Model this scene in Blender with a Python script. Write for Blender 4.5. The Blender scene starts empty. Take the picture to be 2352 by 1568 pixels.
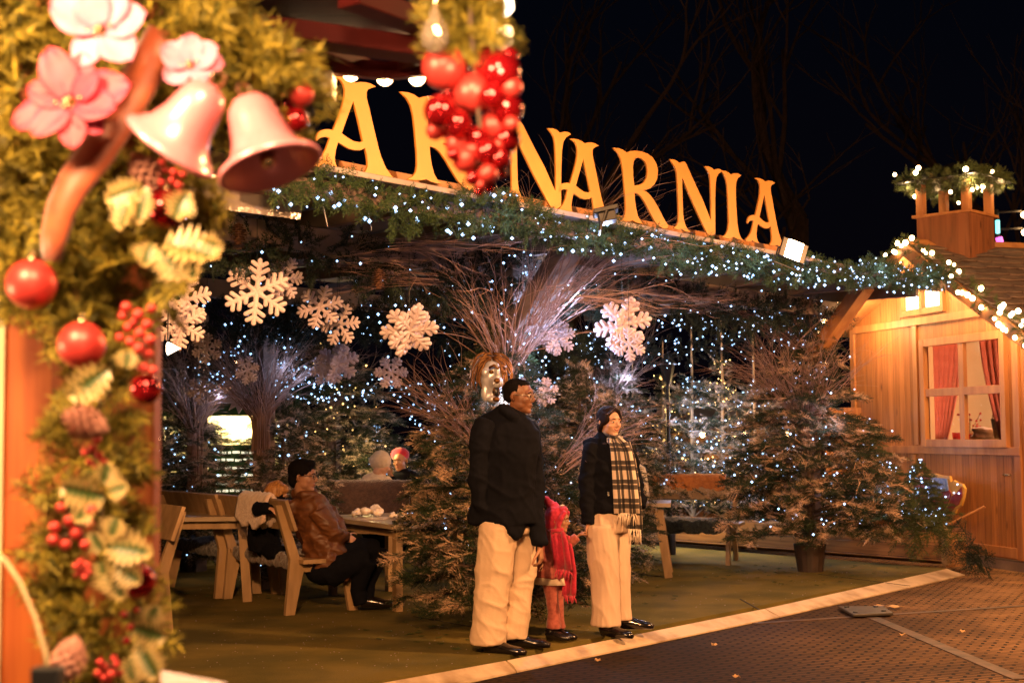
import bpy, math, random
import numpy as np
from mathutils import Vector, Matrix, noise as mnoise
PI = math.pi
random.seed(7); rng = np.random.default_rng(7)
sc = bpy.context.scene
col = sc.collection
# ------------------------------------------------------------------ camera
F_PX, W_PX = 3200.0, 2352.0
CAMZ, PITCH, ROLL = 1.5, math.atan(211 / 3200), 0.0075
fwd = Vector((0, math.cos(PITCH), math.sin(PITCH)))
up0 = Vector((0, -math.sin(PITCH), math.cos(PITCH)))
rt0 = Vector((1, 0, 0))
RT = rt0 * math.cos(ROLL) - up0 * math.sin(ROLL)
UP = up0 * math.cos(ROLL) + rt0 * math.sin(ROLL)
CAM = Vector((0, 0, CAMZ))
cd = bpy.data.cameras.new('camera'); cam = bpy.data.objects.new('camera', cd); col.objects.link(cam)
m = Matrix((RT, UP, -fwd)).transposed().to_4x4(); m.translation = CAM
cam.matrix_world = m
cd.sensor_width = 36; cd.lens = 36 * F_PX / W_PX; cd.clip_end = 500; cd.clip_start = 0.05
cd.dof.use_dof = True; cd.dof.focus_distance = 9.6; cd.dof.aperture_fstop = 3.6
sc.camera = cam
# ------------------------------------------------------------------ world: night sky
w = bpy.data.worlds.new('World'); sc.world = w; w.use_nodes = True
wn = w.node_tree.nodes; bgn = wn['Background']
tc = wn.new('ShaderNodeTexCoord'); sx = wn.new('ShaderNodeSeparateXYZ'); rp = wn.new('ShaderNodeValToRGB')
w.node_tree.links.new(tc.outputs['Generated'], sx.inputs[0]); w.node_tree.links.new(sx.outputs['Z'], rp.inputs[0])
w.node_tree.links.new(rp.outputs[0], bgn.inputs[0])
rp.color_ramp.elements[0].position = 0.0; rp.color_ramp.elements[0].color = (0.0022, 0.0014, 0.0024, 1)
rp.color_ramp.elements[1].position = 0.35; rp.color_ramp.elements[1].color = (0.0006, 0.0012, 0.0030, 1)
bgn.inputs[1].default_value = 1.0
sc.view_settings.view_transform = 'Standard'; sc.view_settings.look = 'None'
sc.view_settings.exposure = 0.0; sc.view_settings.gamma = 1.0
sc.render.engine = 'CYCLES'
cy = sc.cycles
cy.use_denoising = True; cy.max_bounces = 5; cy.diffuse_bounces = 2; cy.glossy_bounces = 3
cy.transmission_bounces = 4; cy.transparent_max_bounces = 6; cy.sample_clamp_indirect = 3.0; cy.sample_clamp_direct = 40
cy.use_light_tree = True; cy.caustics_reflective = False; cy.caustics_refractive = False

WARM = (1.0, 0.46, 0.17); WARM2 = (1.0, 0.58, 0.27); COOL = (0.50, 0.62, 1.0)
def lamp(kind, name, loc, energy, color, radius=0.03, target=None, spot=None, size=None, label=None):
    d = bpy.data.lights.new(name, kind); d.energy = energy; d.color = color
    if kind in ('POINT', 'SPOT'): d.shadow_soft_size = radius
    if kind == 'SPOT': d.spot_size = spot or 1.2; d.spot_blend = 0.5
    if kind == 'AREA': d.shape = 'RECTANGLE'; d.size, d.size_y = size
    o = bpy.data.objects.new(name, d); col.objects.link(o); o.location = loc
    if target is not None:
        o.rotation_euler = (Vector(target) - Vector(loc)).to_track_quat('-Z', 'Y').to_euler()
    return o
# lamps of the market stalls along the lane, from which the warm light comes; the last two are added fills
lamp('POINT', 'unseen_lane_lamp', (-.7, 2.9, 3.4), 2100, WARM, 0.16)
lamp('POINT', 'unseen_lane_lamp', (5.0, 7.6, 3.9), 2100, WARM, 0.16)
lamp('POINT', 'unseen_lane_lamp', (-2.1, 4.6, 3.3), 420, WARM, 0.12)
lamp('POINT', 'unseen_lane_lamp', (7.4, 12.0, 3.3), 520, WARM, 0.12)  # added fill lamp out of view, brightens the kerb end, fir and planter
lamp('POINT', 'unseen_near_lamp', (-.10, .75, 1.35), 13, WARM2, 0.05)  # added unseen lamp that brightens the right side of the near post
# bulbs inside and under the eave of the near stall
lamp('POINT', 'unseen_near_lamp', (-1.0, 1.5, 2.3), 235, WARM2, 0.11)
lamp('POINT', 'unseen_near_lamp', (-0.25, 1.3, 2.5), 170, WARM2, 0.11)
lamp('POINT', 'unseen_near_lamp', (-1.30, 2.2, 1.6), 20, WARM2, 0.04)
# ------------------------------------------------------------------ pixel -> world authoring helpers
def ray(px, py):
    d = fwd * F_PX + RT * (px - 1176) + UP * (784 - py)
    return d
def P(px, py, Y):
    d = ray(px, py); return CAM + d * (Y / d.y)
def G(px, py, z=0.0):
    d = ray(px, py); return CAM + d * ((z - CAMZ) / d.z)
U = Vector((0.643, 0.766, 0)); N = Vector((-0.766, 0.643, 0)); Z = Vector((0, 0, 1))
F0 = Vector((-0.84, 8.04, 0))
def FP(t, n=0.0, z=0.0): return F0 + U * t + N * n + Z * z
def onF(px, py, n=0.0):            # ray meets the plane of the facade
    d = ray(px, py); k = (F0 + N * n - CAM).dot(N) / d.dot(N); return CAM + d * k
# ------------------------------------------------------------------ object helpers
def tag(o, label=None, cat=None, group=None, kind=None):
    if label: o['label'] = label
    if cat: o['category'] = cat
    if group: o['group'] = group
    if kind: o['kind'] = kind
    return o
def thing(name, label, cat, loc=(0, 0, 0), rz=0.0, group=None):
    o = bpy.data.objects.new(name, None); col.objects.link(o); o.empty_display_size = 0.1
    o.location = loc; o.rotation_euler = (0, 0, rz)
    return tag(o, label, cat, group)
def copy_tree(o, parent=None):
    c = o.copy(); col.objects.link(c)
    if parent is not None: c.parent = parent
    for ch in list(o.children): copy_tree(ch, c)
    return c
def link_mesh(name, me, mat=None, parent=None, smooth=False):
    o = bpy.data.objects.new(name, me); col.objects.link(o)
    if mat is not None: me.materials.append(mat)
    if smooth: me.polygons.foreach_set('use_smooth', [True] * len(me.polygons))
    if parent is not None: o.parent = parent
    return o
def np_mesh(name, V, F):
    V = np.asarray(V, dtype=np.float32); F = np.asarray(F, dtype=np.int32)
    me = bpy.data.meshes.new(name); k = F.shape[1]
    me.vertices.add(len(V)); me.vertices.foreach_set('co', V.ravel())
    me.loops.add(F.size); me.loops.foreach_set('vertex_index', F.ravel())
    me.polygons.add(len(F)); me.polygons.foreach_set('loop_start', np.arange(0, F.size, k, dtype=np.int32))
    me.update(calc_edges=True); me.validate(); return me
class MB:
    """collects shapes, world or local coordinates, builds ONE mesh object"""
    def __init__(s): s.v = []; s.f = []
    def add(s, vs, fs):
        b = len(s.v); s.v += [tuple(x) for x in vs]; s.f += [tuple(b + i for i in f) for f in fs]; return s
    def box(s, c, size, ax=None):
        c = Vector(c); ax = ax or (Vector((1, 0, 0)), Vector((0, 1, 0)), Z)
        h = [ax[i] * size[i] / 2 for i in range(3)]
        vs = [c + h[0] * a + h[1] * b + h[2] * d for a in (-1, 1) for b in (-1, 1) for d in (-1, 1)]
        return s.add(vs, [(0, 1, 3, 2), (4, 6, 7, 5), (0, 4, 5, 1), (2, 3, 7, 6), (0, 2, 6, 4), (1, 5, 7, 3)])
    def bar(s, a, b, wd, ht, side=None):
        """rectangular timber from a to b, wd measured along side, ht across"""
        a, b = Vector(a), Vector(b); d = (b - a).normalized()
        sd = Vector(side) if side is not None else d.cross(Z)
        if sd.length < 1e-4: sd = Vector((1, 0, 0))
        sd = (sd - d * sd.dot(d)).normalized(); t = d.cross(sd)
        return s.box((a + b) / 2, ((b - a).length, wd, ht), (d, sd, t))
    def prism(s, pts, vec):
        """pts: closed polygon (3D, planar), extruded along vec"""
        n = len(pts); vec = Vector(vec)
        vs = [Vector(p) for p in pts] + [Vector(p) + vec for p in pts]
        fs = [tuple(range(n))[::-1], tuple(range(n, 2 * n))] + [(i, (i + 1) % n, n + (i + 1) % n, n + i) for i in range(n)]
        return s.add(vs, fs)
    def tube(s, pts, radii, n=8, cap=True, flat=1.0, flat_dir=None):
        pts = [Vector(p) for p in pts]; k = len(pts)
        if not hasattr(radii, '__len__'): radii = [radii] * k
        prev = None; vs = []; fs = []
        for i in range(k):
            d = (pts[min(i + 1, k - 1)] - pts[max(i - 1, 0)])
            d = d.normalized() if d.length > 1e-9 else Z
            if flat_dir is not None: a = Vector(flat_dir) - d * d.dot(Vector(flat_dir))
            elif prev is None: a = d.cross(Vector((0.31, 0.95, 0.11)))
            else: a = prev - d * prev.dot(d)
            if a.length < 1e-6: a = d.orthogonal()
            a.normalize(); b = d.cross(a); prev = a
            r = radii[i]
            ra, rb = (r if not hasattr(r, '__len__') else r[0]), (r * flat if not hasattr(r, '__len__') else r[1])
            for j in range(n):
                an = 2 * PI * j / n
                vs.append(pts[i] + a * (math.cos(an) * ra) + b * (math.sin(an) * rb))
        for i in range(k - 1):
            for j in range(n):
                j2 = (j + 1) % n
                fs.append((i * n + j, i * n + j2, (i + 1) * n + j2, (i + 1) * n + j))
        if cap: fs.append(tuple(range(n))[::-1]); fs.append(tuple((k - 1) * n + j for j in range(n)))
        return s.add(vs, fs)
    def ell(s, c, r, ax=None, nu=14, nv=9):
        """ellipsoid"""
        c = Vector(c); r = (r, r, r) if not hasattr(r, '__len__') else r
        ax = ax or (Vector((1, 0, 0)), Vector((0, 1, 0)), Z)
        vs = [c - ax[2] * r[2]]; fs = []
        for i in range(1, nv):
            th = PI * i / nv - PI / 2
            for j in range(nu):
                an = 2 * PI * j / nu
                vs.append(c + ax[0] * (r[0] * math.cos(th) * math.cos(an)) + ax[1] * (r[1] * math.cos(th) * math.sin(an)) + ax[2] * (r[2] * math.sin(th)))
        vs.append(c + ax[2] * r[2]); L = len(vs) - 1
        for j in range(nu): fs.append((0, 1 + (j + 1) % nu, 1 + j)); fs.append((L, L - nu + j, L - nu + (j + 1) % nu))
        for i in range(nv - 2):
            for j in range(nu):
                a = 1 + i * nu + j; b = 1 + i * nu + (j + 1) % nu
                fs.append((a, b, b + nu, a + nu))
        return s.add(vs, fs)
    def lathe(s, prof, c=(0, 0, 0), n=24, ax=None):
        ax = ax or (Vector((1, 0, 0)), Vector((0, 1, 0)), Z); c = Vector(c); vs = []; fs = []
        for r, z in prof:
            for j in range(n):
                an = 2 * PI * j / n
                vs.append(c + ax[0] * (r * math.cos(an)) + ax[1] * (r * math.sin(an)) + ax[2] * z)
        for i in range(len(prof) - 1):
            for j in range(n):
                j2 = (j + 1) % n; fs.append((i * n + j, i * n + j2, (i + 1) * n + j2, (i + 1) * n + j))
        return s.add(vs, fs)
    def build(s, name, mat=None, parent=None, smooth=False, bevel=0.0):
        me = bpy.data.meshes.new(name); me.from_pydata(s.v, [], s.f); me.update()
        o = link_mesh(name, me, mat, parent, smooth)
        if parent is not None and tuple(parent.location) != (0, 0, 0) and s.__dict__.get('world', False):
            bpy.context.view_layer.update(); o.matrix_parent_inverse = parent.matrix_world.inverted()
        if bevel:
            b = o.modifiers.new('bevel', 'BEVEL'); b.width = bevel; b.segments = 2; b.limit_method = 'ANGLE'
        return o
def WM():
    m_ = MB(); m_.world = True; return m_
def fuse(mb, name, mat, parent, voxel=0.01, smooth=3, fold=None):
    """fuse overlapping closed shapes into one continuous skin, then add folds; baked to a plain mesh"""
    me = bpy.data.meshes.new(name); me.from_pydata(mb.v, [], mb.f); me.update()
    o = bpy.data.objects.new(name, me); col.objects.link(o)
    r = o.modifiers.new('r', 'REMESH'); r.mode = 'VOXEL'; r.voxel_size = voxel
    if smooth:
        s_ = o.modifiers.new('s', 'SMOOTH'); s_.factor = 0.6; s_.iterations = smooth
    dg = bpy.context.evaluated_depsgraph_get(); dg.update()
    me2 = bpy.data.meshes.new_from_object(o.evaluated_get(dg)); me2.name = name
    bpy.data.objects.remove(o); bpy.data.meshes.remove(me)
    if fold:
        amp, fs = fold[0], fold[1]; off = Vector(fold[2]) if len(fold) > 2 else Vector((0, 0, 0))
        nr = [v.normal.copy() for v in me2.vertices]
        for v, nn in zip(me2.vertices, nr):
            q = Vector((v.co.x * fs[0], v.co.y * fs[1], v.co.z * fs[2])) + off
            a = mnoise.noise(q) + 0.5 * mnoise.noise(q * 2.1)
            v.co += nn * (amp * a)
            if len(fold) > 3:                    # creases: sharp ridges running across the cloth
                fq = fold[4] if len(fold) > 4 else (4, 4, 7)
                q2 = Vector((v.co.x * fq[0] + .6 * v.co.z, v.co.y * fq[1], v.co.z * fq[2] + 1.5 * v.co.x)) + off
                r1 = 1 - abs(mnoise.noise(q2)) * 2.6; r2 = 1 - abs(mnoise.noise(q2 * 1.9 + Vector((5, 1, 2)))) * 2.6
                v.co += nn * fold[3] * (max(0, r1) ** 2 + .5 * max(0, r2) ** 2)
        me2.update()
    me2.materials.clear()
    ob = link_mesh(name, me2, mat, parent, True)
    if mb.__dict__.get('world', False) and parent is not None:
        bpy.context.view_layer.update(); ob.matrix_parent_inverse = parent.matrix_world.inverted()
    return ob
# ------------------------------------------------------------------ materials
def _new(name):
    mt = bpy.data.materials.new(name); mt.use_nodes = True
    nt = mt.node_tree; return mt, nt, nt.nodes['Principled BSDF'], nt.nodes, nt.links
def setp(b, **k):
    for a, v in k.items(): b.inputs[a.replace('_', ' ')].default_value = v
def ramp(nodes, stops, interp='LINEAR'):
    r = nodes.new('ShaderNodeValToRGB'); e = r.color_ramp.elements; r.color_ramp.interpolation = interp
    while len(e) < len(stops): e.new(0.5)
    for i, (p, c) in enumerate(stops):
        e[i].position = p; e[i].color = (c[0], c[1], c[2], 1) if hasattr(c, '__len__') else (c, c, c, 1)
    return r
def mat(name, c, c2=None, rough=0.6, metal=0.0, scale=(6, 6, 6), detail=3, bump=0.0, bscale=None, spec=0.5, coat=0.0, sheen=0.0, contrast=(0.35, 0.65), sss=0.0):
    mt, nt, b, nd, lk = _new(name); c2 = c2 or tuple(x * 0.72 for x in c)
    b.inputs['Roughness'].default_value = rough; b.inputs['Metallic'].default_value = metal
    b.inputs['Specular IOR Level'].default_value = spec
    if coat: b.inputs['Coat Weight'].default_value = coat; b.inputs['Coat Roughness'].default_value = 0.15
    if sheen: b.inputs['Sheen Weight'].default_value = sheen
    if sss: b.inputs['Subsurface Weight'].default_value = sss; b.inputs['Subsurface Radius'].default_value = (0.02, 0.008, 0.004)
    tcn = nd.new('ShaderNodeTexCoord'); mp = nd.new('ShaderNodeMapping'); mp.inputs['Scale'].default_value = scale
    nz = nd.new('ShaderNodeTexNoise'); nz.inputs['Scale'].default_value = 1.0; nz.inputs['Detail'].default_value = detail
    lk.new(tcn.outputs['Object'], mp.inputs[0]); lk.new(mp.outputs[0], nz.inputs['Vector'])
    r = ramp(nd, [(contrast[0], c2), (contrast[1], c)]); lk.new(nz.outputs['Fac'], r.inputs[0]); lk.new(r.outputs[0], b.inputs['Base Color'])
    if bump:
        bp = nd.new('ShaderNodeBump'); bp.inputs['Strength'].default_value = 1.0; bp.inputs['Distance'].default_value = bump
        n2 = nz
        if bscale:
            n2 = nd.new('ShaderNodeTexNoise'); n2.inputs['Scale'].default_value = bscale; n2.inputs['Detail'].default_value = 4
            lk.new(tcn.outputs['Object'], n2.inputs['Vector'])
        lk.new(n2.outputs['Fac'], bp.inputs['Height']); lk.new(bp.outputs[0], b.inputs['Normal'])
    return mt
def emis(name, c, s, sample=False):
    mt, nt, b, nd, lk = _new(name)
    b.inputs['Base Color'].default_value = (0.8, 0.8, 0.8, 1); b.inputs['Emission Color'].default_value = (*c, 1)
    b.inputs['Emission Strength'].default_value = s; b.inputs['Roughness'].default_value = 0.4
    mt.cycles.emission_sampling = 'AUTO' if sample else 'NONE'
    return mt
def plank(name, c, c2, dirv=Z, across=U, width=0.12, rough=0.6, knots=True, gap=0.5):
    """boards: running along dirv, side by side along across, grain, knots and dark joints (object coordinates)"""
    mt, nt, b, nd, lk = _new(name); b.inputs['Roughness'].default_value = rough; b.inputs['Specular IOR Level'].default_value = 0.35
    tcn = nd.new('ShaderNodeTexCoord')
    def dot(v):
        d = nd.new('ShaderNodeVectorMath'); d.operation = 'DOT_PRODUCT'; d.inputs[1].default_value = tuple(v)
        lk.new(tcn.outputs['Object'], d.inputs[0]); return d.outputs['Value']
    def mth(op, a, bb=None):
        q = nd.new('ShaderNodeMath'); q.operation = op
        for i, x in enumerate((a, bb)):
            if x is None: continue
            if isinstance(x, (int, float)): q.inputs[i].default_value = x
            else: lk.new(x, q.inputs[i])
        return q.outputs[0]
    dirv, across = Vector(dirv), Vector(across); third = dirv.cross(across)
    a = mth('DIVIDE', dot(across), width); fl = mth('FLOOR', a); fr = mth('FRACT', a)
    cmb = nd.new('ShaderNodeCombineXYZ')
    lk.new(mth('MULTIPLY', dot(dirv), 1.1), cmb.inputs[0]); lk.new(mth('MULTIPLY', dot(across), 24.0), cmb.inputs[1])
    lk.new(mth('ADD', mth('MULTIPLY', fl, 7.13), mth('MULTIPLY', dot(third), 10.0)), cmb.inputs[2])
    nz = nd.new('ShaderNodeTexNoise'); nz.inputs['Scale'].default_value = 1.6; nz.inputs['Detail'].default_value = 5; nz.inputs['Distortion'].default_value = 0.6
    lk.new(cmb.outputs[0], nz.inputs['Vector'])
    r = ramp(nd, [(0.3, c2), (0.62, c)]); lk.new(nz.outputs['Fac'], r.inputs[0])
    wn_ = nd.new('ShaderNodeTexWhiteNoise'); wn_.noise_dimensions = '1D'; lk.new(fl, wn_.inputs['W'])
    hv = nd.new('ShaderNodeHueSaturation'); lk.new(r.outputs[0], hv.inputs['Color'])
    lk.new(mth('ADD', mth('MULTIPLY', wn_.outputs['Value'], 0.35), 0.8), hv.inputs['Value'])
    outc = hv.outputs[0]
    if knots:
        vo = nd.new('ShaderNodeTexVoronoi'); vo.inputs['Scale'].default_value = 1.0
        cm2 = nd.new('ShaderNodeCombineXYZ'); lk.new(mth('MULTIPLY', dot(dirv), 2.3), cm2.inputs[0]); lk.new(mth('MULTIPLY', dot(across), 6.5), cm2.inputs[1]); lk.new(fl, cm2.inputs[2])
        lk.new(cm2.outputs[0], vo.inputs['Vector'])
        kr = ramp(nd, [(0.07, 1.0), (0.17, 0.0)]); lk.new(vo.outputs['Distance'], kr.inputs[0])
        mx = nd.new('ShaderNodeMixRGB'); lk.new(mth('MULTIPLY', kr.outputs[0], 0.75), mx.inputs[0]); lk.new(outc, mx.inputs[1]); mx.inputs[2].default_value = (*[x * 0.25 for x in c2], 1); outc = mx.outputs[0]
    if gap:
        e = mth('ABSOLUTE', mth('SUBTRACT', fr, 0.5)); gr = ramp(nd, [(0.47, 0.0), (0.492, 1.0)]); lk.new(e, gr.inputs[0])
        mx = nd.new('ShaderNodeMixRGB'); lk.new(mth('MULTIPLY', gr.outputs[0], gap), mx.inputs[0]); lk.new(outc, mx.inputs[1]); mx.inputs[2].default_value = (*[x * 0.15 for x in c2], 1); outc = mx.outputs[0]
        bp = nd.new('ShaderNodeBump'); bp.inputs['Distance'].default_value = 0.004; bp.invert = True; lk.new(gr.outputs[0], bp.inputs['Height']); lk.new(bp.outputs[0], b.inputs['Normal'])
    lk.new(outc, b.inputs['Base Color'])
    return mt
M = {}
M['pine'] = plank('pine_boards', (0.38, 0.155, 0.045), (0.24, 0.085, 0.024), Z, Vector((-.267, .964, 0)), 0.13)
M['pine_trim'] = mat('pine_trim', (0.40, 0.18, 0.058), (0.28, 0.11, 0.035), 0.55, scale=(9, 9, 1.2), bump=0.002)
M['bench'] = mat('bench_wood', (0.42, 0.27, 0.13), (0.30, 0.19, 0.09), 0.6, scale=(14, 14, 3), bump=0.0015)
M['table'] = mat('table_wood', (0.46, 0.36, 0.24), (0.34, 0.25, 0.16), 0.32, scale=(4, 14, 14), bump=0.001)
M['beam'] = mat('grey_timber', (0.23, 0.17, 0.14), (0.14, 0.10, 0.085), 0.7, scale=(3, 3, 3), bump=0.004)
M['board'] = mat('white_board', (0.36, 0.31, 0.31), (0.22, 0.18, 0.18), 0.45, scale=(3, 3, 8))
M['planter'] = plank('planter_boards', (0.42, 0.22, 0.09), (0.25, 0.12, 0.05), Vector((-.636, .772, 0)), Z, 0.14, knots=True, gap=0.9)
M['tarp'] = mat('canopy_cloth', (0.18, 0.115, 0.08), (0.10, 0.06, 0.045), 0.7, scale=(1.3, 1.3, 1.3), bump=0.03, bscale=1.7)
M['gold'] = mat('gold_paint', (0.52, 0.225, 0.036), (0.45, 0.19, 0.03), 0.45, metal=0.2, scale=(3, 3, 3), bump=0.0008, bscale=60)
M['black'] = mat('black_metal', (0.012, 0.012, 0.014), rough=0.4)
M['glow_flood'] = emis('flood_lens', (1.0, 0.72, 0.40), 60, True)
M['white_led'] = emis('white_led', (0.34, 0.60, 1.0), 4.2)
M['warm_led'] = emis('warm_led', (1.0, 0.58, 0.16), 4.0)
M['warm_bulb'] = emis('warm_bulb', (1.0, 0.62, 0.28), 26, True)
M['wire'] = mat('wire', (0.01, 0.03, 0.02), rough=0.5)
# ------------------------------------------------------------------ ground, carpet, kerb
me_ = MB()
me_.add([(-60, -12, 0), (80, -12, 0), (80, 120, 0), (-60, 120, 0)], [(0, 1, 2, 3)])
mt, nt, b, nd, lk = _new('rubber_matting'); b.inputs['Roughness'].default_value = 0.8; b.inputs['Specular IOR Level'].default_value = 0.15
tcn = nd.new('ShaderNodeTexCoord'); mp = nd.new('ShaderNodeMapping'); mp.inputs['Rotation'].default_value = (0, 0, 0.45); lk.new(tcn.outputs['Object'], mp.inputs[0])
br = nd.new('ShaderNodeTexBrick'); br.inputs['Scale'].default_value = 1.0
br.inputs['Brick Width'].default_value = 0.15; br.inputs['Row Height'].default_value = 0.062; br.inputs['Mortar Size'].default_value = 0.012; br.inputs['Mortar Smooth'].default_value = 0.1
br.inputs['Color1'].default_value = (1, 1, 1, 1); br.inputs['Color2'].default_value = (.8, .8, .8, 1); br.inputs['Mortar'].default_value = (0, 0, 0, 1)
lk.new(mp.outputs[0], br.inputs['Vector'])
nz = nd.new('ShaderNodeTexNoise'); nz.inputs['Scale'].default_value = 0.55; nz.inputs['Detail'].default_value = 6; nz.inputs['Roughness'].default_value = 0.6; lk.new(tcn.outputs['Object'], nz.inputs['Vector'])
sand = ramp(nd, [(0.40, 0.0), (0.62, 1.0)]); lk.new(nz.outputs['Fac'], sand.inputs[0])
sep = nd.new('ShaderNodeSeparateXYZ'); lk.new(tcn.outputs['Object'], sep.inputs[0])
# sandier to the right; the darker left also paints in the lane's shade
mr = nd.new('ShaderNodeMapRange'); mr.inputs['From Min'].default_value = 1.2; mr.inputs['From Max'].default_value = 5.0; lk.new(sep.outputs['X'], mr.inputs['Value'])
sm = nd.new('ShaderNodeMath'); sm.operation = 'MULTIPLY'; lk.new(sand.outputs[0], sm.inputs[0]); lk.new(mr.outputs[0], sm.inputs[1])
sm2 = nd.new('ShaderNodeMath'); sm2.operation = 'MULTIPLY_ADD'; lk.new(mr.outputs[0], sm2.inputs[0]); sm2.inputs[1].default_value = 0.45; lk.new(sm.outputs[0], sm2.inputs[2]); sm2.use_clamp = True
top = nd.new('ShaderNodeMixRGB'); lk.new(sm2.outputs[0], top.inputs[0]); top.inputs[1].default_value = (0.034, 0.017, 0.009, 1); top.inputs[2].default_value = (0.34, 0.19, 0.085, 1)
n3 = nd.new('ShaderNodeTexNoise'); n3.inputs['Scale'].default_value = 2.3; n3.inputs['Detail'].default_value = 8; n3.inputs['Roughness'].default_value = .7; lk.new(tcn.outputs['Object'], n3.inputs['Vector'])
fill = ramp(nd, [(0.46, 0.0), (0.60, 0.85)]); lk.new(n3.outputs['Fac'], fill.inputs[0])
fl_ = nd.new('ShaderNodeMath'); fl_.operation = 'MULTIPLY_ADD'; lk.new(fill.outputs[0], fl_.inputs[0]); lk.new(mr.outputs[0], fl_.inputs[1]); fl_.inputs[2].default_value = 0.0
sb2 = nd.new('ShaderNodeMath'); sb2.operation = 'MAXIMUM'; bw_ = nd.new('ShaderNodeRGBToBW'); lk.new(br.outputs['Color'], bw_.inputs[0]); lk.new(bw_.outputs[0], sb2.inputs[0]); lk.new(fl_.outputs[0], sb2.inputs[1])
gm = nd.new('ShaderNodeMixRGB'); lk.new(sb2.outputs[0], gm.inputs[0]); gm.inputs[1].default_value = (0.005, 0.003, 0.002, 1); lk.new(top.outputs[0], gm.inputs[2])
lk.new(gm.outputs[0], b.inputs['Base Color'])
bp = nd.new('ShaderNodeBump'); bp.inputs['Distance'].default_value = 0.006; lk.new(sb2.outputs[0], bp.inputs['Height']); lk.new(bp.outputs[0], b.inputs['Normal'])
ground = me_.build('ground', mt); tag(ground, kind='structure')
# joints between the lane's mats: flat rubber strips with sand on them
M['strip'] = mat('mat_edge', (0.11, 0.060, 0.028), (0.022, 0.012, 0.007), 0.6, scale=(7, 7, 7), contrast=(0.3, 0.7))
def gstrip(pts, wd, name, z=0.006):
    a, b_ = [G(*p) for p in pts]; d = (b_ - a).normalized(); s_ = Vector((-d.y, d.x, 0)) * wd / 2; mb = MB()
    mb.prism([a - s_, b_ - s_, b_ + s_, a + s_], (0, 0, z)); o = mb.build(name, M['strip']); return tag(o, kind='structure')
gstrip([(1980, 1408), (2345, 1560)], 0.10, 'matting_joint')
gstrip([(1730, 1432), (2450, 1385)], 0.07, 'matting_joint')
# green carpet deck, 6 cm above the lane
M['carpet'] = mat('green_carpet', (0.165, 0.125, 0.032), (0.10, 0.085, 0.024), 0.95, scale=(1.6, 1.6, 1.6), detail=12, bump=0.006, bscale=90, contrast=(.38, .60), spec=0.1)
K0, K1 = G(700, 1596, .06), G(2176, 1305, .06)
Kd = (K1 - K0).normalized()
PLd = Vector((-.636, .772, 0))
mb = MB(); a = FP(-9, 0); c0 = K0 - Kd * 6; back = K1 + PLd * 14
poly = [c0, K1, back, back + N * 14 - U * 6, c0 + N * 22]
mb.prism([Vector((p.x, p.y, 0.004)) for p in poly], (0, 0, 0.056)); tag(mb.build('carpet_floor', M['carpet']), kind='structure')
# thin seams of the carpet
M['seam'] = mat('seam', (0.012, 0.014, 0.008), rough=0.9)
for (p, q) in (((950, 1415), (1090, 1440)), ((1700, 1375), (1745, 1400)), ((1880, 1318), (2090, 1345))):
    a, b_ = G(*p, .06), G(*q, .06); d = (b_ - a).normalized(); s_ = Vector((-d.y, d.x, 0)) * .006
    mb = MB(); mb.prism([a - s_, b_ - s_, b_ + s_, a + s_], (0, 0, .003)); tag(mb.build('carpet_seam', M['seam']), kind='structure')
# crumbs / snow flecks on the carpet
mb = MB(); random.seed(3)
for i in range(800):
    px, py = random.uniform(400, 2100), random.uniform(1290, 1540)
    g_ = G(px, py, .062)
    if (g_ - K0).dot(Vector((-Kd.y, Kd.x, 0))) < 0.05: continue
    r = random.uniform(.002, .006); mb.ell(g_, (r, r, r * .5), nu=5, nv=3)
tag(mb.build('crumbs', M['board']), 'small pale crumbs scattered over the green carpet', 'crumbs', kind='stuff')
# kerb: bevelled pale ramp boards along the deck edge
M['kerb'] = mat('kerb_paint', (0.60, 0.46, 0.30), (0.30, 0.20, 0.11), 0.6, scale=(4, 4, 4), detail=12, contrast=(.3, .55), bump=0.003, bscale=25)
inn = [G(470, 1641, .065), G(1163, 1516, .065), G(1757, 1397, .065), G(2176, 1305, .065)]
outp = [G(640, 1665, 0), G(1186, 1545, 0), G(1790, 1418, 0), G(2217, 1322, 0)]
for i in range(3):
    mb = MB(); e = (inn[i + 1] - inn[i]).normalized() * .006
    a, b_, c, d = inn[i] + e, inn[i + 1] - e, outp[i + 1] - e, outp[i] + e
    dn = Vector((0, 0, -.05)); lip = (c - b_).normalized() * .05
    vs = [a, b_, b_ + lip, a + lip, d + Vector((0, 0, .012)), c + Vector((0, 0, .012)), a + dn, b_ + dn, Vector((c.x, c.y, .002)), Vector((d.x, d.y, .002))]
    mb.add(vs, [(0, 1, 2, 3), (3, 2, 5, 4), (4, 5, 8, 9), (0, 6, 7, 1), (1, 7, 8, 5, 2), (0, 3, 4, 9, 6), (6, 9, 8, 7)])
    tag(mb.build('kerb', M['kerb']), kind='structure')
# steel hinge plate at the mat joint, with four bolts
t = thing('cover_plate', 'grey steel cover plate lying on the joint of the lane mats', 'plate', G(1962, 1412))
mb = WM(); q = [G(1925, 1400), G(2030, 1400), G(2052, 1416), G(1960, 1420)]; mb.prism([p + Z * .014 for p in q], (0, 0, .02)); 
M['steel'] = mat('dull_steel', (0.10, 0.085, 0.07), rough=0.5, metal=0.6, scale=(9, 9, 9)); mb.build('plate', M['steel'], t, bevel=.004)
for p in ((1945, 1404), (2012, 1403), (2030, 1413), (1965, 1416)):
    mb = WM(); mb.lathe([(0, .012), (.018, .012), (.022, 0)], G(*p) + Z * .034, n=10); mb.build('bolt', M['black'], t)
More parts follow.
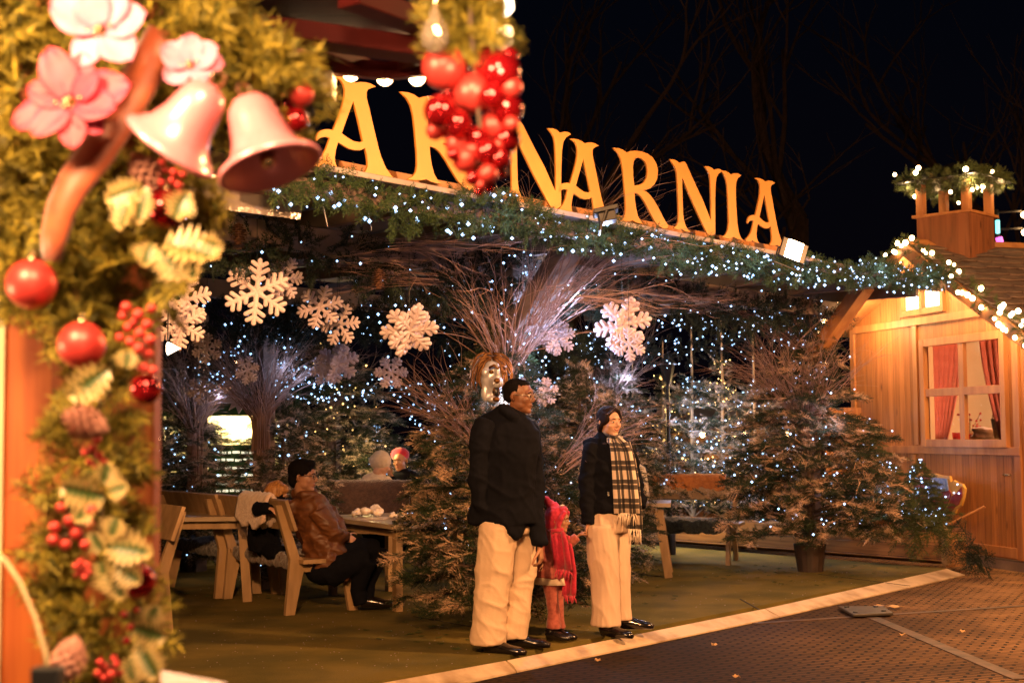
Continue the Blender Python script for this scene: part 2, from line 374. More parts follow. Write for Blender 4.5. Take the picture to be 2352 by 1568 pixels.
# fallen leaves
M['leaf'] = mat('dry_leaf', (0.55, 0.36, 0.16), (0.36, 0.2, 0.08), 0.6)
for i, (px, py, s_, lb) in enumerate([(2055, 1398, .09, 'large pale dry leaf lying beside the kerb'), (2018, 1396, .08, 'pale curled leaf touching the kerb edge'), (1372, 1522, .03, 'small leaf on the kerb near the man'), (1640, 1486, .025, 'small leaf on the dark lane mat in the middle'), (2210, 1455, .03, 'small dark leaf on the sandy lane at right'), (1690, 1560, .03, 'leaf at the bottom edge of the lane'), (2075, 1463, .03, 'leaf on the strip between the lane mats')]):
    g_ = G(px, py) + Z * .012; mb = MB(); vs = []; n_ = 9; an0 = random.uniform(0, 6)
    for k in range(n_):
        an = 2 * PI * k / n_; r = s_ * (1.0 if k % 2 else .62); vs.append(g_ + Vector((math.cos(an + an0) * r, math.sin(an + an0) * r * .7, .010 * math.sin(3 * an) + .010)))
    mb.prism(vs, (0, 0, .0015)); tag(mb.build('fallen_leaf', M['leaf']), lb, 'leaf', 'leaves fallen on the lane')
# ------------------------------------------------------------------ the pergola over the bar
ZB = 3.0
perg = thing('pergola', 'grey timber pergola roofed with brown cloth over the bar terrace', 'pergola')
def part(mb, name, mt_, par, **k): return mb.build(name, mt_, par, **k)
mb = MB(); mb.bar(FP(-.85, .06, 2.87), FP(8.35, .06, 3.0), .10, .11, N); part(mb, 'front_beam', M['beam'], perg)
mb = MB(); mb.bar(FP(-.45, -.02, 2.975), FP(5.35, -.02, 2.975), .20, .035, N); part(mb, 'sign_board', M['board'], perg, bevel=.004)
mb = MB(); mb.bar(FP(-.6, .1, 3.04), FP(5.0, .1, 3.04), .03, .09, N); part(mb, 'batten', M['pine_trim'], perg)
posts = [(Vector((0, 10.6, 0)), 'c'), (Vector((3.11, 14.6, 0)), 'r'), (Vector((-2.36, 13.25, 0)), 'bl'), (Vector((1.06, 16.3, 0)), 'br'), (Vector((-3.38, 15.0, 0)), 'fl'), (Vector((-2.25, 17.4, 0)), 'fm')]
for p, k in posts:
    mb = MB(); mb.box(p + Z * 1.4, (.15, .15, 2.8), (U, N, Z)); part(mb, 'post', M['beam'], perg, bevel=.008)
for p, k in posts[:2]:
    mb = MB(); mb.bar(p - N * .02 + Z * 2.22, p - N * .66 + Z * 2.98, .24, .12, U); part(mb, 'brace', M['pine_trim' if k == 'r' else 'beam'], perg, bevel=.006)
for n_ in (1.08, 3.98):
    mb = MB(); mb.bar(FP(-4.5, n_, 2.78), FP(8.3 if n_ < 2 else 6.6, n_, 2.78), .12, .16, N); part(mb, 'beam', M['beam'], perg)
for i in range(12):
    t_ = -3.6 + i * 1.05
    mb = MB(); mb.bar(FP(t_, .15, 2.93), FP(t_, 4.4, 2.93), .07, .12, U); part(mb, 'rafter', M['beam'], perg)
# cloth: sags between the rafters
nu, nv = 90, 26; V = []; Fc = []
for i in range(nu + 1):
    t_ = -4.2 + 12.4 * i / nu
    for j in range(nv + 1):
        n_ = .2 + 4.3 * j / nv; ph = ((t_ + 3.6) / 1.05) % 1.0
        z_ = 3.03 - .13 * math.sin(PI * ph) * math.sin(PI * j / nv) + .03 * mnoise.noise(Vector((t_ * 1.7, n_ * 1.7, 2)))
        V.append(FP(t_, n_, z_))
for i in range(nu):
    for j in range(nv):
        a = i * (nv + 1) + j; Fc.append((a, a + nv + 1, a + nv + 2, a + 1))
o = link_mesh('canopy_cloth', np_mesh('canopy_cloth', np.array(V), Fc), M['tarp'], perg, True)
# clear plastic rain sheet end at left
M['plastic'] = mat('clear_sheet', (0.30, 0.26, 0.24), rough=0.12, scale=(5, 5, 5), bump=0.02, bscale=5)
mb = MB(); a = [onF(x, y, .25) for x, y in ((440, 395), (700, 430), (690, 505), (430, 470))]
mb.prism(a, N * .004); part(mb, 'rain_sheet', M['plastic'], perg)
# ------------------------------------------------------------------ sign letters, cut from painted board
def c1(sc_, ox, oy, pts): return [((ox + x * sc_) * .65333, (oy + y * sc_) * .65333) for x, y in pts]
A_o = [(360,75),(430,80),(510,100),(575,128),(625,160),(680,150),(750,153),(820,170),(885,207),(830,222),(785,245),(767,280),(768,350),(782,415),(800,480),(825,590),(850,700),(905,930),(930,1030),(960,1130),(1020,1270),(1090,1370),(1145,1435),(1060,1425),(980,1395),(920,1370),(860,1382),(790,1375),(715,1360),(760,1310),(782,1260),(785,1200),(775,1110),(750,1010),(690,1038),(620,1040),(540,1020),(460,975),(395,935),(365,1030),(350,1130),(355,1200),(380,1265),(425,1305),(330,1290),(270,1270),(232,1245),(190,1262),(120,1260),(60,1248),(60,1215),(130,1165),(190,1110),(240,1020),(290,880),(240,863),(180,868),(140,890),(118,917),(108,890),(125,830),(160,790),(220,770),(280,770),(330,780),(400,610),(450,470),(480,350),(487,250),(470,180),(430,120)]
A_h = [(595,390),(630,520),(660,640),(722,925),(680,940),(600,925),(520,880),(440,820),(500,650),(550,510)]
R_o = [(120,100),(200,105),(270,130),(335,178),(400,152),(480,147),(580,160),(680,195),(770,260),(830,360),(855,470),(845,600),(800,700),(730,765),(660,790),(600,800),(660,828),(720,880),(790,970),(860,1090),(930,1230),(990,1340),(1030,1390),(1015,1440),(940,1440),(870,1400),(800,1310),(720,1160),(650,1020),(580,910),(520,860),(463,840),(470,960),(490,1100),(520,1230),(560,1310),(605,1365),(530,1350),(480,1335),(430,1305),(380,1320),(300,1325),(220,1315),(275,1270),(310,1210),(322,1120),(318,950),(305,800),(290,600),(270,420),(240,280),(190,180)]
R_h = [(520,255),(580,270),(640,320),(680,400),(688,500),(670,600),(620,680),(550,718),(460,728),(445,600),(437,420),(450,320),(480,268)]
N_o = [(105,90),(170,98),(215,122),(245,150),(290,128),(325,130),(350,165),(400,280),(500,500),(600,710),(728,1035),(733,800),(728,600),(720,400),(705,310),(680,260),(638,200),(690,200),(740,222),(770,255),(820,238),(870,243),(895,268),(840,310),(810,370),(795,480),(790,700),(790,1000),(792,1220),(740,1255),(680,1240),(640,1160),(560,990),(460,770),(370,560),(285,355),(285,500),(290,700),(297,900),(310,1020),(340,1110),(375,1170),(410,1198),(330,1190),(280,1155),(230,1165),(165,1140),(205,1100),(230,1030),(235,900),(228,700),(218,450),(205,280),(175,200)]
I_o = [(890,265),(940,268),(990,290),(1032,325),(1080,305),(1140,308),(1188,335),(1140,375),(1115,430),(1105,520),(1108,700),(1118,900),(1130,1080),(1150,1200),(1185,1290),(1220,1325),(1130,1305),(1070,1275),(1010,1302),(910,1280),(960,1230),(990,1160),(1002,1050),(998,850),(990,650),(980,500),(960,400),(930,320)]
def toF(pts, n=-.10):
    r = []
    for x, y in pts:
        q = onF(x, y, n); r.append(((q - F0).dot(U), q.z))
    return r
ltr = {}
for k_, (o_, h_, s_, ox, oy) in {'A': (A_o, A_h, .26793, 1080, 250), 'R': (R_o, R_h, .21044, 2130, 500), 'N': (N_o, None, .22965, 2330, 540), 'I': (I_o, None, .22965, 2330, 540)}.items():
    oo = toF(c1(s_, ox, oy, o_)); hh = toF(c1(s_, ox, oy, h_)) if h_ else None
    ltr[k_] = (oo[0], [(u - oo[0][0], z - oo[0][1]) for u, z in oo], [[(u - oo[0][0], z - oo[0][1]) for u, z in hh]] if hh else [])
wN = ltr['R'][1]; hB = min(z for u, z in wN)
ltr['B'] = ((0, 0), [(0, 0), (.09, -.02), (.13, -.04), (.25, -.03), (.36, -.07), (.40, -.15), (.37, -.22), (.30, -.26), (.40, -.30), (.45, -.39), (.41, -.49), (.30, -.54), (.02, -.54), (.06, -.50), (.09, -.42), (.08, -.2), (.05, -.08)],
            [[(.17, -.08), (.25, -.08), (.29, -.15), (.25, -.22), (.17, -.23)], [(.17, -.29), (.27, -.30), (.32, -.39), (.27, -.47), (.17, -.48)]])
sign = thing('sign_lettering', 'row of golden cut-out sign letters standing on the front beam', 'sign lettering', FP(0, -.1, 3.0))
def letter(ch, at):
    o0, oo, hs = ltr[ch]
    cu = bpy.data.curves.new('letter', 'CURVE'); cu.dimensions = '2D'; cu.fill_mode = 'BOTH'
    for ring in [oo] + hs:
        sp = cu.splines.new('POLY'); sp.points.add(len(ring) - 1)
        for i, (u, z) in enumerate(ring): sp.points[i].co = (u, z, 0, 1)
        sp.use_cyclic_u = True
    cu.extrude = .006; cu.bevel_depth = .0015
    to = bpy.data.objects.new('t', cu); col.objects.link(to)
    dg = bpy.context.evaluated_depsgraph_get(); dg.update()
    me = bpy.data.meshes.new_from_object(to.evaluated_get(dg)); bpy.data.objects.remove(to)
    # local frame: x along U, y up, thickness along -N
    w_ = F0 + U * at[0] + Z * at[1] - N * .10
    me.transform(Matrix(((U.x, 0, -N.x, w_.x), (U.y, 0, -N.y, w_.y), (0, 1, 0, w_.z), (0, 0, 0, 1))))
    me.name = 'letter'; me.materials.clear()
    ob = link_mesh('letter', me, M['gold'], sign); ob.matrix_parent_inverse = Matrix.Translation(sign.location).inverted()
    return ob
def anchor(px3, py3): q = onF(px3 * .65333, py3 * .65333, -.10); return ((q - F0).dot(U), q.z)
zA = ltr['A'][0][1]
letter('A', ltr['A'][0]); letter('R', ltr['R'][0]); letter('N', ltr['N'][0]); letter('I', ltr['I'][0])
letter('R', anchor(1406, 324)); letter('A', anchor(2005, 489)); letter('A', anchor(2654, 627))
a0 = anchor(2004, 473); uN = max(u for u, z in ltr['N'][1]); zN = max(ltr['N'][1])[1]; letter('N', (a0[0] - uN, a0[1] - zN))
a0 = anchor(1070, 500); letter('B', (a0[0] - .45, ltr['R'][0][1]))
print('letters', ltr['A'][0], ltr['R'][0], ltr['N'][0], ltr['I'][0], min(z for u, z in ltr['A'][1]), min(z for u, z in ltr['N'][1]), min(z for u, z in ltr['R'][1]))
# floodlights on the beam
def flood(loc, face, label, energy):
    f = thing('floodlight', label, 'floodlight', loc, 0, 'floodlights on the sign beam')
    d = Vector(face).normalized(); s_ = d.cross(Z).normalized(); u_ = s_.cross(d)
    mb = MB(); mb.prism([s_ * a * .11 + u_ * b_ * .08 + d * .03 for a, b_ in ((-1, -1), (1, -1), (1, 1), (-1, 1))], -d * .03)
    mb.prism([s_ * a * .085 + u_ * b_ * .055 - d * .002 for a, b_ in ((-1, -1), (1, -1), (1, 1), (-1, 1))], -d * .06); mb.build('housing', M['black'], f, bevel=.004)
    mb = MB(); mb.box(d * .034, (.004, .13, .15), (d, s_, u_)); mb.build('lens', M['glow_flood'], f); f.rotation_euler = (0, .35, 0)
    mb = MB(); mb.tube([s_ * .118, s_ * .118 - Z * .13, -s_ * .118 - Z * .13, -s_ * .118], .008, 6); mb.build('bracket', M['black'], f)
    lamp('SPOT', 'flood_light', Vector(loc) + d * .05, energy, (1.0, .60, .24), .05, Vector(loc) + d * 2, 2.5)
    return f
flood(onF(1820, 577, -.45), -U * .55 - N * .62 + Z * .15, 'small floodlight glaring at the right end of the letters', 48)
flood(onF(1392, 490, -.55), -U * .35 + N * .45 + Z * .9, 'dark boxy floodlight tilted up before the middle of the sign', 9)
lamp('SPOT', 'flood_light', onF(640, 500, -1.6) , 32, (1.0, .60, .24), .06, FP(1.0, 0, 3.3), 1.4)  # unseen spot with no floodlight body, aimed at the left letters
# ------------------------------------------------------------------ the timber hut at right
Wd = Vector((-.267, .964, 0)); Wn = Vector((-.964, -.267, 0)); W0 = Vector((5.38, 14.8, 0))
def HP(t, o=0.0, z=0.0): return W0 + Wd * t + Wn * o + Z * z      # t along the gable wall, o outwards
hut = thing('timber_hut', 'pine hut with a shingled roof, lit window and chimney turret', 'hut', W0)
def hb(): return WM()
TA, ZR = 1.31, 3.62
zl = lambda t: ZR - .36 * (t - TA) if t > TA else ZR - .55 * (TA - t)
tR, tL = -2.2, 3.52
WH = 4.5  # hut depth
# gable wall with a real window opening
wy0, wy1, wz0, wz1 = .22, 1.79, 1.37, 2.51
ay0, ay1, az0, az1 = 1.36, 2.22, 2.93, 3.20
def wallbox(t0, t1, z0, z1, mbx): mbx.prism([HP(t0, 0, z0), HP(t1, 0, z0), HP(t1, 0, z1), HP(t0, 0, z1)], -Wn * .05)
mb = hb()
wallbox(tR, wy0, .12, 2.0, mb); wallbox(wy1, tL, .12, 2.0, mb); wallbox(wy0, wy1, .12, wz0, mb)
mb.prism([HP(tR, 0, 2.0), HP(wy0, 0, 2.0), HP(wy0, 0, zl(wy0)), HP(tR + .3, 0, zl(tR + .3)), HP(tR, 0, 2.0)][:-1], -Wn * .05)
mb.prism([HP(wy0, 0, wz1), HP(wy1, 0, wz1), HP(wy1, 0, az0), HP(wy0, 0, az0)], -Wn * .05)
mb.prism([HP(wy0, 0, az0), HP(ay0, 0, az0), HP(ay0, 0, ZR), HP(TA, 0, ZR), HP(wy0, 0, zl(wy0))], -Wn * .05)
mb.prism([HP(ay0, 0, az1), HP(ay1, 0, az1), HP(ay1, 0, zl(ay1)), HP(ay0, 0, ZR)], -Wn * .05)
mb.prism([HP(wy1, 0, 2.0), HP(tL, 0, 2.0), HP(tL, 0, zl(tL)), HP(ay1, 0, zl(ay1)), HP(ay1, 0, az0), HP(wy1, 0, az0)], -Wn * .05)
# the other walls
mb.prism([HP(tL, -.05, .12), HP(tL, -WH, .12), HP(tL, -WH, 2.75), HP(tL, -.05, 2.75)], -Wd * .05)
mb.prism([HP(tR, -.05, .12), HP(tR, -WH, .12), HP(tR, -WH, 1.75), HP(tR, -.05, 1.75)], Wd * .05)
mb.prism([HP(tR, -WH, .12), HP(tL, -WH, .12), HP(tL, -WH, 2.75), HP(TA, -WH, ZR), HP(tR, -WH, 1.75)], -Wn * .05)
mb.build('wall', M['pine'], hut)
mb = hb(); mb.prism([HP(tR, .02, .0), HP(tL, .02, .0), HP(tL, -WH, 0), HP(tR, -WH, 0)], Z * .10); mb.build('plinth', M['beam'], hut)
# trims: corner boards, belt, battens, panel frame of the lower door
tr = [((tL - .05, .012, .12), (tL - .05, .012, zl(tL - .05) - .03), .10), ((1.98, .012, 1.33), (1.98, .012, 2.76), .09), ((.03, .012, .12), (.03, .012, 2.76), .11), ((2.07, .012, .12), (2.07, .012, 1.21), .09)]
for a, b_, wd in tr:
    mb = hb(); mb.bar(HP(*a), HP(*b_), .028, wd, Wn); mb.build('trim', M['pine_trim'], hut, bevel=.003)
for a, b_, wd in [((tL - .1, .016, 2.80), (-.6, .016, 2.80), .09), ((tL, .016, 1.27), (-.02, .016, 1.27), .09), ((2.02, .016, .19), (.08, .016, .19), .11)]:
    mb = hb(); mb.bar(HP(*a), HP(*b_), .034, wd, Wn); mb.build('trim', M['pine_trim'], hut, bevel=.003)
# door leaf handle
mb = hb(); hp = HP(.12, .05, 1.02); mb.tube([hp, hp + Wn * .03, hp + Wn * .035 + Wd * .08], .012, 6); 
M['chrome'] = mat('chrome', (.7, .68, .64), rough=.25, metal=1.0); mb.build('handle', M['chrome'], hut, smooth=True)
# window
win = hb(); fw = .075
for a, b_ in (((wy0 - .02, .02, wz1 + .02), (wy1 + .02, .02, wz1 + .02)), ((wy0 - .02, .02, wz0 - .02), (wy1 + .02, .02, wz0 - .02))): win.bar(HP(*a), HP(*b_), .06, .09, Wn)
for t_ in (wy0 - .0, wy1 + .0): win.bar(HP(t_, .023, wz0 - .06), HP(t_, .023, wz1 + .06), .062, .09, Wn)
tm = (wy0 + wy1) / 2; zm = 1.94
win.bar(HP(tm, .012, wz0), HP(tm, .012, wz1), .05, .10, Wn); win.bar(HP(wy0, .0135, zm), HP(wy1, .0135, zm), .048, .09, Wn)
wo = win.build('window', M['pine_trim'], hut, bevel=.003)
mt, nt, b, nd, lk = _new('window_glass'); b.inputs['Base Color'].default_value = (.9, .9, .9, 1); b.inputs['Roughness'].default_value = .03; b.inputs['Transmission Weight'].default_value = 1.0; b.inputs['IOR'].default_value = 1.15; M['glass'] = mt
mb = hb(); mb.box(HP(tm, -.03, (wz0 + wz1) / 2), (wy1 - wy0, .004, wz1 - wz0), (Wd, Wn, Z)); g_ = mb.build('pane', M['glass'], hut)
# attic window: warm light behind opal panes
M['opal'] = emis('opal_pane', (1.0, .70, .40), 3.2, True)
mb = hb()
for a, b_ in (((ay0 - .04, .02, az1 + .02), (ay1 + .04, .02, az1 + .02)), ((ay0 - .04, .02, az0 - .02), (ay1 + .04, .02, az0 - .02))): mb.bar(HP(*a), HP(*b_), .05, .07, Wn)
for t_ in (ay0 - .01, (ay0 + ay1) / 2, ay1 + .01): mb.bar(HP(t_, .022, az0 - .05), HP(t_, .022, az1 + .05), .046, .06, Wn)
aw = mb.build('attic_window', M['pine_trim'], hut)
for a, b_ in ((ay0, tm + .5), (tm + .5, ay1)):
    q0, q1 = (ay0 + .02, (ay0 + ay1) / 2 - .02) if a == ay0 else ((ay0 + ay1) / 2 + .02, ay1 - .02)
    mb = hb(); mb.box(HP((q0 + q1) / 2, -.02, (az0 + az1) / 2), (q1 - q0, .01, az1 - az0), (Wd, Wn, Z)); mb.build('lit_pane', M['opal'], hut)
# curtains: pleated, tied to the sides
M['curtain'] = mat('red_curtain', (.70, .30, .26), (.58, .16, .13), .8, scale=(2, 2, 12), sheen=.3)
_n = M['curtain'].node_tree; _tr = _n.nodes.new('ShaderNodeBsdfTranslucent'); _tr.inputs[0].default_value = (.92, .48, .40, 1); _mx = _n.nodes.new('ShaderNodeMixShader'); _mx.inputs[0].default_value = .5
_n.links.new(_n.nodes['Principled BSDF'].outputs[0], _mx.inputs[1]); _n.links.new(_tr.outputs[0], _mx.inputs[2]); _n.links.new(_mx.outputs[0], _n.nodes['Material Output'].inputs[0])
def curtain(t_out, t_in, zt, zb, pinch):
    V = []; F_ = []; nu_, nv_ = 28, 12
    for j in range(nv_ + 1):
        z_ = zt + (zb - zt) * j / nv_; k = j / nv_; ti = t_out + (t_in - t_out) * (1 - pinch * k ** 1.5)
        for i in range(nu_ + 1):
            f = i / nu_; V.append(HP(t_out + (ti - t_out) * f, -.12 + .034 * math.sin(f * 2 * PI * 5.5) * (1 - .3 * k), z_))
    for j in range(nv_):
        for i in range(nu_): a = j * (nu_ + 1) + i; F_.append((a, a + 1, a + nu_ + 2, a + nu_ + 1))
    mb = hb(); mb.add(V, F_); o = mb.build('curtain', M['curtain'], hut, smooth=True); so = o.modifiers.new('s', 'SOLIDIFY'); so.thickness = .004
curtain(wy1 - .02, wy1 - .62, wz1, wz0 + .02, .62); curtain(wy0 + .02, wy0 + .62, wz1, wz0 + .02, .55)
# room behind: floor shelf, a back board wall
M['inner'] = mat('inner_wall', (.62, .45, .28), (.5, .34, .2), .7, scale=(2, 2, 2))
mb = hb(); mb.box(HP(tm, -1.5, 1.9), (3.0, .04, 2.2), (Wd, Wn, Z)); mb.box(HP(tm, -.55, 1.33), (2.2, .9, .04), (Wd, Wn, Z)); mb.box(HP(3.0, -1.6, 1.9), (.04, 3.0, 2.2), (Wd, Wn, Z)); mb.build('inner_shelf_wall', M['inner'], hut)
lamp('POINT', 'hut_lamp', HP(1.9, -.9, 2.5), 480, (1.0, .66, .38), .06)
# things standing inside the window
M['wicker'] = mat('wicker', (.60, .48, .32), (.35, .24, .13), .7, scale=(30, 30, 60), bump=.004)
M['redp'] = mat('red_gloss', (.55, .03, .03), rough=.3)
bk = thing('wicker_basket', 'pale wicker basket standing behind the hut window', 'basket', HP(.66, -.28, 1.352)); mb = MB(); mb.lathe([(0, 0), (.11, 0), (.15, .26), (.155, .27), (.14, .27), (.1, .02)], n=18); mb.build('basket_body', M['wicker'], bk, True and False)
mb = MB(); mb.tube([(.14 * math.cos(a), 0, .26 + .16 * math.sin(a)) for a in np.linspace(0, PI, 9)], .008, 6); mb.build('handle', M['wicker'], bk)
for (t_, h_, lb) in ((1.62, .12, 'red pot with a plant at the left corner of the hut window'), (.36, .11, 'red cup at the right corner of the hut window')):
    pt = thing('pot', lb, 'pot', HP(t_, -.3, 1.352)); mb = MB(); mb.lathe([(0, 0), (.05, 0), (.065, h_), (.055, h_), (.04, .02)], n=14); mb.build('cup', M['redp'], pt, smooth=True)
dp = thing('dried_bouquet', 'bunch of dried twigs with red berries standing left in the hut window', 'bouquet', HP(1.38, -.3, 1.352)); rn = random.Random(3)
mb = MB(); mb.lathe([(0, 0), (.05, 0), (.07, .10), (.06, .10), (.04, .02)], n=14); mb.build('vase', M['redp'], dp, smooth=True)
mb = MB(); be = MB()
for i in range(26):
    a = rn.uniform(0, 6.28); e = Vector((math.cos(a) * rn.uniform(.04, .16), math.sin(a) * rn.uniform(.04, .16), rn.uniform(.16, .34))); mb.tube([(0, 0, .08), e * .6 + Vector((0, 0, .03)), e], .0035, 4); be.ell(e, .013, nu=8, nv=6)
mb.build('twigs', M['wicker'], dp); o = be.build('berries', M['redp'], dp, smooth=True); o['kind'] = 'stuff'
fc = MB()
for i in range(6): fc.ell((rn.gauss(0, .07), rn.gauss(0, .04), .05 + .02 * i), (.10, .07, .04))
o = fuse(fc, 'folded_cloth', mat('white_cloth', (.7, .5, .42), (.6, .38, .3), .9), None, .012, 2, (.012, (18, 18, 18))); o.location = HP(.98, -.28, 1.352); tag(o, 'heap of pale cloth behind the middle bar of the hut window', 'cloth')
# roof: two slabs of overlapping wavy shingle courses
M['shingle'] = mat('shingles', (.16, .105, .075), (.07, .045, .035), .75, scale=(6, 6, 6), bump=.006, bscale=22, contrast=(.3, .7))
def roof(tedge, name):
    mb = hb(); e = Vector(HP(tedge, 0, zl(tedge))); r_ = Vector(HP(TA, 0, ZR)); dn = (e - r_); L = dn.length; dn = dn / L
    al = -Wn; nm = dn.cross(al); nm = nm if nm.z > 0 else -nm; nrow = int(L / .17); rnd = random.Random(5); gw = .5 + WH + .3
    for k in range(nrow + 1):
        s0 = k * L / nrow; x = -.5
        while x < gw - .5:
            wd = rnd.uniform(.16, .26); lift = rnd.uniform(.0, .012); ln = .21 + rnd.uniform(-.012, .025)
            a = r_ + al * x + dn * s0 + nm * (.030); b_ = a + al * (wd - .008); c = b_ + dn * ln + nm * (.022 + lift); d = a + dn * (ln + rnd.uniform(-.01, .01)) + nm * (.022 + lift)
            mid = (c + d) / 2 + dn * .016
            th = -nm * .016
            mb.add([a, b_, c, mid, d, a + th, b_ + th, c + th, mid + th, d + th], [(0, 1, 2, 3, 4), (2, 7, 8, 3), (3, 8, 9, 4), (0, 4, 9, 5), (1, 6, 7, 2)])
            x += wd
    mb.build('shingles', M['shingle'], hut)
    mb = hb(); mb.prism([r_ + al * -.5, e + dn * .25 + al * -.5, e + dn * .25 + al * (gw - .5), r_ + al * (gw - .5)], nm * .022); mb.build('roof', M['pine_trim'], hut)
    mb = hb(); q0 = r_ + al * -.5; q1 = e + dn * .25 + al * -.5; mb.bar(q0 - nm * .05 - al * .02, q1 - nm * .05 - al * .02, .035, .14, al); mb.build('barge_board', M['pine_trim'], hut)
roof(tR, 'near'); roof(tL, 'far')
mb = hb(); q = HP(TA, .5, ZR + .05); mb.prism([q - Wd * .10 - Z * .05, q + Z * .012, q + Wd * .10 - Z * .03, q + Z * .03], -Wn * 5.2); mb.build('ridge_cap', M['pine_trim'], hut)
# chimney turret: boarded box, four posts, little pyramid roof
cc = HP(TA, -.15, 0)
rz = .80; ax_ = (Vector((math.cos(rz), math.sin(rz), 0)), Vector((-math.sin(rz), math.cos(rz), 0)), Z)
M['turret'] = plank('turret_boards', (.22, .085, .035), (.13, .05, .02), Z, ax_[0], .16)
mb = hb(); mb.box(cc + Z * 3.63, (.64, .64, .66), ax_); mb.build('turret_box', M['turret'], hut)
mb = hb(); mb.box(cc + Z * 3.975, (.72, .72, .03), ax_); mb.build('turret_sill', M['pine_trim'], hut)
for sx_ in (-1, 1):
    for sy_ in (-1, 1):
        mb = hb(); c_ = cc + ax_[0] * sx_ * .28 + ax_[1] * sy_ * .28; mb.box(c_ + Z * 4.17, (.09, .09, .36), ax_); mb.build('turret_post', M['pine_trim'], hut, bevel=.004)
mb = hb(); apx = cc + Z * 4.62; k4 = [cc + ax_[0] * a * .50 + ax_[1] * b_ * .50 + Z * 4.37 for a, b_ in ((-1, -1), (1, -1), (1, 1), (-1, 1))]
mb.add(k4 + [apx], [(3, 2, 1, 0), (0, 1, 4), (1, 2, 4), (2, 3, 4), (3, 0, 4)]); mb.build('turret_roof', M['black'], hut)
# lights of the hut garland (real lamps)
for t_, z_, o_ in ((2.7, 2.78, .42), (1.9, 3.15, .40), (TA, 3.42, .42), (.75, 3.12, .40), (0.1, 2.78, .40), (-.5, 2.45, .40)):
    lamp('POINT', 'garland_lamp', HP(t_, o_, z_), 48, (1.0, .56, .24), .03)
for sx_, sy_ in ((-.3, -.3), (.3, -.3), (-.3, .3), (.3, .3)): lamp('POINT', 'garland_lamp', cc + ax_[0] * sx_ * 1.3 + ax_[1] * sy_ * 1.3 + Z * 4.32, 9, (1.0, .6, .26), .03)
# ------------------------------------------------------------------ planter box along the carpet's right edge
pa = K1 + Vector((.02, .12, 0)); pb = pa + PLd * 4.6; thk = Vector((PLd.y, -PLd.x, 0))
pbx = thing('planter_box', 'long wooden planter trough of stained boards along the carpet edge', 'planter', pa)
mb = WM(); mb.prism([pa + Z * .06, pb + Z * .06, pb + Z * .36, pa + Z * .36], thk * .035); mb.build('front_board', M['planter'], pbx, bevel=.004)
mb = WM(); mb.prism([pa + thk * .3, pb + thk * .3, pb + thk * .3 + Z * .36, pa + thk * .3 + Z * .36], thk * .035); mb.prism([pa - PLd * .035, pa - PLd * .035 + thk * .33, pa - PLd * .035 + thk * .33 + Z * .36, pa - PLd * .035 + Z * .36], PLd * .033); mb.build('end_board', M['planter'], pbx)
mb = WM(); mb.box(pa - PLd * .02 - thk * .01 + Z * .215, (.075, .075, .37), (PLd, thk, Z)); mb.build('corner_post', M['bench'], pbx, bevel=.003)
M['soil'] = mat('soil', (.03, .02, .014), rough=.95, scale=(9, 9, 9), bump=.02)
mb = WM(); mb.prism([pa + Z * .26 + thk * .04, pb + Z * .26 + thk * .04, pb + thk * .29 + Z * .26, pa + thk * .29 + Z * .26], Z * .03); mb.build('soil', M['soil'], pbx)
# ------------------------------------------------------------------ foliage toolkit
def quad_needle(base, d, L, wd, rnd):
    s_ = np.cross(d, rnd.normal(size=3)); s_ /= np.linalg.norm(s_) + 1e-9
    return [base - s_ * wd, base + s_ * wd, base + d * L]
def spray(L=.22, pairs=5, nl=.020, nw=.0022, dens=.010, flat=.35, seed=1, sub=.55):
    """flat fir spray along +X: axis, side twigs and triangular needles"""
    r = np.random.default_rng(seed); V = []; F_ = []
    def axis(p0, d, ln, n):
        d = d / np.linalg.norm(d); s_ = np.cross(d, [0, 0, 1.0]); s_ /= np.linalg.norm(s_) + 1e-9
        b = len(V); w_ = .0018
        V.extend([p0 - s_ * w_, p0 + s_ * w_, p0 + d * ln]); F_.append((b, b + 1, b + 2))
        for i in range(n):
            q = p0 + d * (ln * (i + .5) / n)
            for k in (-1, 1, 0):
                dd = d * .75 + s_ * k * .8 + np.array([0, 0, (.75 if k == 0 else .1)]) * flat * 2 + r.normal(size=3) * .22
                dd /= np.linalg.norm(dd); b = len(V); V.extend(quad_needle(q, dd, nl * r.uniform(.8, 1.2), nw, r)); F_.append((b, b + 1, b + 2))
    axis(np.zeros(3), np.array([1.0, 0, 0]), L, max(3, int(L / dens)))
    for i in range(pairs):
        x = L * (.12 + .75 * i / pairs)
        for sd in (-1, 1):
            ln = L * sub * (1 - .75 * i / pairs) * r.uniform(.8, 1.15); d = np.array([.75, sd * .8, r.normal() * .18])
            axis(np.array([x, 0, 0]), d, ln, max(2, int(ln / dens)))
    return np.array(V), np.array(F_)
def place_many(tV, tF, mats):
    """instances of a template baked into one mesh; mats (n,3,4)"""
    mats = np.asarray(mats); n = len(mats); k = len(tV)
    V = np.einsum('nij,kj->nki', mats[:, :, :3], tV) + mats[:, None, :, 3]
    F_ = tF[None] + (np.arange(n) * k)[:, None, None]
    return V.reshape(-1, 3), F_.reshape(-1, tF.shape[1])
def frame(p, d, upv=(0, 0, 1), s=1.0, roll=0.0):
    d = np.asarray(d, float); d /= np.linalg.norm(d); u = np.asarray(upv, float); y = np.cross(u, d)
    if np.linalg.norm(y) < 1e-5: y = np.array([0, 1.0, 0])
    y /= np.linalg.norm(y); z = np.cross(d, y); c, s2 = math.cos(roll), math.sin(roll); y, z = y * c + z * s2, z * c - y * s2
    return np.stack([d * s, y * s, z * s, np.asarray(p, float)], axis=1)
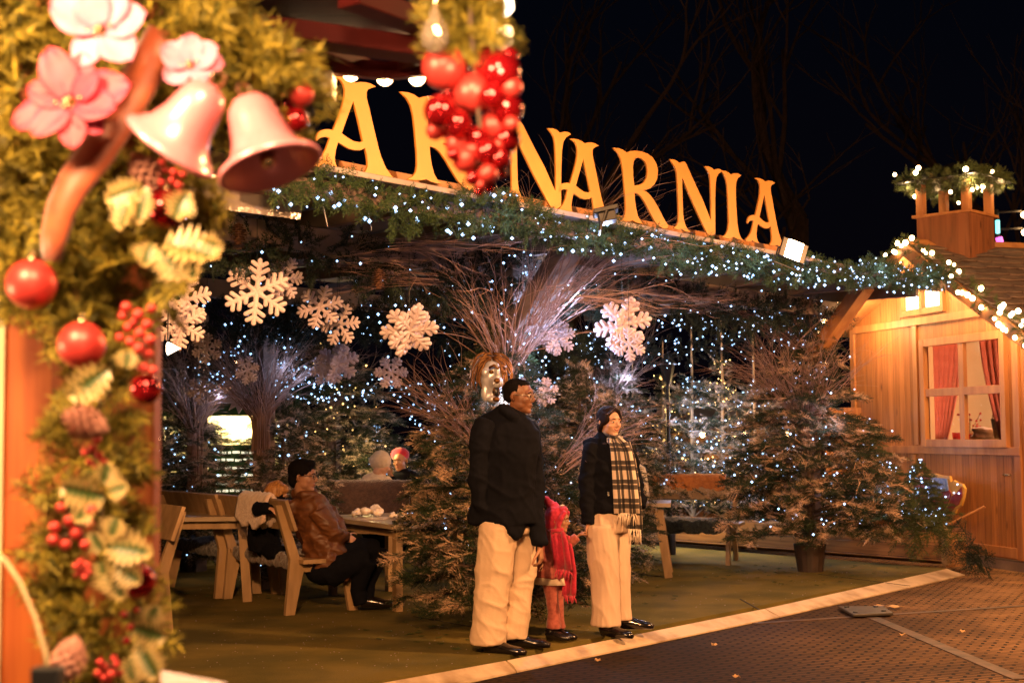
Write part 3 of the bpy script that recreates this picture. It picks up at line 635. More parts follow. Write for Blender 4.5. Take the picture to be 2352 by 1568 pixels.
def foliage(name, cg, cg2, frost, amount, nscale=7.0, rough=.6):
    mt, nt, b, nd, lk = _new(name); b.inputs['Roughness'].default_value = rough; b.inputs['Specular IOR Level'].default_value = .3
    tcn = nd.new('ShaderNodeTexCoord'); nz = nd.new('ShaderNodeTexNoise'); nz.inputs['Scale'].default_value = nscale; nz.inputs['Detail'].default_value = 5; nz.inputs['Roughness'].default_value = .7
    lk.new(tcn.outputs['Object'], nz.inputs['Vector']); ge = nd.new('ShaderNodeNewGeometry')
    mxa = nd.new('ShaderNodeMixRGB'); lk.new(ge.outputs['Random Per Island'], mxa.inputs[0]); mxa.inputs[1].default_value = (*cg, 1); mxa.inputs[2].default_value = (*cg2, 1)
    r = ramp(nd, [(amount, 0.0), (amount + .10, 1.0)]); lk.new(nz.outputs['Fac'], r.inputs[0])
    mx = nd.new('ShaderNodeMixRGB'); lk.new(r.outputs[0], mx.inputs[0]); lk.new(mxa.outputs[0], mx.inputs[1]); mx.inputs[2].default_value = (*frost, 1)
    lk.new(mx.outputs[0], b.inputs['Base Color']); return mt
M['fir'] = foliage('flocked_fir', (.010, .024, .009), (.026, .042, .013), (.70, .48, .32), .505, 4.6)
M['fir2'] = foliage('snowy_fir', (.012, .026, .012), (.03, .045, .018), (.68, .54, .44), .50)
M['fir3'] = foliage('green_fir', (.035, .060, .018), (.075, .095, .025), (.42, .32, .16), .60)
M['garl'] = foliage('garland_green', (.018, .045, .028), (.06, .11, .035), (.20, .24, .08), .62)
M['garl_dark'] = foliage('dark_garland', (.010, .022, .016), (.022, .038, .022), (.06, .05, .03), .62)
M['bark'] = mat('bark', (.13, .08, .05), (.07, .045, .03), .85, scale=(20, 20, 6), bump=.004)
SP = [spray(seed=i) for i in range(1, 4)]
SPS = [spray(L=.13, pairs=3, nl=.024, nw=.0026, dens=.011, flat=.7, seed=i) for i in (11, 12)]
def fir_mesh(H, R, z0, z1, seed, whorls=15, nb=8, droop=.10, sc_=1.0, rise=.25, shape=.85, start=.0, under=1.0):
    """returns foliage mesh data, branch wood tubes (MB) and light points"""
    r = np.random.default_rng(seed); ms = [[], [], []]; wood = MB(); tips = []
    for w_ in range(whorls):
        f = w_ / (whorls - 1); z = z0 + (z1 - z0) * f ** .92 + r.normal() * .02; Lb = R * ((1 - f) ** shape * .93 + .07) * (min(1, under + (1 - under) * f / .22))
        n_ = max(4, int(nb * (1 - .35 * f)))
        for k in range(n_):
            an = 2 * PI * (k + r.uniform(-.3, .3)) / n_ + w_ * 1.3; L = Lb * r.uniform(.78, 1.12)
            if r.random() < .08: L *= 1.22
            jz = r.normal() * .045
            pts = []; m_ = max(3, int(L / .10))
            for i in range(m_ + 1):
                s_ = i / m_; rr = start + (L - start) * s_
                zz = z + jz + L * (rise * s_ - (droop + rise * .45) * s_ * s_) + r.normal() * .006
                pts.append(np.array([math.cos(an + .06 * math.sin(3 * s_ + k)) * rr, math.sin(an + .06 * math.sin(3 * s_ + k)) * rr, zz]))
            wood.tube([tuple(p) for p in pts], [.011 * (1 - .8 * i / m_) * (.4 + .6 * L / R) for i in range(m_ + 1)], 4, cap=False)
            for i in range(1, m_ + 1):
                d = pts[i] - pts[i - 1]; side = np.cross(d, [0, 0, 1.0]); side /= np.linalg.norm(side) + 1e-9; dn = d / (np.linalg.norm(d) + 1e-9)
                if i == m_: ms[r.integers(3)].append(frame(pts[i], dn + r.normal(size=3) * .08, s=sc_ * r.uniform(.7, 1.0), roll=r.normal() * .25))
                if i < m_ * .25: continue
                for sd in (-1, 1):
                    if r.random() < .08: continue
                    dd = dn * .75 + side * sd * r.uniform(.5, 1.0) + np.array([0, 0, r.normal() * .16 - .06])
                    ms[r.integers(3)].append(frame(pts[i], dd, s=sc_ * r.uniform(.75, 1.15) * (.65 + .35 * L / R), roll=r.normal() * .6))
                if r.random() < .35: ms[r.integers(3)].append(frame(pts[i], dn * .6 + np.array([r.normal() * .5, r.normal() * .5, r.uniform(-.9, .5)]), s=sc_ * r.uniform(.5, .8) * (.65 + .35 * L / R), roll=r.normal()))
                tips.append(pts[i] + np.array([r.normal() * .05, r.normal() * .05, .015 + abs(r.normal()) * .03]))
    Vs = []; Fs = []; off = 0
    for q in range(3):
        if not ms[q]: continue
        V, F_ = place_many(*SP[q], ms[q]); Vs.append(V); Fs.append(F_ + off); off += len(V)
    return np_mesh('crown', np.concatenate(Vs), np.concatenate(Fs)), wood, np.array(tips)
def fir_thing(name, label, loc, fm, wood, H, matf, group, pot=True, rz=0, s=1.0, tip=0.0, trunk_r=.035, barkm=None):
    t = thing(name, label, 'fir tree', loc, rz, group); t.scale = (s, s, s)
    o = link_mesh('crown', fm, None, t)
    if not fm.materials: fm.materials.append(matf)
    tr_ = MB(); tr_.tube([(0, 0, 0), (.01, 0, H * .5), (0, .01, H * .9), (0, 0, H + tip)], [trunk_r, trunk_r * .7, trunk_r * .5, trunk_r * .25], 8)
    tr_.v += []; b_ = len(tr_.v); tr_.v += wood.v; tr_.f += [tuple(i + b_ for i in f) for f in wood.f]
    tr_.build('trunk', barkm or M['bark'], t)
    if pot: pt = MB(); pt.lathe([(0, 0), (.13, 0), (.17, .28), (.15, .28), (.12, .05), (0, .05)], n=16); pt.build('pot', M['potm'], t)
    return t
M['potm'] = mat('tree_tub', (.06, .035, .025), (.03, .02, .015), .6, scale=(12, 12, 3))
octV = np.array([(1, 0, 0), (-1, 0, 0), (0, 1, 0), (0, -1, 0), (0, 0, 1), (0, 0, -1)], float)
octF = np.array([(0, 2, 4), (2, 1, 4), (1, 3, 4), (3, 0, 4), (2, 0, 5), (1, 2, 5), (3, 1, 5), (0, 3, 5)])
def bulbs_mesh(pts, r=.0075):
    pts = np.asarray(pts, float); n = len(pts); rr = r * np.random.default_rng(n).uniform(.55, 1.5, n)
    V = octV[None] * rr[:, None, None] + pts[:, None]; F_ = octF[None] + (np.arange(n) * 6)[:, None, None]
    return np_mesh('bulbs', V.reshape(-1, 3), F_.reshape(-1, 3))
def light_string(pts, label, matl, r=.0075, wire=True, group='strings of fairy lights'):
    """one string: thing > wire, bulbs"""
    pts = np.asarray(pts, float); t = thing('fairy_lights', label, 'fairy lights', tuple(pts[0]), 0, group)
    q = pts - pts[0]
    o = link_mesh('bulbs', bulbs_mesh(q, r), matl, t); o['kind'] = 'stuff'
    if wire:
        mb = MB()
        for i in range(len(q) - 1):
            if np.linalg.norm(q[i + 1] - q[i]) < .9: mb.tube([tuple(q[i]), tuple((q[i] + q[i + 1]) / 2 - np.array([0, 0, .01])), tuple(q[i + 1])], .0016, 3, cap=False)
        if mb.v: mb.build('wire', M['wire'], t)
    return t
def tips_to_string(tips, n, loc, s=1.0, rz=0, seed=0, cam_side=True):
    r = np.random.default_rng(seed); c, s2 = math.cos(rz), math.sin(rz)
    w_ = np.array([max(.02, mnoise.noise(Vector(t_) * 2.6 + Vector((seed, 0, 0))) + .12) for t_ in tips]) ** 1.3; q = tips[r.choice(len(tips), min(n, len(tips)), replace=False, p=w_ / w_.sum())]; q = q[np.lexsort((np.arctan2(q[:, 1], q[:, 0]), np.round(q[:, 2] / .15)))]
    q = np.stack([q[:, 0] * c - q[:, 1] * s2, q[:, 0] * s2 + q[:, 1] * c, q[:, 2]], 1) * s
    return q + np.array(loc)
# --- big dressed trees round the posts
big = fir_mesh(2.15, .74, .22, 2.12, 5, whorls=17, nb=12, shape=.55, start=.05, rise=.26, droop=.15, under=.8)
z6 = .06
t1 = fir_thing('fir_tree', 'full dark fir in a tub around the middle post, behind the tall man', (-.16, 10.5, z6), big[0], big[1], 2.0, M['fir'], 'firs around the pergola posts')
big2 = fir_mesh(2.3, 1.08, .36, 2.38, 9, whorls=21, nb=12, shape=.80, start=.05, rise=.34, droop=.15, under=.78)
t2 = fir_thing('fir_tree', 'broad fir in a tub around the right post before the planter', (3.06, 14.5, z6), big2[0], big2[1], 1.8, M['fir'], 'firs around the pergola posts')
def copy_fir(src, loc, rz, s, label, group=None):
    c = copy_tree(src); c.location = loc; c.rotation_euler = (0, 0, rz); c.scale = (s, s, s); c['label'] = label
    if group: c['group'] = group
    return c
lights = []; frosty = {}
def dress(tips, n, loc, label, m_, s=1.0, rz=0, seed=0, r=.0075): return light_string(tips_to_string(tips, n, loc, s, rz, seed), label, m_, r)
dress(big[2], 60, (-.16, 10.5, z6), 'cool white fairy lights in the fir around the middle post', M['white_led'], seed=1, r=.0075)
dress(big2[2], 95, (3.06, 14.5, z6), 'cool white fairy lights in the broad fir at the right post', M['white_led'], seed=2, r=.010)
for loc, rz, s_, lb, n_, src, tp, mm in [
    ((-2.2, 13.4, z6), 1.0, .82, 'frosted fir behind the seated man and blond child', 60, t1, big[2], 'white_led'),
    ((-3.45, 15.0, z6), 2.2, .80, 'fir at the far left beyond the left table', 60, t1, big[2], 'white_led'),
    ((-2.2, 17.3, z6), 3.0, 1.08, 'frosted fir with mixed lights left of the white beanie', 110, t2, big2[2], 'warm_led'),
    ((1.05, 16.3, z6), 4.0, 1.0, 'frosted fir between the standing man and woman', 90, t2, big2[2], 'white_led'),
    ((-.55, 18.6, z6), 5.0, 1.0, 'fir right behind the two distant guests', 90, t1, big[2], 'warm_led'),
    ((-4.4, 17.8, z6), .6, 1.0, 'fir at the left edge before the bright green stall', 60, t2, big2[2], 'white_led'),
    ((.62, 12.7, z6), 1.7, .92, 'frosted fir just right of the middle post', 45, t1, big[2], 'white_led')]:
    c_ = copy_fir(src, loc, rz, s_, lb, 'frosted firs on the terrace')
    if src.name not in frosty:
        k_ = [o for o in src.children if o.name.startswith('crown')][0].data.copy(); k_.materials.clear(); k_.materials.append(M['fir2']); frosty[src.name] = k_
    for o in c_.children:
        if o.name.startswith('crown'): o.data = frosty[src.name]
    dress(tp, n_, loc, 'fairy lights in the ' + lb, M[mm], s_, rz, int(n_ + loc[1]), r=.0105)
M['bark_l'] = mat('pale_bark', (.50, .36, .22), (.34, .23, .13), .8, scale=(20, 20, 6))  # paler than the other bark, so the bare leaders show up
# --- tall pointed firs in the planter, with bare leaders
tall = [fir_mesh(2.5, .62, .15, 1.95, 21, whorls=11, nb=7, shape=.85, rise=.75, droop=.05), fir_mesh(2.5, .70, .2, 1.85, 23, whorls=9, nb=6, shape=.8, rise=.85, droop=.02)]
T3 = fir_thing('pointed_fir', 'pointed fir with warm lights just left of the woman, bare leader', (0, 0, 0), tall[0][0], tall[0][1], 2.05, M['fir2'], 'pointed firs in the planter', pot=False, tip=.55, trunk_r=.034, barkm=M['bark_l'])
T4 = fir_thing('pointed_fir', 'x', (0, 0, 0), tall[1][0], tall[1][1], 2.0, M['fir2'], 'pointed firs in the planter', pot=False, tip=.55, trunk_r=.034, barkm=M['bark_l'])
rows = [(1370, 825, 19.5, 0, 'warm_led', 'pointed fir with warm lights just left of the woman'), (1452, 820, 19.3, 1, 'white_led', 'pointed fir with cool lights directly behind the woman'),
        (1522, 782, 19.8, 0, 'warm_led', 'pointed fir with warm lights behind the black lamp post'), (1587, 738, 18.6, 1, 'white_led', 'tall pointed fir with cool lights right of the lamp post'),
        (1655, 735, 18.2, 0, 'warm_led', 'tall pointed fir with warm lights before the white-roofed stall'), (1728, 745, 17.6, 1, 'white_led', 'tall pointed fir left of the broad dressed fir'),
        (1800, 850, 17.3, 0, 'white_led', 'pointed fir hidden low behind the broad dressed fir'),
        (1410, 900, 21.5, 1, 'warm_led', 'lower fir with warm lights behind the woman'), (1560, 880, 21.5, 0, 'warm_led', 'lower fir behind the lamp post'), (1690, 880, 20.5, 1, 'white_led', 'lower fir before the white stall roof'), (1300, 930, 21.0, 0, 'warm_led', 'lower fir in the gap between man and woman'),
        (860, 900, 22.0, 1, 'white_led', 'far fir hung with cool lights left of the middle post'), (1130, 950, 22.0, 0, 'warm_led', 'far fir behind the middle post'), (1215, 900, 23.0, 1, 'white_led', 'far fir right behind the tall man')]
used = {0: False, 1: False}
for i, (px, py, Y, k, mm, lb) in enumerate(rows):
    tp = P(px, py, Y); s_ = (tp.z - .15) / 2.6; loc = (tp.x, Y, .15); src = (T3, T4)[k]
    if not used[k]: o = src; used[k] = True; o.location = loc; o.scale = (s_,) * 3; o['label'] = lb; rz = 0
    else: rz = i * 1.1; o = copy_fir(src, loc, rz, s_, lb)
    dress(tall[k][2], 120, loc, 'fairy lights on the ' + lb, M[mm], s_, rz, i, r=.0125)
# --- small firs in and over the planter's near end
for i, (loc, s_, lb) in enumerate([((pa + PLd * 1.1 + thk * .16).to_tuple()[:2] + (.3,), .52, 'small young fir in the planter beside the hut'), ((pa + PLd * .42 + thk * .2).to_tuple()[:2] + (.28,), .36, 'lowest young fir at the planter end below the hut window')]):
    c = copy_fir(t2, loc, i * 2.0, s_, lb, 'young firs in the planter'); c.children and None
    for ch in list(c.children):
        if ch.name.startswith('pot'): bpy.data.objects.remove(ch)
        elif ch.name.startswith('crown'): ch.data = ch.data.copy(); ch.data.materials.clear(); ch.data.materials.append(M['fir3'])
    dress(big2[2], 110 - 40 * i, loc, 'fairy lights in the ' + lb, M['white_led'], s_, i * 2.0, 40 + i, r=.010)
# cut branches hanging over the planter edge
def branch_pile(pts, label, n, seed, spread=.12, L=1.2, mm='fir3', down=-.3):
    r = np.random.default_rng(seed); ms = []
    for i in range(n):
        f = r.random() * (len(pts) - 1); k = int(f); p = np.array(pts[k]) * (1 - f + k) + np.array(pts[min(k + 1, len(pts) - 1)]) * (f - k)
        d = r.normal(size=3) * .6 + np.array([-.3, -.4, down]); ms.append(frame(p + r.normal(size=3) * spread * .5, d, s=L * r.uniform(.7, 1.2), roll=r.normal()))
    V, F_ = place_many(*SP[0], ms); o_ = Vector(pts[0]); V = V - np.array(o_); o = link_mesh('cut_branches', np_mesh('b', V, F_), M[mm]); o.location = o_
    return tag(o, label, 'fir branches')
branch_pile([P(2075, 1215, 14.4), P(2150, 1200, 14.3), P(2190, 1240, 14.1)], 'cut fir twigs hanging over the corner of the planter box', 34, 1, .14)
branch_pile([P(2205, 1235, 14.4), P(2240, 1275, 14.2), P(2260, 1300, 14.3)], 'cut fir twigs lying on the ground between planter and hut', 40, 2, .12, .9, 'garl_dark')
# needles and small twigs shed on the carpet round the firs
r = np.random.default_rng(99); ms = []
for (cx_, cy_, rad, n_) in ((-.16, 10.3, 1.0, 60), (3.06, 14.2, 1.2, 60), (.6, 12.5, .9, 30), (-2.2, 13.1, .9, 25)):
    for i in range(n_):
        a_, q_ = r.uniform(0, 2 * PI), rad * r.random() ** .5; p_ = (cx_ + q_ * math.cos(a_), cy_ + q_ * math.sin(a_), .066)
        if (Vector(p_) - K0).dot(Vector((-Kd.y, Kd.x, 0))) < .1: continue
        ms.append(frame(p_, (r.normal(), r.normal(), .02), s=r.uniform(.15, .35)))
V, F_ = place_many(*SP[0], ms); o = link_mesh('shed_twigs', np_mesh('shed', V, F_), M['fir3']); tag(o, 'shed fir needles and twig bits scattered on the carpet round the tubs', 'fir needles', kind='stuff')
# ------------------------------------------------------------------ garlands along paths
def path_pts(pts, step):
    pts = [np.array(p, float) for p in pts]; out = []
    for a, b_ in zip(pts[:-1], pts[1:]):
        n_ = max(1, int(np.linalg.norm(b_ - a) / step)); out += [a + (b_ - a) * i / n_ for i in range(n_)]
    return out + [pts[-1]]
def garland(pts, R, label, mt_, dens=26, seed=0, droops=(), s=1.0, name='fir_garland', group='fir garlands on the pergola', tmpl=None, drop=.15, cat='garland', size=None):
    """thick fir garland: sprays radiating from a path; returns its object and surface points"""
    r = np.random.default_rng(seed); ms = []; surf = []; tmpl = tmpl or SPS; c = path_pts(pts, .05); size = size or R * 6.5
    for i, p in enumerate(c):
        d = c[min(i + 1, len(c) - 1)] - c[max(i - 1, 0)]; d /= np.linalg.norm(d) + 1e-9
        lump = 1 + .35 * mnoise.noise(Vector((i * .12, seed, 0)))
        for k in range(max(1, int(dens * .05 * (1 + r.random())))):
            a = r.normal(size=3); a -= d * a.dot(d); a /= np.linalg.norm(a) + 1e-9; a[2] -= drop; rad = R * lump * r.uniform(.1, .75)
            q = p + a * rad; ms.append(frame(q, a + d * r.normal() * .5, upv=r.normal(size=3), s=s * size * r.uniform(.65, 1.2) * lump, roll=r.normal()))
            surf.append(p + a * R * lump * r.uniform(.6, 1.25))
    o_ = np.array(pts[0], float); Vs = []; Fs = []; off = 0
    for q in range(len(tmpl)):
        V, F_ = place_many(*tmpl[q], ms[q::len(tmpl)]); Vs.append(V); Fs.append(F_ + off); off += len(V)
    o = link_mesh(name, np_mesh(name, np.concatenate(Vs) - o_, np.concatenate(Fs)), mt_); o.location = tuple(o_)
    tag(o, label, cat, group); return o, np.array(surf)
# facade garland: sags in lumps in front of the beam
gp = [tuple(FP(-.75 + i * .42, -.10 + .03 * math.sin(i), 2.872 + max(0, i - 13) * .022 + .035 * math.sin(i * 1.9) - (.02 if i % 4 == 2 else 0))) for i in range(22)]
g_, surf = garland(gp, .122, 'thick green fir garland with cool lights below the sign letters', M['garl'], dens=150, seed=3, s=.95)
r = np.random.default_rng(5); front = surf[(surf - np.array(F0)) @ np.array(N) < .02]; q = front[r.permutation(len(front))[:330]]; q = q[np.argsort(q @ np.array(U))]
fs = thing('fairy_lights', 'dense cool white fairy lights woven through the garland under the sign', 'fairy lights', tuple(q[0]), 0, 'strings of fairy lights')
idx = r.permutation(len(q)); bm_ = bulbs_mesh(np.zeros((1, 3)), .0105); bm_.materials.append(M['white_led'])
for i in idx[:100]:
    o = bpy.data.objects.new('bulb', bm_); col.objects.link(o); o.parent = fs; o.location = tuple(q[i] - q[0]); o.scale = (r.uniform(.7, 1.4),) * 3
o = link_mesh('bulbs', bulbs_mesh(q[idx[100:]] - q[0], .0100), M['white_led'], fs); o['kind'] = 'stuff'
mb = MB()
for i in range(len(q) - 1): mb.tube([tuple(q[i] - q[0]), tuple(q[i + 1] - q[0])], .0016, 3, cap=False)
mb.build('wire', M['wire'], fs)
# inner garlands and light strings
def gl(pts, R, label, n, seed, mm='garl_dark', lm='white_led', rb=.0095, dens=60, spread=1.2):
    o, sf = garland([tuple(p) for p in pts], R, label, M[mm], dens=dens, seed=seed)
    if n:
        rr = np.random.default_rng(seed + 50); qq = sf[rr.permutation(len(sf))[:n]]; ax0 = np.array(pts[-1]) - np.array(pts[0]); qq = qq[np.argsort(qq @ ax0)]; qq = qq + rr.normal(size=qq.shape) * .03 * spread
        light_string(qq, 'cool fairy lights on the ' + label, M[lm], rb)
def sagp(a, b_, sag, n=8): a, b_ = Vector(a), Vector(b_); return [a.lerp(b_, i / n) - Z * (sag * math.sin(PI * i / n)) for i in range(n + 1)]
pc, pr, pbl, pbr, pfl, pfm = [p for p, k in posts]
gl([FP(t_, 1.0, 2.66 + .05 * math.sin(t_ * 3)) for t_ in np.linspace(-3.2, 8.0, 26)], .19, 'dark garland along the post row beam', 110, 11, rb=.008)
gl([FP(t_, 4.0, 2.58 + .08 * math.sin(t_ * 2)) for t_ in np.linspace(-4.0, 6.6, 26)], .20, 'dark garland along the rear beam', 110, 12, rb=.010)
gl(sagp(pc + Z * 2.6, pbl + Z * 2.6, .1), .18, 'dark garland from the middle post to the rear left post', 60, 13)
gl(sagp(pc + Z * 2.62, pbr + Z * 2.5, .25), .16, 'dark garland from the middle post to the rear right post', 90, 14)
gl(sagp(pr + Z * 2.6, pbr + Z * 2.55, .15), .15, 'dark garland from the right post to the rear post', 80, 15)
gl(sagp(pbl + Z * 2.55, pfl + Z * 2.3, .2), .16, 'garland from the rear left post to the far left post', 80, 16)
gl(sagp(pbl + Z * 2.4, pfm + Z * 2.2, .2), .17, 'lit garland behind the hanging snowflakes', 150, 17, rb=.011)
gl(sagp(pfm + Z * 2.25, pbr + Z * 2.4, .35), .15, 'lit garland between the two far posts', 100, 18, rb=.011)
gl(sagp(pc + Z * 2.9, pc + Z * 1.9, 0), .14, 'green garland wound round the top of the middle post', 80, 19, 'garl')
gl(sagp(pr + Z * 2.75, pr + Z * 1.9, 0), .16, 'green garland wound round the top of the right post', 90, 20, 'garl')
gl(sagp(FP(-2.5, .5, 2.66), FP(-.2, 2.6, 2.7), .1), .22, 'dark garland under the left end of the canopy', 40, 26)
# strings hung far behind, sagging in the dark
rr = np.random.default_rng(77)
for k, (x0, y0, x1, y1, Y, sg, n_) in enumerate([(1120, 860, 1110, 1080, 21, 0, 26), (1010, 880, 1200, 985, 22, .2, 30), (1150, 1000, 1175, 900, 21, .1, 20), (1240, 1010, 1240, 850, 22, 0, 18), (1480, 735, 1800, 720, 16, .12, 42), (1200, 890, 1330, 840, 17, .15, 24), (1040, 860, 1060, 1040, 20, 0, 22), (900, 860, 1000, 1000, 20, .2, 26), (740, 880, 905, 830, 16, .3, 30), (1000, 900, 1010, 1060, 23, 0, 22)]):
    a, b_ = P(x0, y0, Y), P(x1, y1, Y); pts = [a.lerp(b_, i / n_) - Z * (sg * math.sin(PI * i / n_)) + Vector(rr.normal(size=3) * .05) for i in range(n_ + 1)]
    light_string([tuple(p) for p in pts], ['drooping line of cool lights in the dark behind the man', 'sagging line of cool lights above the distant guests', 'short line of cool lights left of the man\'s shoulder', 'upright line of lights just right of the man\'s head', 'line of lights along the rear edge of the canopy at right', 'sagging line of lights under the right snowflakes', 'upright line of lights between distant firs', 'slanting line of lights over the white beanie', 'sagging line of lights behind the left twig fan', 'upright line of lights behind the distant guests'][k], M['white_led'], .011)
# bluish light the bulbs give off
for p, e in [(pc - N * .35 + U * .2 + Z * 2.15, 46), (pc + U * .35 - N * .3 + Z * 2.55, 50), (pc - U * .4 - N * .3 + Z * 1.75, 22), (pr + U * -.6 - N * .5 + Z * 1.6, 7), (pbl - N * .4 + Z * 2.1, 8), (pfl + Vector((.3, -.5, 1.9)), 9), (pbr + Vector((.2, -.5, 2.1)), 20), (Vector((2.2, 17.6, 1.7)), 75), (Vector((1.6, 18.0, 1.0)), 60), (Vector((2.8, 16.6, 1.2)), 60), (FP(.9, -.36, 2.78), 7), (FP(1.9, -.36, 2.78), 8), (FP(2.9, -.36, 2.78), 9), (FP(3.9, -.36, 2.78), 9), (FP(4.9, -.36, 2.78), 9), (FP(6.2, -.36, 2.93), 12), (FP(7.3, -.36, 3.0), 12), (Vector((-.9, 17.0, 1.5)), 20), (pa + PLd * .6 - thk * .25 + Z * .75, 7)]:
    lamp('POINT', 'fairy_light_glow', p, e * .55, COOL, .04)
for p, e in [(Vector((1.25, 17.9, 1.6)), 70), (Vector((2.45, 16.9, 1.9)), 60), (Vector((-1.6, 16.0, 1.4)), 50), (Vector((1.9, 17.2, .7)), 45)]: lamp('POINT', 'fairy_light_glow', p, e * .55, (1.0, .66, .25), .04)
# ------------------------------------------------------------------ twig fans on the posts
M['twig'] = mat('bare_twigs', (.42, .27, .22), (.24, .14, .11), .6, scale=(5, 5, 5))
def twig_fan(base, n, L, spread, label, seed, lean=(0, 0), bundle=0.0, group='bundles of bare twigs on the posts', r0=.004, az=None, horiz=0.0, br=3):
    rn = random.Random(seed); mb = MB()
    def twig(p, d, ln, r_, lvl):
        pts = [p]; k = 6; q = p.copy(); dd = d.copy()
        cur = Vector((rn.gauss(0, 1), rn.gauss(0, 1), rn.gauss(0, .6))) * .10
        for i in range(k):
            dd = (dd + cur * (.9 if lvl else .6) + Vector((rn.gauss(0, .045), rn.gauss(0, .045), rn.gauss(0, .03))) + Vector((dd.x, dd.y, 0)) * .10).normalized()
            q = q + dd * ln / k; pts.append(q.copy())
        mb.tube(pts, [r_ * (1 - .75 * i / k) for i in range(k + 1)], 3, cap=False)
        if lvl < 2:
            for j in range(br if lvl == 0 else 2):
                i = rn.randint(1, k - 1); d2 = (pts[i + 1] - pts[i]).normalized() + Vector((rn.gauss(0, .32), rn.gauss(0, .32), rn.gauss(0, .2)))
                twig(pts[i], d2.normalized(), ln * rn.uniform(.35, .6), r_ * .6, lvl + 1)
    for i in range(n):
        a = rn.uniform(0, 2 * PI) if az is None else az + rn.gauss(0, .5)
        s_ = spread * (rn.random() ** .6)
        d = Vector((math.cos(a) * s_ + lean[0], math.sin(a) * s_ + lean[1], 1.0 - horiz)).normalized()
        p = Vector((math.cos(a) * rn.uniform(0, .09), math.sin(a) * rn.uniform(0, .09), rn.uniform(-.05, .05)))
        if bundle: mb.tube([p - Z * bundle, p * .9 - Z * bundle * .4, p], [r_ * 1.4 if False else r0 * 1.3] * 3, 3, cap=False)
        twig(p, d, L * rn.uniform(.6, 1.1), r0 * rn.uniform(.7, 1.1), 0)
    o = mb.build('twig_bundle', M['twig'], None); o.location = base; return tag(o, label, 'twigs', group)
twig_fan(pc + Vector((-.04, -.16, 1.95)), 80, 1.15, .85, 'wide fan of bare twigs on the middle post above the tall man', 1, r0=.0062, br=2)
twig_fan(pc + Vector((.15, -.15, 2.3)), 42, 1.3, .5, 'twigs slanting right along the brace of the middle post', 21, lean=(.55, -.2), r0=.0038)
twig_fan(pc + Vector((-.3, -.25, 1.45)), 34, .75, .5, 'low twigs sticking out left of the lion mask', 22, lean=(-.9, -.2), r0=.0036)
twig_fan(pc + Vector((.35, -.35, 1.25)), 20, .75, .5, 'twigs sticking out to the right behind the tall man', 23, lean=(1.0, -.1), r0=.0036)
twig_fan(pr + Vector((-.05, -.15, 1.45)), 90, 1.15, .55, 'bundle of bare twigs on the right post before the hut', 2, lean=(-.22, -.1), r0=.006)
twig_fan(pr + Vector((-.1, -.15, 2.35)), 30, .9, .7, 'thin twigs reaching left under the beam at the right post', 24, lean=(-.9, 0), r0=.004)
twig_fan(pbl + Vector((0, -.15, 1.65)), 90, 1.05, .75, 'twig fan on the rear left post behind the seated man', 3, r0=.005, bundle=.3)
twig_fan(pfl + Vector((0, -.15, 1.55)), 80, 1.0, .6, 'twig column on the far left post behind the left table', 4, r0=.006, bundle=1.0)
twig_fan(pfm + Vector((0, -.15, 1.75)), 60, .9, .7, 'distant twig fan below the small snowflakes', 5, r0=.006, bundle=.4)
twig_fan(pbr + Vector((0, -.15, 1.75)), 70, 1.15, .6, 'twig fan on the rear right post under a snowflake', 6, r0=.005)
# brush twigs laid under the canopy
for k, (px, py, Y, lx, lb) in enumerate([(1000, 640, 9.6, -1, 'thin twigs laid leftwards under the canopy near the brace'), (720, 600, 9.2, 1, 'tangle of thin twigs under the canopy behind the bells'), (620, 560, 8.8, -1, 'thin twigs reaching left under the canopy end'), (1330, 680, 10.4, 1, 'thin twigs reaching right from the middle post'), (1500, 690, 12.2, 1, 'thin twigs under the canopy above the cool firs'), (1700, 690, 13.6, -1, 'thin twigs under the canopy near the right post'), (900, 560, 9.0, 1, 'thin curled twigs right below the front garland')]):
    o = twig_fan(P(px, py, Y), 15, .75, .5, lb, 60 + k, lean=(lx * 1.0, .25 * lx), horiz=.98, r0=.0033, br=2, group='thin twigs laid under the canopy')
# ------------------------------------------------------------------ snowflakes
M['snow'] = mat('glitter_foam', (.86, .72, .76), (.76, .62, .66), .65, scale=(14, 14, 14), bump=.004, bscale=120)
def flake_mb(R, arms=6, thick=.035, r_=.062, seed=0):
    mb = MB(); k = R
    for i in range(arms):
        a = 2 * PI * i / arms + PI / 2; d = Vector((math.cos(a), 0, math.sin(a))); s_ = Vector((-d.z, 0, d.x))
        def cap(p, q, rr): 
            dd = (q - p).normalized(); mb.tube([p - dd * rr * .8, p - dd * rr * .35, p, q, q + dd * rr * .5, q + dd * rr * .85], [rr * .45, rr * .85, rr, rr, rr * .8, rr * .35], 8, flat_dir=(0, 1, 0))
        cap(d * .05 * k, d * .97 * k, r_ * k * 1.25)
        for f, ln in ((.34, .17), (.54, .27), (.76, .21)):
            for sd in (-1, 1): cap(d * f * k, d * (f + ln * .62) * k + s_ * sd * ln * k, r_ * k * 1.15)
    mb.ell((0, 0, 0), (.20 * k, .05 * k, .20 * k), nu=12, nv=7)
    return mb
fm = [flake_mb(1.0), flake_mb(1.0, arms=6, r_=.074)]
fmesh = []
for i, q in enumerate(fm):
    me = bpy.data.meshes.new('flake'); me.from_pydata(q.v, [], q.f); me.update(); me.materials.append(M['snow']); me.polygons.foreach_set('use_smooth', [True] * len(me.polygons)); fmesh.append(me)
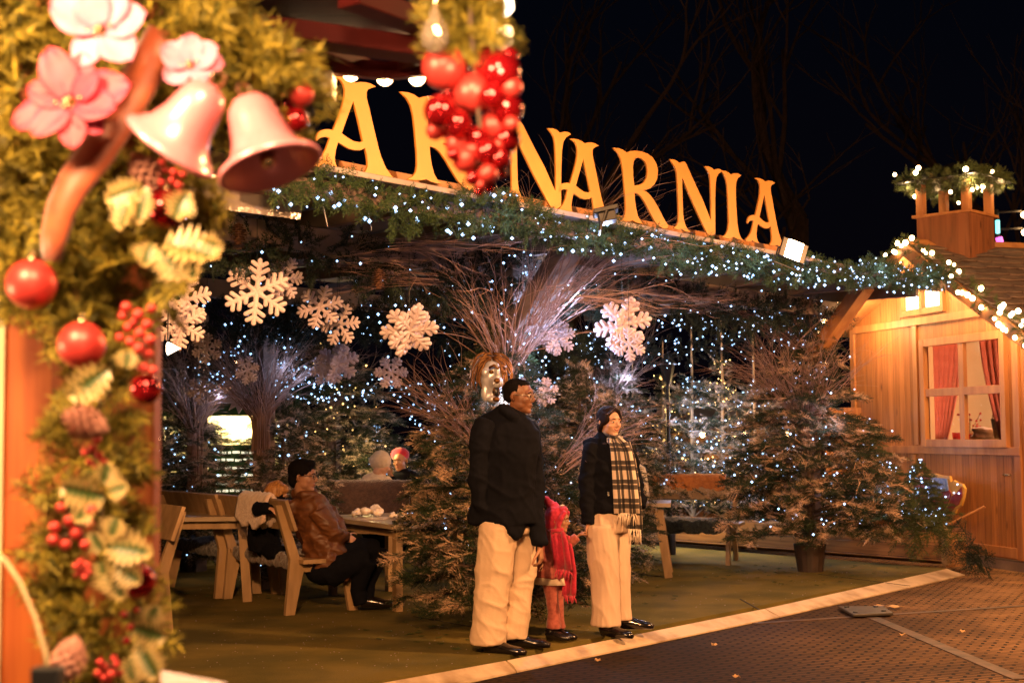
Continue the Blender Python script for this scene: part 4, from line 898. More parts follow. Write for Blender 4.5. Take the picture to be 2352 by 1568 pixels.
def snowflake(px, py, Y, rpx, label, rx=0, ry=0, rz=0, k=0, double=False):
    p = P(px, py, Y); R = rpx * Y / F_PX; t = thing('snowflake', label, 'snowflake', p, rz, 'foam snowflakes hung under the canopy')
    for j in range(2 if double else 1):
        o = bpy.data.objects.new('flake', fmesh[k]); col.objects.link(o); o.parent = t; o.scale = (R, R * .9, R)
        o.rotation_euler = (rx, ry + j * .5, j * 1.35)
    mb = MB(); top = 3.0 - p.z
    mb.tube([(0, 0, R * .9), (0, 0, max(R + .1, top))], .0022, 4); o = mb.build('thread', M['wire'], t)
    return t
snowflake(590, 670, 8.6, 76, 'large flat white snowflake hanging above the left twig fan', 0, .1, .15)
snowflake(655, 640, 9.0, 52, 'white snowflake half behind the largest one', .2, .4, .9)
snowflake(425, 690, 8.3, 66, 'white snowflake beside the wooden post, upper one', 0, .3, -.25)
snowflake(415, 745, 8.1, 60, 'white snowflake beside the wooden post, lower one', .3, .0, .35, 0, True)
snowflake(735, 705, 9.6, 54, 'pinkish snowflake right of the largest one', .5, .2, .4)
snowflake(780, 745, 9.9, 50, 'pinkish snowflake overlapping its left neighbour', 0, .45, -.3)
snowflake(940, 758, 9.4, 66, 'bulky double snowflake left of the middle twig fan', .75, .3, .3, 1, True)
snowflake(775, 835, 12.5, 50, 'snowflake above the far twig fan', .5, .1, .3, 1, True)
snowflake(745, 850, 13.0, 36, 'small pale snowflake left of the far twig fan', .1, .4, .5)
snowflake(898, 855, 12.5, 38, 'small snowflake against the dark, left of the lion mask', 0, .52, .1, 1)
snowflake(1280, 775, 11.6, 44, 'snowflake to the right above the tall man', .4, .2, -.2, 0, True)
snowflake(1430, 745, 10.6, 66, 'large double snowflake hanging above the woman', .55, .25, .3, 1, True)
snowflake(1445, 790, 10.4, 40, 'lower tip snowflake above the woman', .2, 0, -.4, 1)
snowflake(475, 800, 11.5, 36, 'dim snowflake over the far left twigs', .3, .1, .2)
snowflake(463, 895, 13.2, 34, 'small snowflake fixed on the far left twig column', 0, .2, 0)
snowflake(568, 850, 12.0, 34, 'small snowflake half hidden by the rear left twigs', 0, .2, .8)
snowflake(1250, 900, 12.0, 34, 'pale snowflake on the fir right of the tall man', .1, .3, -.2, 0, True)
# warm bulbs in the ceiling
for px, py, Y, lb in ((1250, 691, 12.5, 'bare warm bulb hanging right of the brace'), (1327, 677, 13.5, 'bare warm bulb further right under the canopy'), (540, 832, 15.0, 'bare warm bulb behind the left twigs')):
    p = P(px, py, Y); t = thing('hanging_bulb', lb, 'bulb', p, 0, 'bare bulbs under the canopy'); mb = MB(); mb.ell((0, 0, 0), .022); mb.build('glass', M['warm_bulb'], t, smooth=True)
    mb = MB(); mb.lathe([(0, .02), (.014, .02), (.014, .05), (0, .05)], n=8); mb.tube([(0, 0, .05), (0, 0, max(.2, 2.95 - p.z))], .003, 4); mb.build('socket', M['black'], t)
    lamp('POINT', 'bulb_light', p - Z * .05, 14, WARM2, .02)
# pine cones under the canopy
M['cone'] = mat('cone', (.20, .09, .045), (.09, .04, .02), .6, scale=(30, 30, 30))
def cone_mb(L=.11, R=.035):
    mb = MB(); n_ = 9
    for i in range(n_):
        z = -L * i / n_; rr = R * math.sin(PI * (.18 + .8 * i / n_)) + .004; m_ = 8
        for j in range(m_):
            a = 2 * PI * (j + .5 * (i % 2)) / m_; d = Vector((math.cos(a), math.sin(a), 0)); s_ = Vector((-d.y, d.x, 0))
            mb.add([Vector((0, 0, z + .01)), d * rr + s_ * rr * .35 + Z * (z - .004), d * rr * 1.2 + Z * (z - .010), d * rr - s_ * rr * .35 + Z * (z - .004)], [(0, 1, 2, 3), (3, 2, 1, 0)])
    mb.ell((0, 0, -L * .5), (R * .55, R * .55, L * .5), nu=8, nv=6); return mb
for k, (px, py, Y, lb) in enumerate([(870, 620, 9.0, 'pine cone hanging right of the large snowflake'), (548, 515, 8.4, 'pine cone hanging under the canopy left end'), (690, 990, 9.5, 'x')][:2]):
    o = cone_mb(.13, .045).build('pine_cone', M['cone']); o.location = P(px, py, Y); tag(o, lb, 'pine cone', 'pine cones under the canopy')
# clear icicle sticks hanging below the front garland
M['ice'] = mat('clear_icicle', (.75, .78, .85), rough=.15, spec=.8)
for k, (px, py) in enumerate([(740, 480), (842, 490), (820, 470), (790, 445)]):
    a = onF(px, py, .05); mb = MB(); mb.tube([Vector((0, 0, .06)), Vector((.01, 0, 0)), Vector((.03, .01, -.10))], [.002, .0045, .001], 5); o = mb.build('icicle', M['ice']); o.location = a; tag(o, ['clear icicle below the first A, left one', 'clear icicle below the first A, right one', 'short icicle at the garland under the first A', 'tiny icicle tucked in the garland under the first A'][k], 'icicle', 'icicles on the front garland')
# ------------------------------------------------------------------ lion mask on the middle tree: silver and gold face with open mouth
lion = thing('lion_mask', 'silver and gold roaring lion face mounted on the middle fir', 'lion mask', P(1130, 868, 9.9))
M['silver'] = mat('silver', (.72, .72, .78), (.50, .50, .56), .38, metal=.45, scale=(12, 12, 12))
M['goldm'] = mat('gold_metal', (.22, .10, .03), (.12, .05, .015), .5, metal=.7, scale=(12, 12, 12))
def lv(x, y, z): return Vector((x, y, z))
mb = MB(); mb.ell((0, 0, 0), (.095, .09, .115)); mb.ell((.035, -.075, -.03), (.055, .07, .042)); mb.ell((.045, -.08, .03), (.02, .05, .055)); mb.ell((-.045, -.065, .03), (.035, .03, .03)); mb.ell((.005, -.05, -.125), (.045, .05, .022)); mb.ell((-.05, -.03, -.08), (.035, .04, .06))
for i in range(5): mb.tube([lv(.02 + .012 * i, -.13, -.02), lv(.01 + .018 * i, -.145, -.035), lv(.0 + .022 * i, -.13, -.055)], .004, 5)
fuse(mb, 'face', M['silver'], lion, .006, 2)
mb = MB(); rn = random.Random(9)
for sd in (-1, 1):
    for k in range(9):
        rho = .088 + .0058 * k; a0 = PI / 2 - sd * rn.uniform(.0, .12); a1 = PI / 2 - sd * rn.uniform(1.9, 2.5); pts = []
        for j in range(9):
            f = j / 8; a = a0 + (a1 - a0) * f; rr_ = rho * (1 + .07 * math.sin(f * 9 + k * 1.3)) * (1 + .35 * f * (k / 9)); pts.append(lv(rr_ * math.cos(a), -.045 + .012 * k - .02 * f, rr_ * 1.12 * math.sin(a) + .005))
        mb.tube(pts, [.005, .008, .009, .009, .008, .007, .006, .005, .002], 6)
mb.build('mane', M['goldm'], lion, smooth=True)
mb = MB(); mb.ell((.035, -.115, -.082), (.032, .02, .028)); mb.build('mouth', M['black'], lion, smooth=True)
for s_ in (-1, 1):
    mb = MB(); mb.tube([lv(.035 + s_ * .020, -.135, -.062), lv(.035 + s_ * .019, -.142, -.085)], [.006, .001], 6); mb.build('fang', M['goldm'], lion, smooth=True)
    mb = MB(); mb.tube([lv(.035 + s_ * .018, -.135, -.108), lv(.035 + s_ * .018, -.142, -.088)], [.005, .001], 6); mb.build('fang', M['goldm'], lion, smooth=True)
    mb = MB(); mb.ell((.045 + s_ * .048, -.095, .032), (.018, .012, .012)); mb.build('eye', M['goldm'], lion, smooth=True)
mb = MB(); mb.ell((.04, -.148, -.02), (.024, .016, .016)); mb.build('nose', M['goldm'], lion, smooth=True)
mb = MB(); mb.tube([lv(-.02, -.11, .055), lv(.02, -.12, .07), lv(.045, -.125, .05), lv(.075, -.115, .07), lv(.11, -.09, .055)], .008, 6); mb.build('brow', M['goldm'], lion, smooth=True)
mb = MB(); mb.ell((.035, -.10, -.125), (.03, .03, .016)); mb.build('chin', M['goldm'], lion, smooth=True)
lion.scale = (.92, 1.0, 1.22)
# ------------------------------------------------------------------ benches and tables
def vec2(px, py, z=.06): g_ = G(px, py, z); return Vector((g_.x, g_.y, 0))
def bench_parts(L=1.45, seat=True):
    """local: x along the bench, front towards +y, origin at centre of the rear legs on the floor"""
    b_ = []
    for s_ in (-1, 1):
        x = s_ * (L / 2 - .12)
        mb = MB(); mb.prism([(x - .025, -.10, 0), (x - .025, -.02, 0), (x - .025, .075, .44), (x - .025, .02, .46), (x - .025, -.13, .88), (x - .025, -.19, .88), (x - .025, -.06, .44)], (.05, 0, 0)); b_.append(('leg', mb))
        mb = MB(); mb.prism([(x - .024, .46, 0), (x - .024, .54, 0), (x - .024, .47, .40), (x - .024, .39, .40)], (.048, 0, 0)); b_.append(('leg', mb))
        mb = MB(); mb.bar((x, -.02, .37), (x, .47, .37), .045, .07, (1, 0, 0)); b_.append(('rail', mb))
    mb = MB(); mb.box((0, .24, .425), (L, .46, .035)); b_.append(('seat', mb))
    mb = MB(); ax = (Vector((1, 0, 0)), Vector((0, .94, .33)).normalized(), Vector((0, -.33, .94)).normalized()); mb.box((0, -.095, .80), (L, .03, .26), ax); b_.append(('backrest', mb))
    return b_
def bench(loc, rz, label, L=1.45):
    t = thing('bench', label, 'bench', loc, rz, 'pale wooden benches on the terrace')
    for n_, mb in bench_parts(L): mb.build(n_, M['bench'], t, bevel=.004)
    return t
def ang_front(fx, fy): return math.atan2(fy, fx) - PI / 2     # local +y points along (fx, fy)
A_, B_ = vec2(533, 1372), vec2(685, 1412); mid = (A_ + B_) / 2; dv = (A_ - B_).normalized(); fr = Vector((dv.y, -dv.x, 0))
if fr.x < 0: fr = -fr
b1 = bench((mid.x, mid.y, .06), ang_front(fr.x, fr.y), 'bench seen from behind on which the man in the brown jacket sits', 1.62)
_f = G(366, 1455, .06); _c = _f + dv * .63; b2 = bench((_c.x, _c.y, .06), ang_front(-fr.x, -fr.y), 'bench half hidden by the wooden post at left', 1.5)
A_, B_ = vec2(1645, 1262), vec2(1480, 1240); fr2 = Vector((-.35, -.94, 0)).normalized()
c_ = P(1560, 1262, 15.9); b3 = bench((c_.x, 15.9, .06), ang_front(-.30, -.95), 'bench facing the lane right of the woman, with an orange blanket', 1.5)
b4 = bench((P(850, 1150, 14.6).x, 14.6, .06), ang_front(.25, .97), 'distant bench with a fur throw under the white-hooded guest', 1.3)
b5 = bench((P(1060, 1200, 14.6).x, 14.9, .06), ang_front(-.8, .6), 'bench hidden behind the middle fir', 1.3)
b6 = bench((P(470, 1200, 13.2).x, 13.0, .06), ang_front(.82, .57), 'bench beyond the left table, seen under its top', 1.4)
def table(loc, rz, L, W, H, label, splay=.10):
    t = thing('table', label, 'table', loc, rz, 'wooden tables on the terrace')
    mb = MB(); mb.box((0, 0, H - .02), (L, W, .04)); mb.build('tabletop', M['table'], t, bevel=.004)
    mb = MB(); mb.box((0, W / 2 - .10, H - .075), (L - .3, .03, .07)); mb.build('apron', M['bench'], t); mb = MB(); mb.box((0, -W / 2 + .10, H - .075), (L - .3, .03, .07)); mb.build('apron', M['bench'], t)
    for sx_ in (-1, 1):
        for sy_ in (-1, 1):
            x, y = sx_ * (L / 2 - .13), sy_ * (W / 2 - .09)
            mb = MB(); mb.bar((x + sx_ * splay, y, 0), (x, y, H - .04), .08, .06, (1, 0, 0)); mb.build('leg', M['bench'], t, bevel=.004)
    return t
ld = Vector((-.50, .866, 0)); sd = Vector((.866, .50, 0))
near = Vector((-.96, 11.35, 0)); tc1 = near + ld * .80 + sd * .36
tb1 = table((tc1.x, tc1.y, .06), math.atan2(ld.y, ld.x), 1.62, .74, .71, 'table before the man in the brown jacket with napkins on it', .0)
q = P(440, 1163, 12.4); tb2 = table((q.x - .25, 12.5, .06), .05, 1.7, .8, .74, 'dark-topped table at the far left behind the wooden post', .05)
q = P(1490, 1140, 14.2); tb3 = table((q.x - .52, 14.3, .06), -.12, 1.5, .72, .74, 'table with a pale top just right of the woman', .10)
q = P(790, 1110, 16.4); tb4 = table((q.x, 16.4, .06), -.15, 1.5, .7, .76, 'distant table beyond the head of the seated man')
# throws
def throw(pts_top, drop, label, c, c2, name='fur_throw', thick=.03, seed=0, rough=.95, cat='throw'):
    """hide folded over an edge: pts_top polyline in world; hangs on both sides"""
    mt_ = mat(name + label[:12], c, c2, rough, scale=(26, 26, 26), bump=.012, bscale=60, sheen=.4, contrast=(.3, .7)); a, b_ = Vector(pts_top[0]), Vector(pts_top[1]); d = (b_ - a).normalized(); s_ = Vector((d.y, -d.x, 0)); L = (b_ - a).length
    nu_, nv_ = 26, 22; V = []; F_ = []
    for j in range(nv_ + 1):
        v = j / nv_ * 2 - 1
        for i in range(nu_ + 1):
            u = i / nu_; edge = 1 + .22 * mnoise.noise(Vector((u * 5, seed, v > 0))) - .25 * (2 * u - 1) ** 4; dz = abs(v) * drop * edge
            off = (.028 + .035 * abs(v)) * (1 if v > 0 else -1) * min(1, abs(v) * 6)
            V.append(a + d * (L * u) + s_ * off + Z * (.03 - dz + .012 * mnoise.noise(Vector((u * 9, v * 5, seed)))))
    for j in range(nv_):
        for i in range(nu_): k = j * (nu_ + 1) + i; F_.append((k, k + 1, k + nu_ + 2, k + nu_ + 1))
    mb = MB(); mb.add([v - a for v in V], F_); o = mb.build(name, mt_, smooth=True); o.location = a; so = o.modifiers.new('s', 'SOLIDIFY'); so.thickness = thick; so.offset = 0
    tx = bpy.data.textures.new('n', 'CLOUDS'); tx.noise_scale = .03; dm = o.modifiers.new('d', 'DISPLACE'); dm.texture = tx; dm.strength = .02; dm.mid_level = .5
    return tag(o, label, cat)
def on_back(b_, x0, x1): m_ = Matrix.Translation(b_.location) @ Matrix.Rotation(b_.rotation_euler[2], 4, 'Z'); return [m_ @ Vector((x0, -.14, .93)), m_ @ Vector((x1, -.14, .93))]
throw(on_back(b1, -.12, .50), .27, 'white sheepskin hanging over the back of the near bench', (.80, .62, .50), (.6, .42, .32), seed=1)
throw(on_back(b3, -.52, .32), .22, 'orange blanket draped over the back of the right bench', (.60, .22, .05), (.42, .13, .03), 'blanket', .015, 2, cat='blanket')
throw(on_back(b4, -.42, .5), .36, 'dark brown fur over the back of the distant bench', (.10, .05, .03), (.05, .025, .015), seed=3)
def seat_fur(b_, label, c, c2, L=1.1, seed=0):
    m_ = Matrix.Translation(b_.location) @ Matrix.Rotation(b_.rotation_euler[2], 4, 'Z'); mb = MB(); mb.ell((0, .24, .455), (L / 2, .26, .035), nu=22, nv=8)
    for i in range(24): mb.ell((-L / 2 + .04 + (L - .08) * i / 23, .49 + .008 * math.sin(i * 2), .405 - .012 * math.sin(i * 1.3)), (.09, .03, .075)); mb.ell((-L / 2 + .04 + (L - .08) * i / 23, -.0, .41 - .012 * math.sin(i * 1.9)), (.09, .03, .06))
    mb.v = [tuple(m_ @ Vector(v)) for v in mb.v]; mt_ = mat('fur' + str(seed), c, c2, .95, scale=(30, 30, 30), bump=.012, bscale=70, sheen=.4)
    o = fuse(mb, 'seat_fur', mt_, None, .014, 2, (.012, (22, 22, 22))); return tag(o, label, 'fur')
seat_fur(b1, 'dark shaggy fur on the seat of the near bench', (.12, .065, .04), (.05, .03, .02), 1.3, 1)
seat_fur(b2, 'dark fur on the seat of the bench behind the post', (.03, .02, .02), (.015, .01, .01), 1.1, 2)
seat_fur(b3, 'dark green fur on the seat of the right bench', (.035, .045, .035), (.015, .02, .018), 1.1, 3)
seat_fur(b6, 'black fur on the seat under the left table', (.03, .02, .02), (.01, .01, .01), 1.1, 4)
# things on the near table
zt = .06 + .71
def T1(a, s_): return near + ld * a + sd * s_ + Z * (zt + .001)
M['paper'] = mat('napkin', (.78, .68, .55), (.62, .52, .40), .8, scale=(20, 20, 20), bump=.003)
for k, (a, s_, r_, lb) in enumerate([(1.05, .30, .085, 'large crumpled white napkin on the near table'), (1.22, .22, .06, 'crumpled napkin at the left end of the near table'), (.72, .34, .05, 'small crumpled napkin in the middle of the near table'), (.25, .50, .055, 'crumpled tissue at the right of the near table by the fir')]):
    mb = MB(); rn = random.Random(k)
    for i in range(7): mb.ell((rn.gauss(0, r_ * .5), rn.gauss(0, r_ * .5), r_ * .45 + rn.uniform(0, r_ * .4)), (r_ * .55, r_ * .5, r_ * .4))
    o = fuse(mb, 'napkin', M['paper'], None, .009, 1, (.012, (40, 40, 40), (k, 0, 0))); o.location = T1(a, s_); tag(o, lb, 'napkin', 'crumpled napkins on the near table')
bw = thing('bowl', 'small black bowl on the near table beside the fir twigs', 'bowl', T1(.45, .42)); mb = MB(); mb.lathe([(0, 0), (.06, 0), (.085, .06), (.088, .075), (.08, .075), (.055, .012), (0, .01)], n=20); mb.build('bowl_body', M['black'], bw, smooth=True)
mb = MB(); mb.box((0, 0, .006), (.15, .075, .010)); ph = mb.build('phone', M['black'], bevel=.003); ph.location = T1(.30, .20); ph.rotation_euler = (0, 0, .9); tag(ph, 'black phone lying near the corner of the near table', 'phone')
mb = MB(); mb.box((0, 0, .002), (.30, .20, .003)); ph = mb.build('paper_sheet', M['paper']); ph.location = T1(.85, .26); ph.rotation_euler = (0, 0, 1.2); tag(ph, 'flat paper sheet beside the crumpled napkins', 'paper')
# ------------------------------------------------------------------ background: lamp post, stalls, mast, bare trees
lp = thing('lamp_post', 'black iron lamp post standing before the lit firs', 'lamp post', (P(1535, 1000, 16.6).x, 16.6, 0)); mb = MB()
mb.lathe([(.07, 0), (.07, .3), (.035, .4), (.025, 1.2), (.022, 2.0), (.03, 2.03), (.02, 2.06)], n=10); mb.build('post', M['black'], lp, smooth=True)
mb = MB(); mb.lathe([(.02, 2.06), (.05, 2.10), (.09, 2.30), (.12, 2.31), (.03, 2.40), (.0, 2.45)], n=6); mb.build('lantern', M['black'], lp)
def stall(loc, rz, W, D, H, label, wall, roofm, lit=True, counter=True, e=30, colr=(1, .8, .45)):
    t = thing('market_stall', label, 'stall', loc, rz); 
    mb = MB(); mb.box((0, D / 2, H / 2), (W, .05, H)); mb.box((-W / 2, 0, H / 2), (.05, D, H)); mb.box((W / 2, 0, H / 2), (.05, D, H)); mb.build('wall', wall, t)
    mb = MB(); mb.box((0, -D / 2, .5), (W - .05, .06, 1.0)); mb.box((0, -D / 2 - .08, 1.02), (W, .3, .04)); mb.build('counter', wall, t)
    mb = MB(); mb.prism([(-W / 2 - .2, -D / 2 - .3, H - .1), (-W / 2 - .2, 0, H + .45), (-W / 2 - .2, D / 2 + .2, H - .05), (-W / 2 - .2, D / 2 + .2, H - .12), (-W / 2 - .2, 0, H + .38), (-W / 2 - .2, -D / 2 - .3, H - .2)], (W + .4, 0, 0)); mb.build('roof', roofm, t)
    if lit:
        for k in (-1, 0, 1):
            mb = MB(); mb.ell((k * W * .28, -D * .2, H - .3), .05); mb.build('bulb', M['warm_bulb'], t, smooth=True)
        R_ = Matrix.Rotation(rz, 4, 'Z'); lamp('POINT', 'stall_light', Vector(loc) + R_ @ Vector((0, -.2, H - .45)), e, colr, .08)
    return t
M['whroof'] = mat('white_sheet', (.62, .60, .60), (.5, .47, .46), .6); M['green'] = mat('green_paint', (.05, .16, .05), (.03, .10, .04), .6)
M['cream'] = mat('cream_board', (.62, .52, .30), (.50, .40, .22), .7, scale=(2, 2, 2))
q = P(1710, 960, 25); stall((q.x, 25, 0), -.2, 2.6, 1.8, 1.75, 'brown stall with a white roof behind the planter firs', M['pine_trim'], M['whroof'], True, e=30)
q = P(520, 1000, 18.5); stall((q.x, 18.5, 0), .1, 1.5, 1.2, 1.95, 'brightly lit cream stall with green roof beyond the left firs', M['cream'], M['green'], True, e=240, colr=(1, .82, .45))
q = P(360, 950, 20); stall((q.x, 20, 0), .3, 1.8, 1.6, 1.75, 'stall with a dim orange interior at the far left', M['cream'], M['beam'], True, e=70, colr=(1, .6, .3))
q = P(705, 1010, 20.0)
bd = thing('menu_board', 'green notice board with pale handwriting beyond the left firs', 'board', (P(540, 1100, 16.6).x, 16.6, 0)); mb = MB(); mb.box((0, 0, 1.0), (.62, .03, .78)); mb.box((-.28, .02, .5), (.04, .03, 1.0)); mb.box((.28, .02, .5), (.04, .03, 1.0)); mb.build('panel', M['green'], bd)
M['glow_writing'] = emis('lit_writing', (1.0, .95, .65), 1.2)  # emissive handwriting: the strokes glow on their own
rn = random.Random(4)
for i in range(7):
    mb = MB(); x = -.22
    while x < .2: w_ = rn.uniform(.03, .09); mb.box((x + w_ / 2, -.018, 1.30 - i * .09 + rn.uniform(-.005, .005)), (w_, .004, .028)); x += w_ + .02
    mb.build('writing', M['glow_writing'], bd)
# white tree-shaped cut-out above the green stall
ct = thing('tree_cutout', 'large pale fir-shaped cut-out sign hanging before the bright stall', 'cut-out sign', P(545, 912, 14.0)); mb = MB(); sh = [(0, .42), (.10, .22), (.05, .22), (.2, .02), (.1, .04), (.32, -.22), (.2, -.17), (.26, -.30), (.1, -.2), (.02, -.33), (-.03, -.18), (-.16, -.26), (-.1, -.12), (-.30, -.10), (-.12, .03), (-.2, .10), (-.04, .2), (-.1, .3)]
mb.prism([(x * .55, 0, z * .50) for x, z in sh], (0, .04, 0)); mb.build('board', M['snow'], ct)
for x in (-.1, .1): mb = MB(); mb.tube([(x * .6, .02, .1), (x * .6, .02, 1.1)], .004, 4); mb.build('wire', M['wire'], ct)
# mast with coloured tube light and two spotlights far right
ms_ = thing('light_mast', 'distant mast with two white lamps and a pink and turquoise light tube', 'light mast', (P(2290, 520, 34).x, 34, 0)); mb = MB(); mb.tube([(0, 0, 0), (0, 0, 6.9)], .05, 6); mb.build('mast', M['black'], ms_)
for z_ in (6.75, 6.32):
    mb = MB(); mb.tube([(0, 0, z_ + .08), (.62, 0, z_ + .12)], .03, 5); mb.build('arm', M['steel'], ms_)
    mb = MB(); mb.ell((.64, -.1, z_), .075); mb.build('lamp_head', M['warm_bulb'], ms_, smooth=True)
M['pink'] = emis('pink_tube', (1.0, .12, .55), 3); M['turq'] = emis('turquoise_tube', (.2, .85, .8), 2.5)
mb = MB(); mb.tube([(-.02, -.1, 6.3), (-.02, -.1, 6.62)], .05, 8); mb.build('light_tube', M['turq'], ms_, smooth=True)
mb = MB(); mb.tube([(.06, -.1, 5.55), (.06, -.1, 5.95), (.0, -.1, 6.2)], .08, 8); mb.build('light_tube', M['pink'], ms_, smooth=True)
# bare trees against the night sky
M['bark_n'] = mat('night_bark', (.06, .035, .025), (.03, .02, .015), .9)
def bare_tree(loc, H, label, seed):
    rn = random.Random(seed); t = thing('bare_tree', label, 'bare tree', loc, 0, 'leafless trees behind the market'); tr_ = MB(); cr = MB()
    def br(p, d, ln, r_, lvl):
        pts = [p]; q = p.copy(); dd = d.copy(); k = 5
        for i in range(k): dd = (dd + Vector((rn.gauss(0, .12), rn.gauss(0, .12), .04))).normalized(); q = q + dd * ln / k; pts.append(q.copy())
        (tr_ if lvl == 0 else cr).tube(pts, [r_ * (1 - .45 * i / k) for i in range(k + 1)], 6 if lvl < 2 else 3, cap=False)
        if lvl < 5:
            for j in range(3 if lvl < 4 else 2):
                i = rn.randint(2, k); d2 = (pts[i] - pts[i - 1]).normalized() + Vector((rn.gauss(0, .55), rn.gauss(0, .55), rn.uniform(0, .3))); br(pts[i], d2.normalized(), ln * rn.uniform(.55, .8), r_ * .55, lvl + 1)
    br(Vector((0, 0, 0)), Z.copy(), H * .42, H * .018, 0); tr_.build('trunk', M['bark_n'], t); cr.build('crown', M['bark_n'], t)
bare_tree((7.5, 34, 0), 17, 'leafless tree in the dark sky above the right half of the sign', 3)
bare_tree((1.5, 38, 0), 15, 'leafless tree in the dark sky above the second word of the sign', 5)
bare_tree((12.8, 36, 0), 16, 'leafless tree in the dark sky above the hut roof', 8)
lamp('POINT', 'far_market_lamp', (6, 27, 4.5), 9, (1, .5, .25), .3)
# rail fence piece and stick by the hut, painted cut-out figure
M['gold2'] = mat('gilt_edge', (.70, .42, .10), (.55, .3, .06), .4); M['blue'] = mat('blue_paint', (.10, .22, .62), (.30, .38, .70), .5, scale=(30, 30, 30)); M['maroon'] = mat('maroon_paint', (.30, .035, .03), (.18, .02, .02), .4, scale=(8, 8, 8))
cf = thing('painted_cutout', 'gilt-edged painted board with blue and dark red figures leaning by the hut wall', 'painted board', HP(1.25, .25, .72), math.atan2(Wd.y, Wd.x))
# traced in the wall plane: x along Wd (to the left), z up
def wl(px, py, t0=1.25):
    d = ray(px, py); k = (HP(0, .25) - CAM).dot(Wn) / d.dot(Wn); q = CAM + d * k; return ((q - HP(1.25, .25, .72)).dot(Wd), (q - HP(1.25, .25, .72)).z)
def c7(pts): return [wl((3150 + x * .20408) * .65333, (1580 + y * .20408) * .65333) for x, y in pts]
def board(pts, off, th, name, m_): mb = MB(); mb.prism([(x, off, z) for x, z in c7(pts)], (0, th, 0)); return mb.build(name, m_, cf)
board([(450, 400), (640, 420), (700, 410), (800, 440), (960, 455), (985, 560), (1030, 525), (1080, 560), (1180, 590), (1225, 680), (1200, 820), (1160, 960), (1080, 1020), (1050, 1110), (960, 1165), (800, 1140), (600, 1120), (450, 1000), (300, 800), (300, 500)], 0, .03, 'backing', M['gold2'])
board([(460, 440), (680, 470), (680, 720), (600, 820), (830, 820), (900, 1000), (860, 1100), (600, 1080), (480, 960), (350, 800), (360, 520)], .031, .010, 'figure', M['maroon'])
board([(680, 470), (940, 500), (970, 700), (830, 720), (800, 800), (620, 820), (600, 700)], .042, .010, 'figure', M['blue'])
board([(840, 720), (970, 690), (1000, 760), (960, 900), (880, 1000), (830, 930)], .031, .012, 'figure', M['maroon'])
board([(1010, 800), (1080, 760), (1180, 640), (1190, 800), (1130, 940), (1050, 1000), (970, 1100), (890, 1050), (960, 960)], .031, .010, 'figure', M['maroon'])
for px, py in ((1140, 595), (1080, 740), (1165, 750), (935, 810), (860, 675)):
    x, z = c7([(px, py)])[0]; mb = MB(); mb.ell((x, -.0 + .06, z), .010, nu=6, nv=4); mb.build('light_dot', M['white_led'], cf)
a, b_ = P(2160, 1213, 15.1), P(2262, 1163, 14.8); mb = MB(); mb.tube([Vector((0, 0, 0)), b_ - a], .014, 6); o = mb.build('stick', M['pine_trim']); o.location = a; tag(o, 'thin wooden stick leaning against the hut beside the painted board', 'stick')
# fence panel left of the hut wall
fp = thing('fence_panel', 'low pine panel standing left of the hut corner behind the young fir', 'fence panel', (P(1945, 1000, 18.0).x, 18.0, 0)); mb = MB(); mb.box((0, 0, .95), (.5, .03, 1.7)); mb.build('boards', M['pine'], fp)
for x in (-.27, .27): mb = MB(); mb.box((x, -.01, .95), (.05, .06, 1.86)); mb.build('post', M['pine_trim'], fp)
# ------------------------------------------------------------------ hut garlands with warm lights and leaves
M['berry'] = mat('berry_red', (.42, .012, .02), (.30, .008, .012), .22, coat=.4)
def hg(pts, R, label, nb_, seed, dens=90):
    o, sf = garland([tuple(p) for p in pts], R, label, M['fir3'], dens=dens, seed=seed, group='garlands on the hut', s=.85)
    r = np.random.default_rng(seed); q = sf[r.permutation(len(sf))[:nb_]]; q = q[np.argsort(q @ (np.array(pts[-1]) - np.array(pts[0])))]
    t = thing('fairy_lights', 'warm white bulbs on the ' + label, 'fairy lights', tuple(q[0]), 0, 'strings of fairy lights'); bm = MB(); bm.ell((0, 0, 0), .025, nu=8, nv=6); me = bpy.data.meshes.new('bulb'); me.from_pydata(bm.v, [], bm.f); me.update(); me.materials.append(M['warm_bulb'])
    for p in q: ob = bpy.data.objects.new('bulb', me); col.objects.link(ob); ob.parent = t; ob.location = tuple(p - q[0]); ob.scale = (r.uniform(.7, 1.3),) * 3
    mb = MB()
    for i in range(len(q) - 1): mb.tube([tuple(q[i] - q[0]), tuple(q[i + 1] - q[0])], .002, 3, cap=False)
    mb.build('wire', M['wire'], t)
hg([HP(t_, .50, zl(t_) + .05) for t_ in np.linspace(TA, -1.3, 10)], .115, 'garland on the right edge of the hut gable', 48, 31)
hg([HP(t_, .50, zl(t_) + .05) for t_ in np.linspace(TA, 3.35, 8)], .10, 'garland on the left edge of the hut gable', 34, 32)
tc_ = [cc + ax_[0] * a * .40 + ax_[1] * b_ * .40 + Z * (4.36 + .05 * c__) for a, b_, c__ in ((-1, -1, 0), (1, -1, 1), (1, 1, 0), (-1, 1, 1), (-1, -1, 0))]
hg(tc_, .14, 'garland round the chimney turret', 20, 33, 150)
hg([HP(3.2, .55, 2.85), HP(3.25, .6, 2.6), HP(3.35, .6, 2.35)], .12, 'garland end hanging by the left eave of the hut', 12, 34, 130)
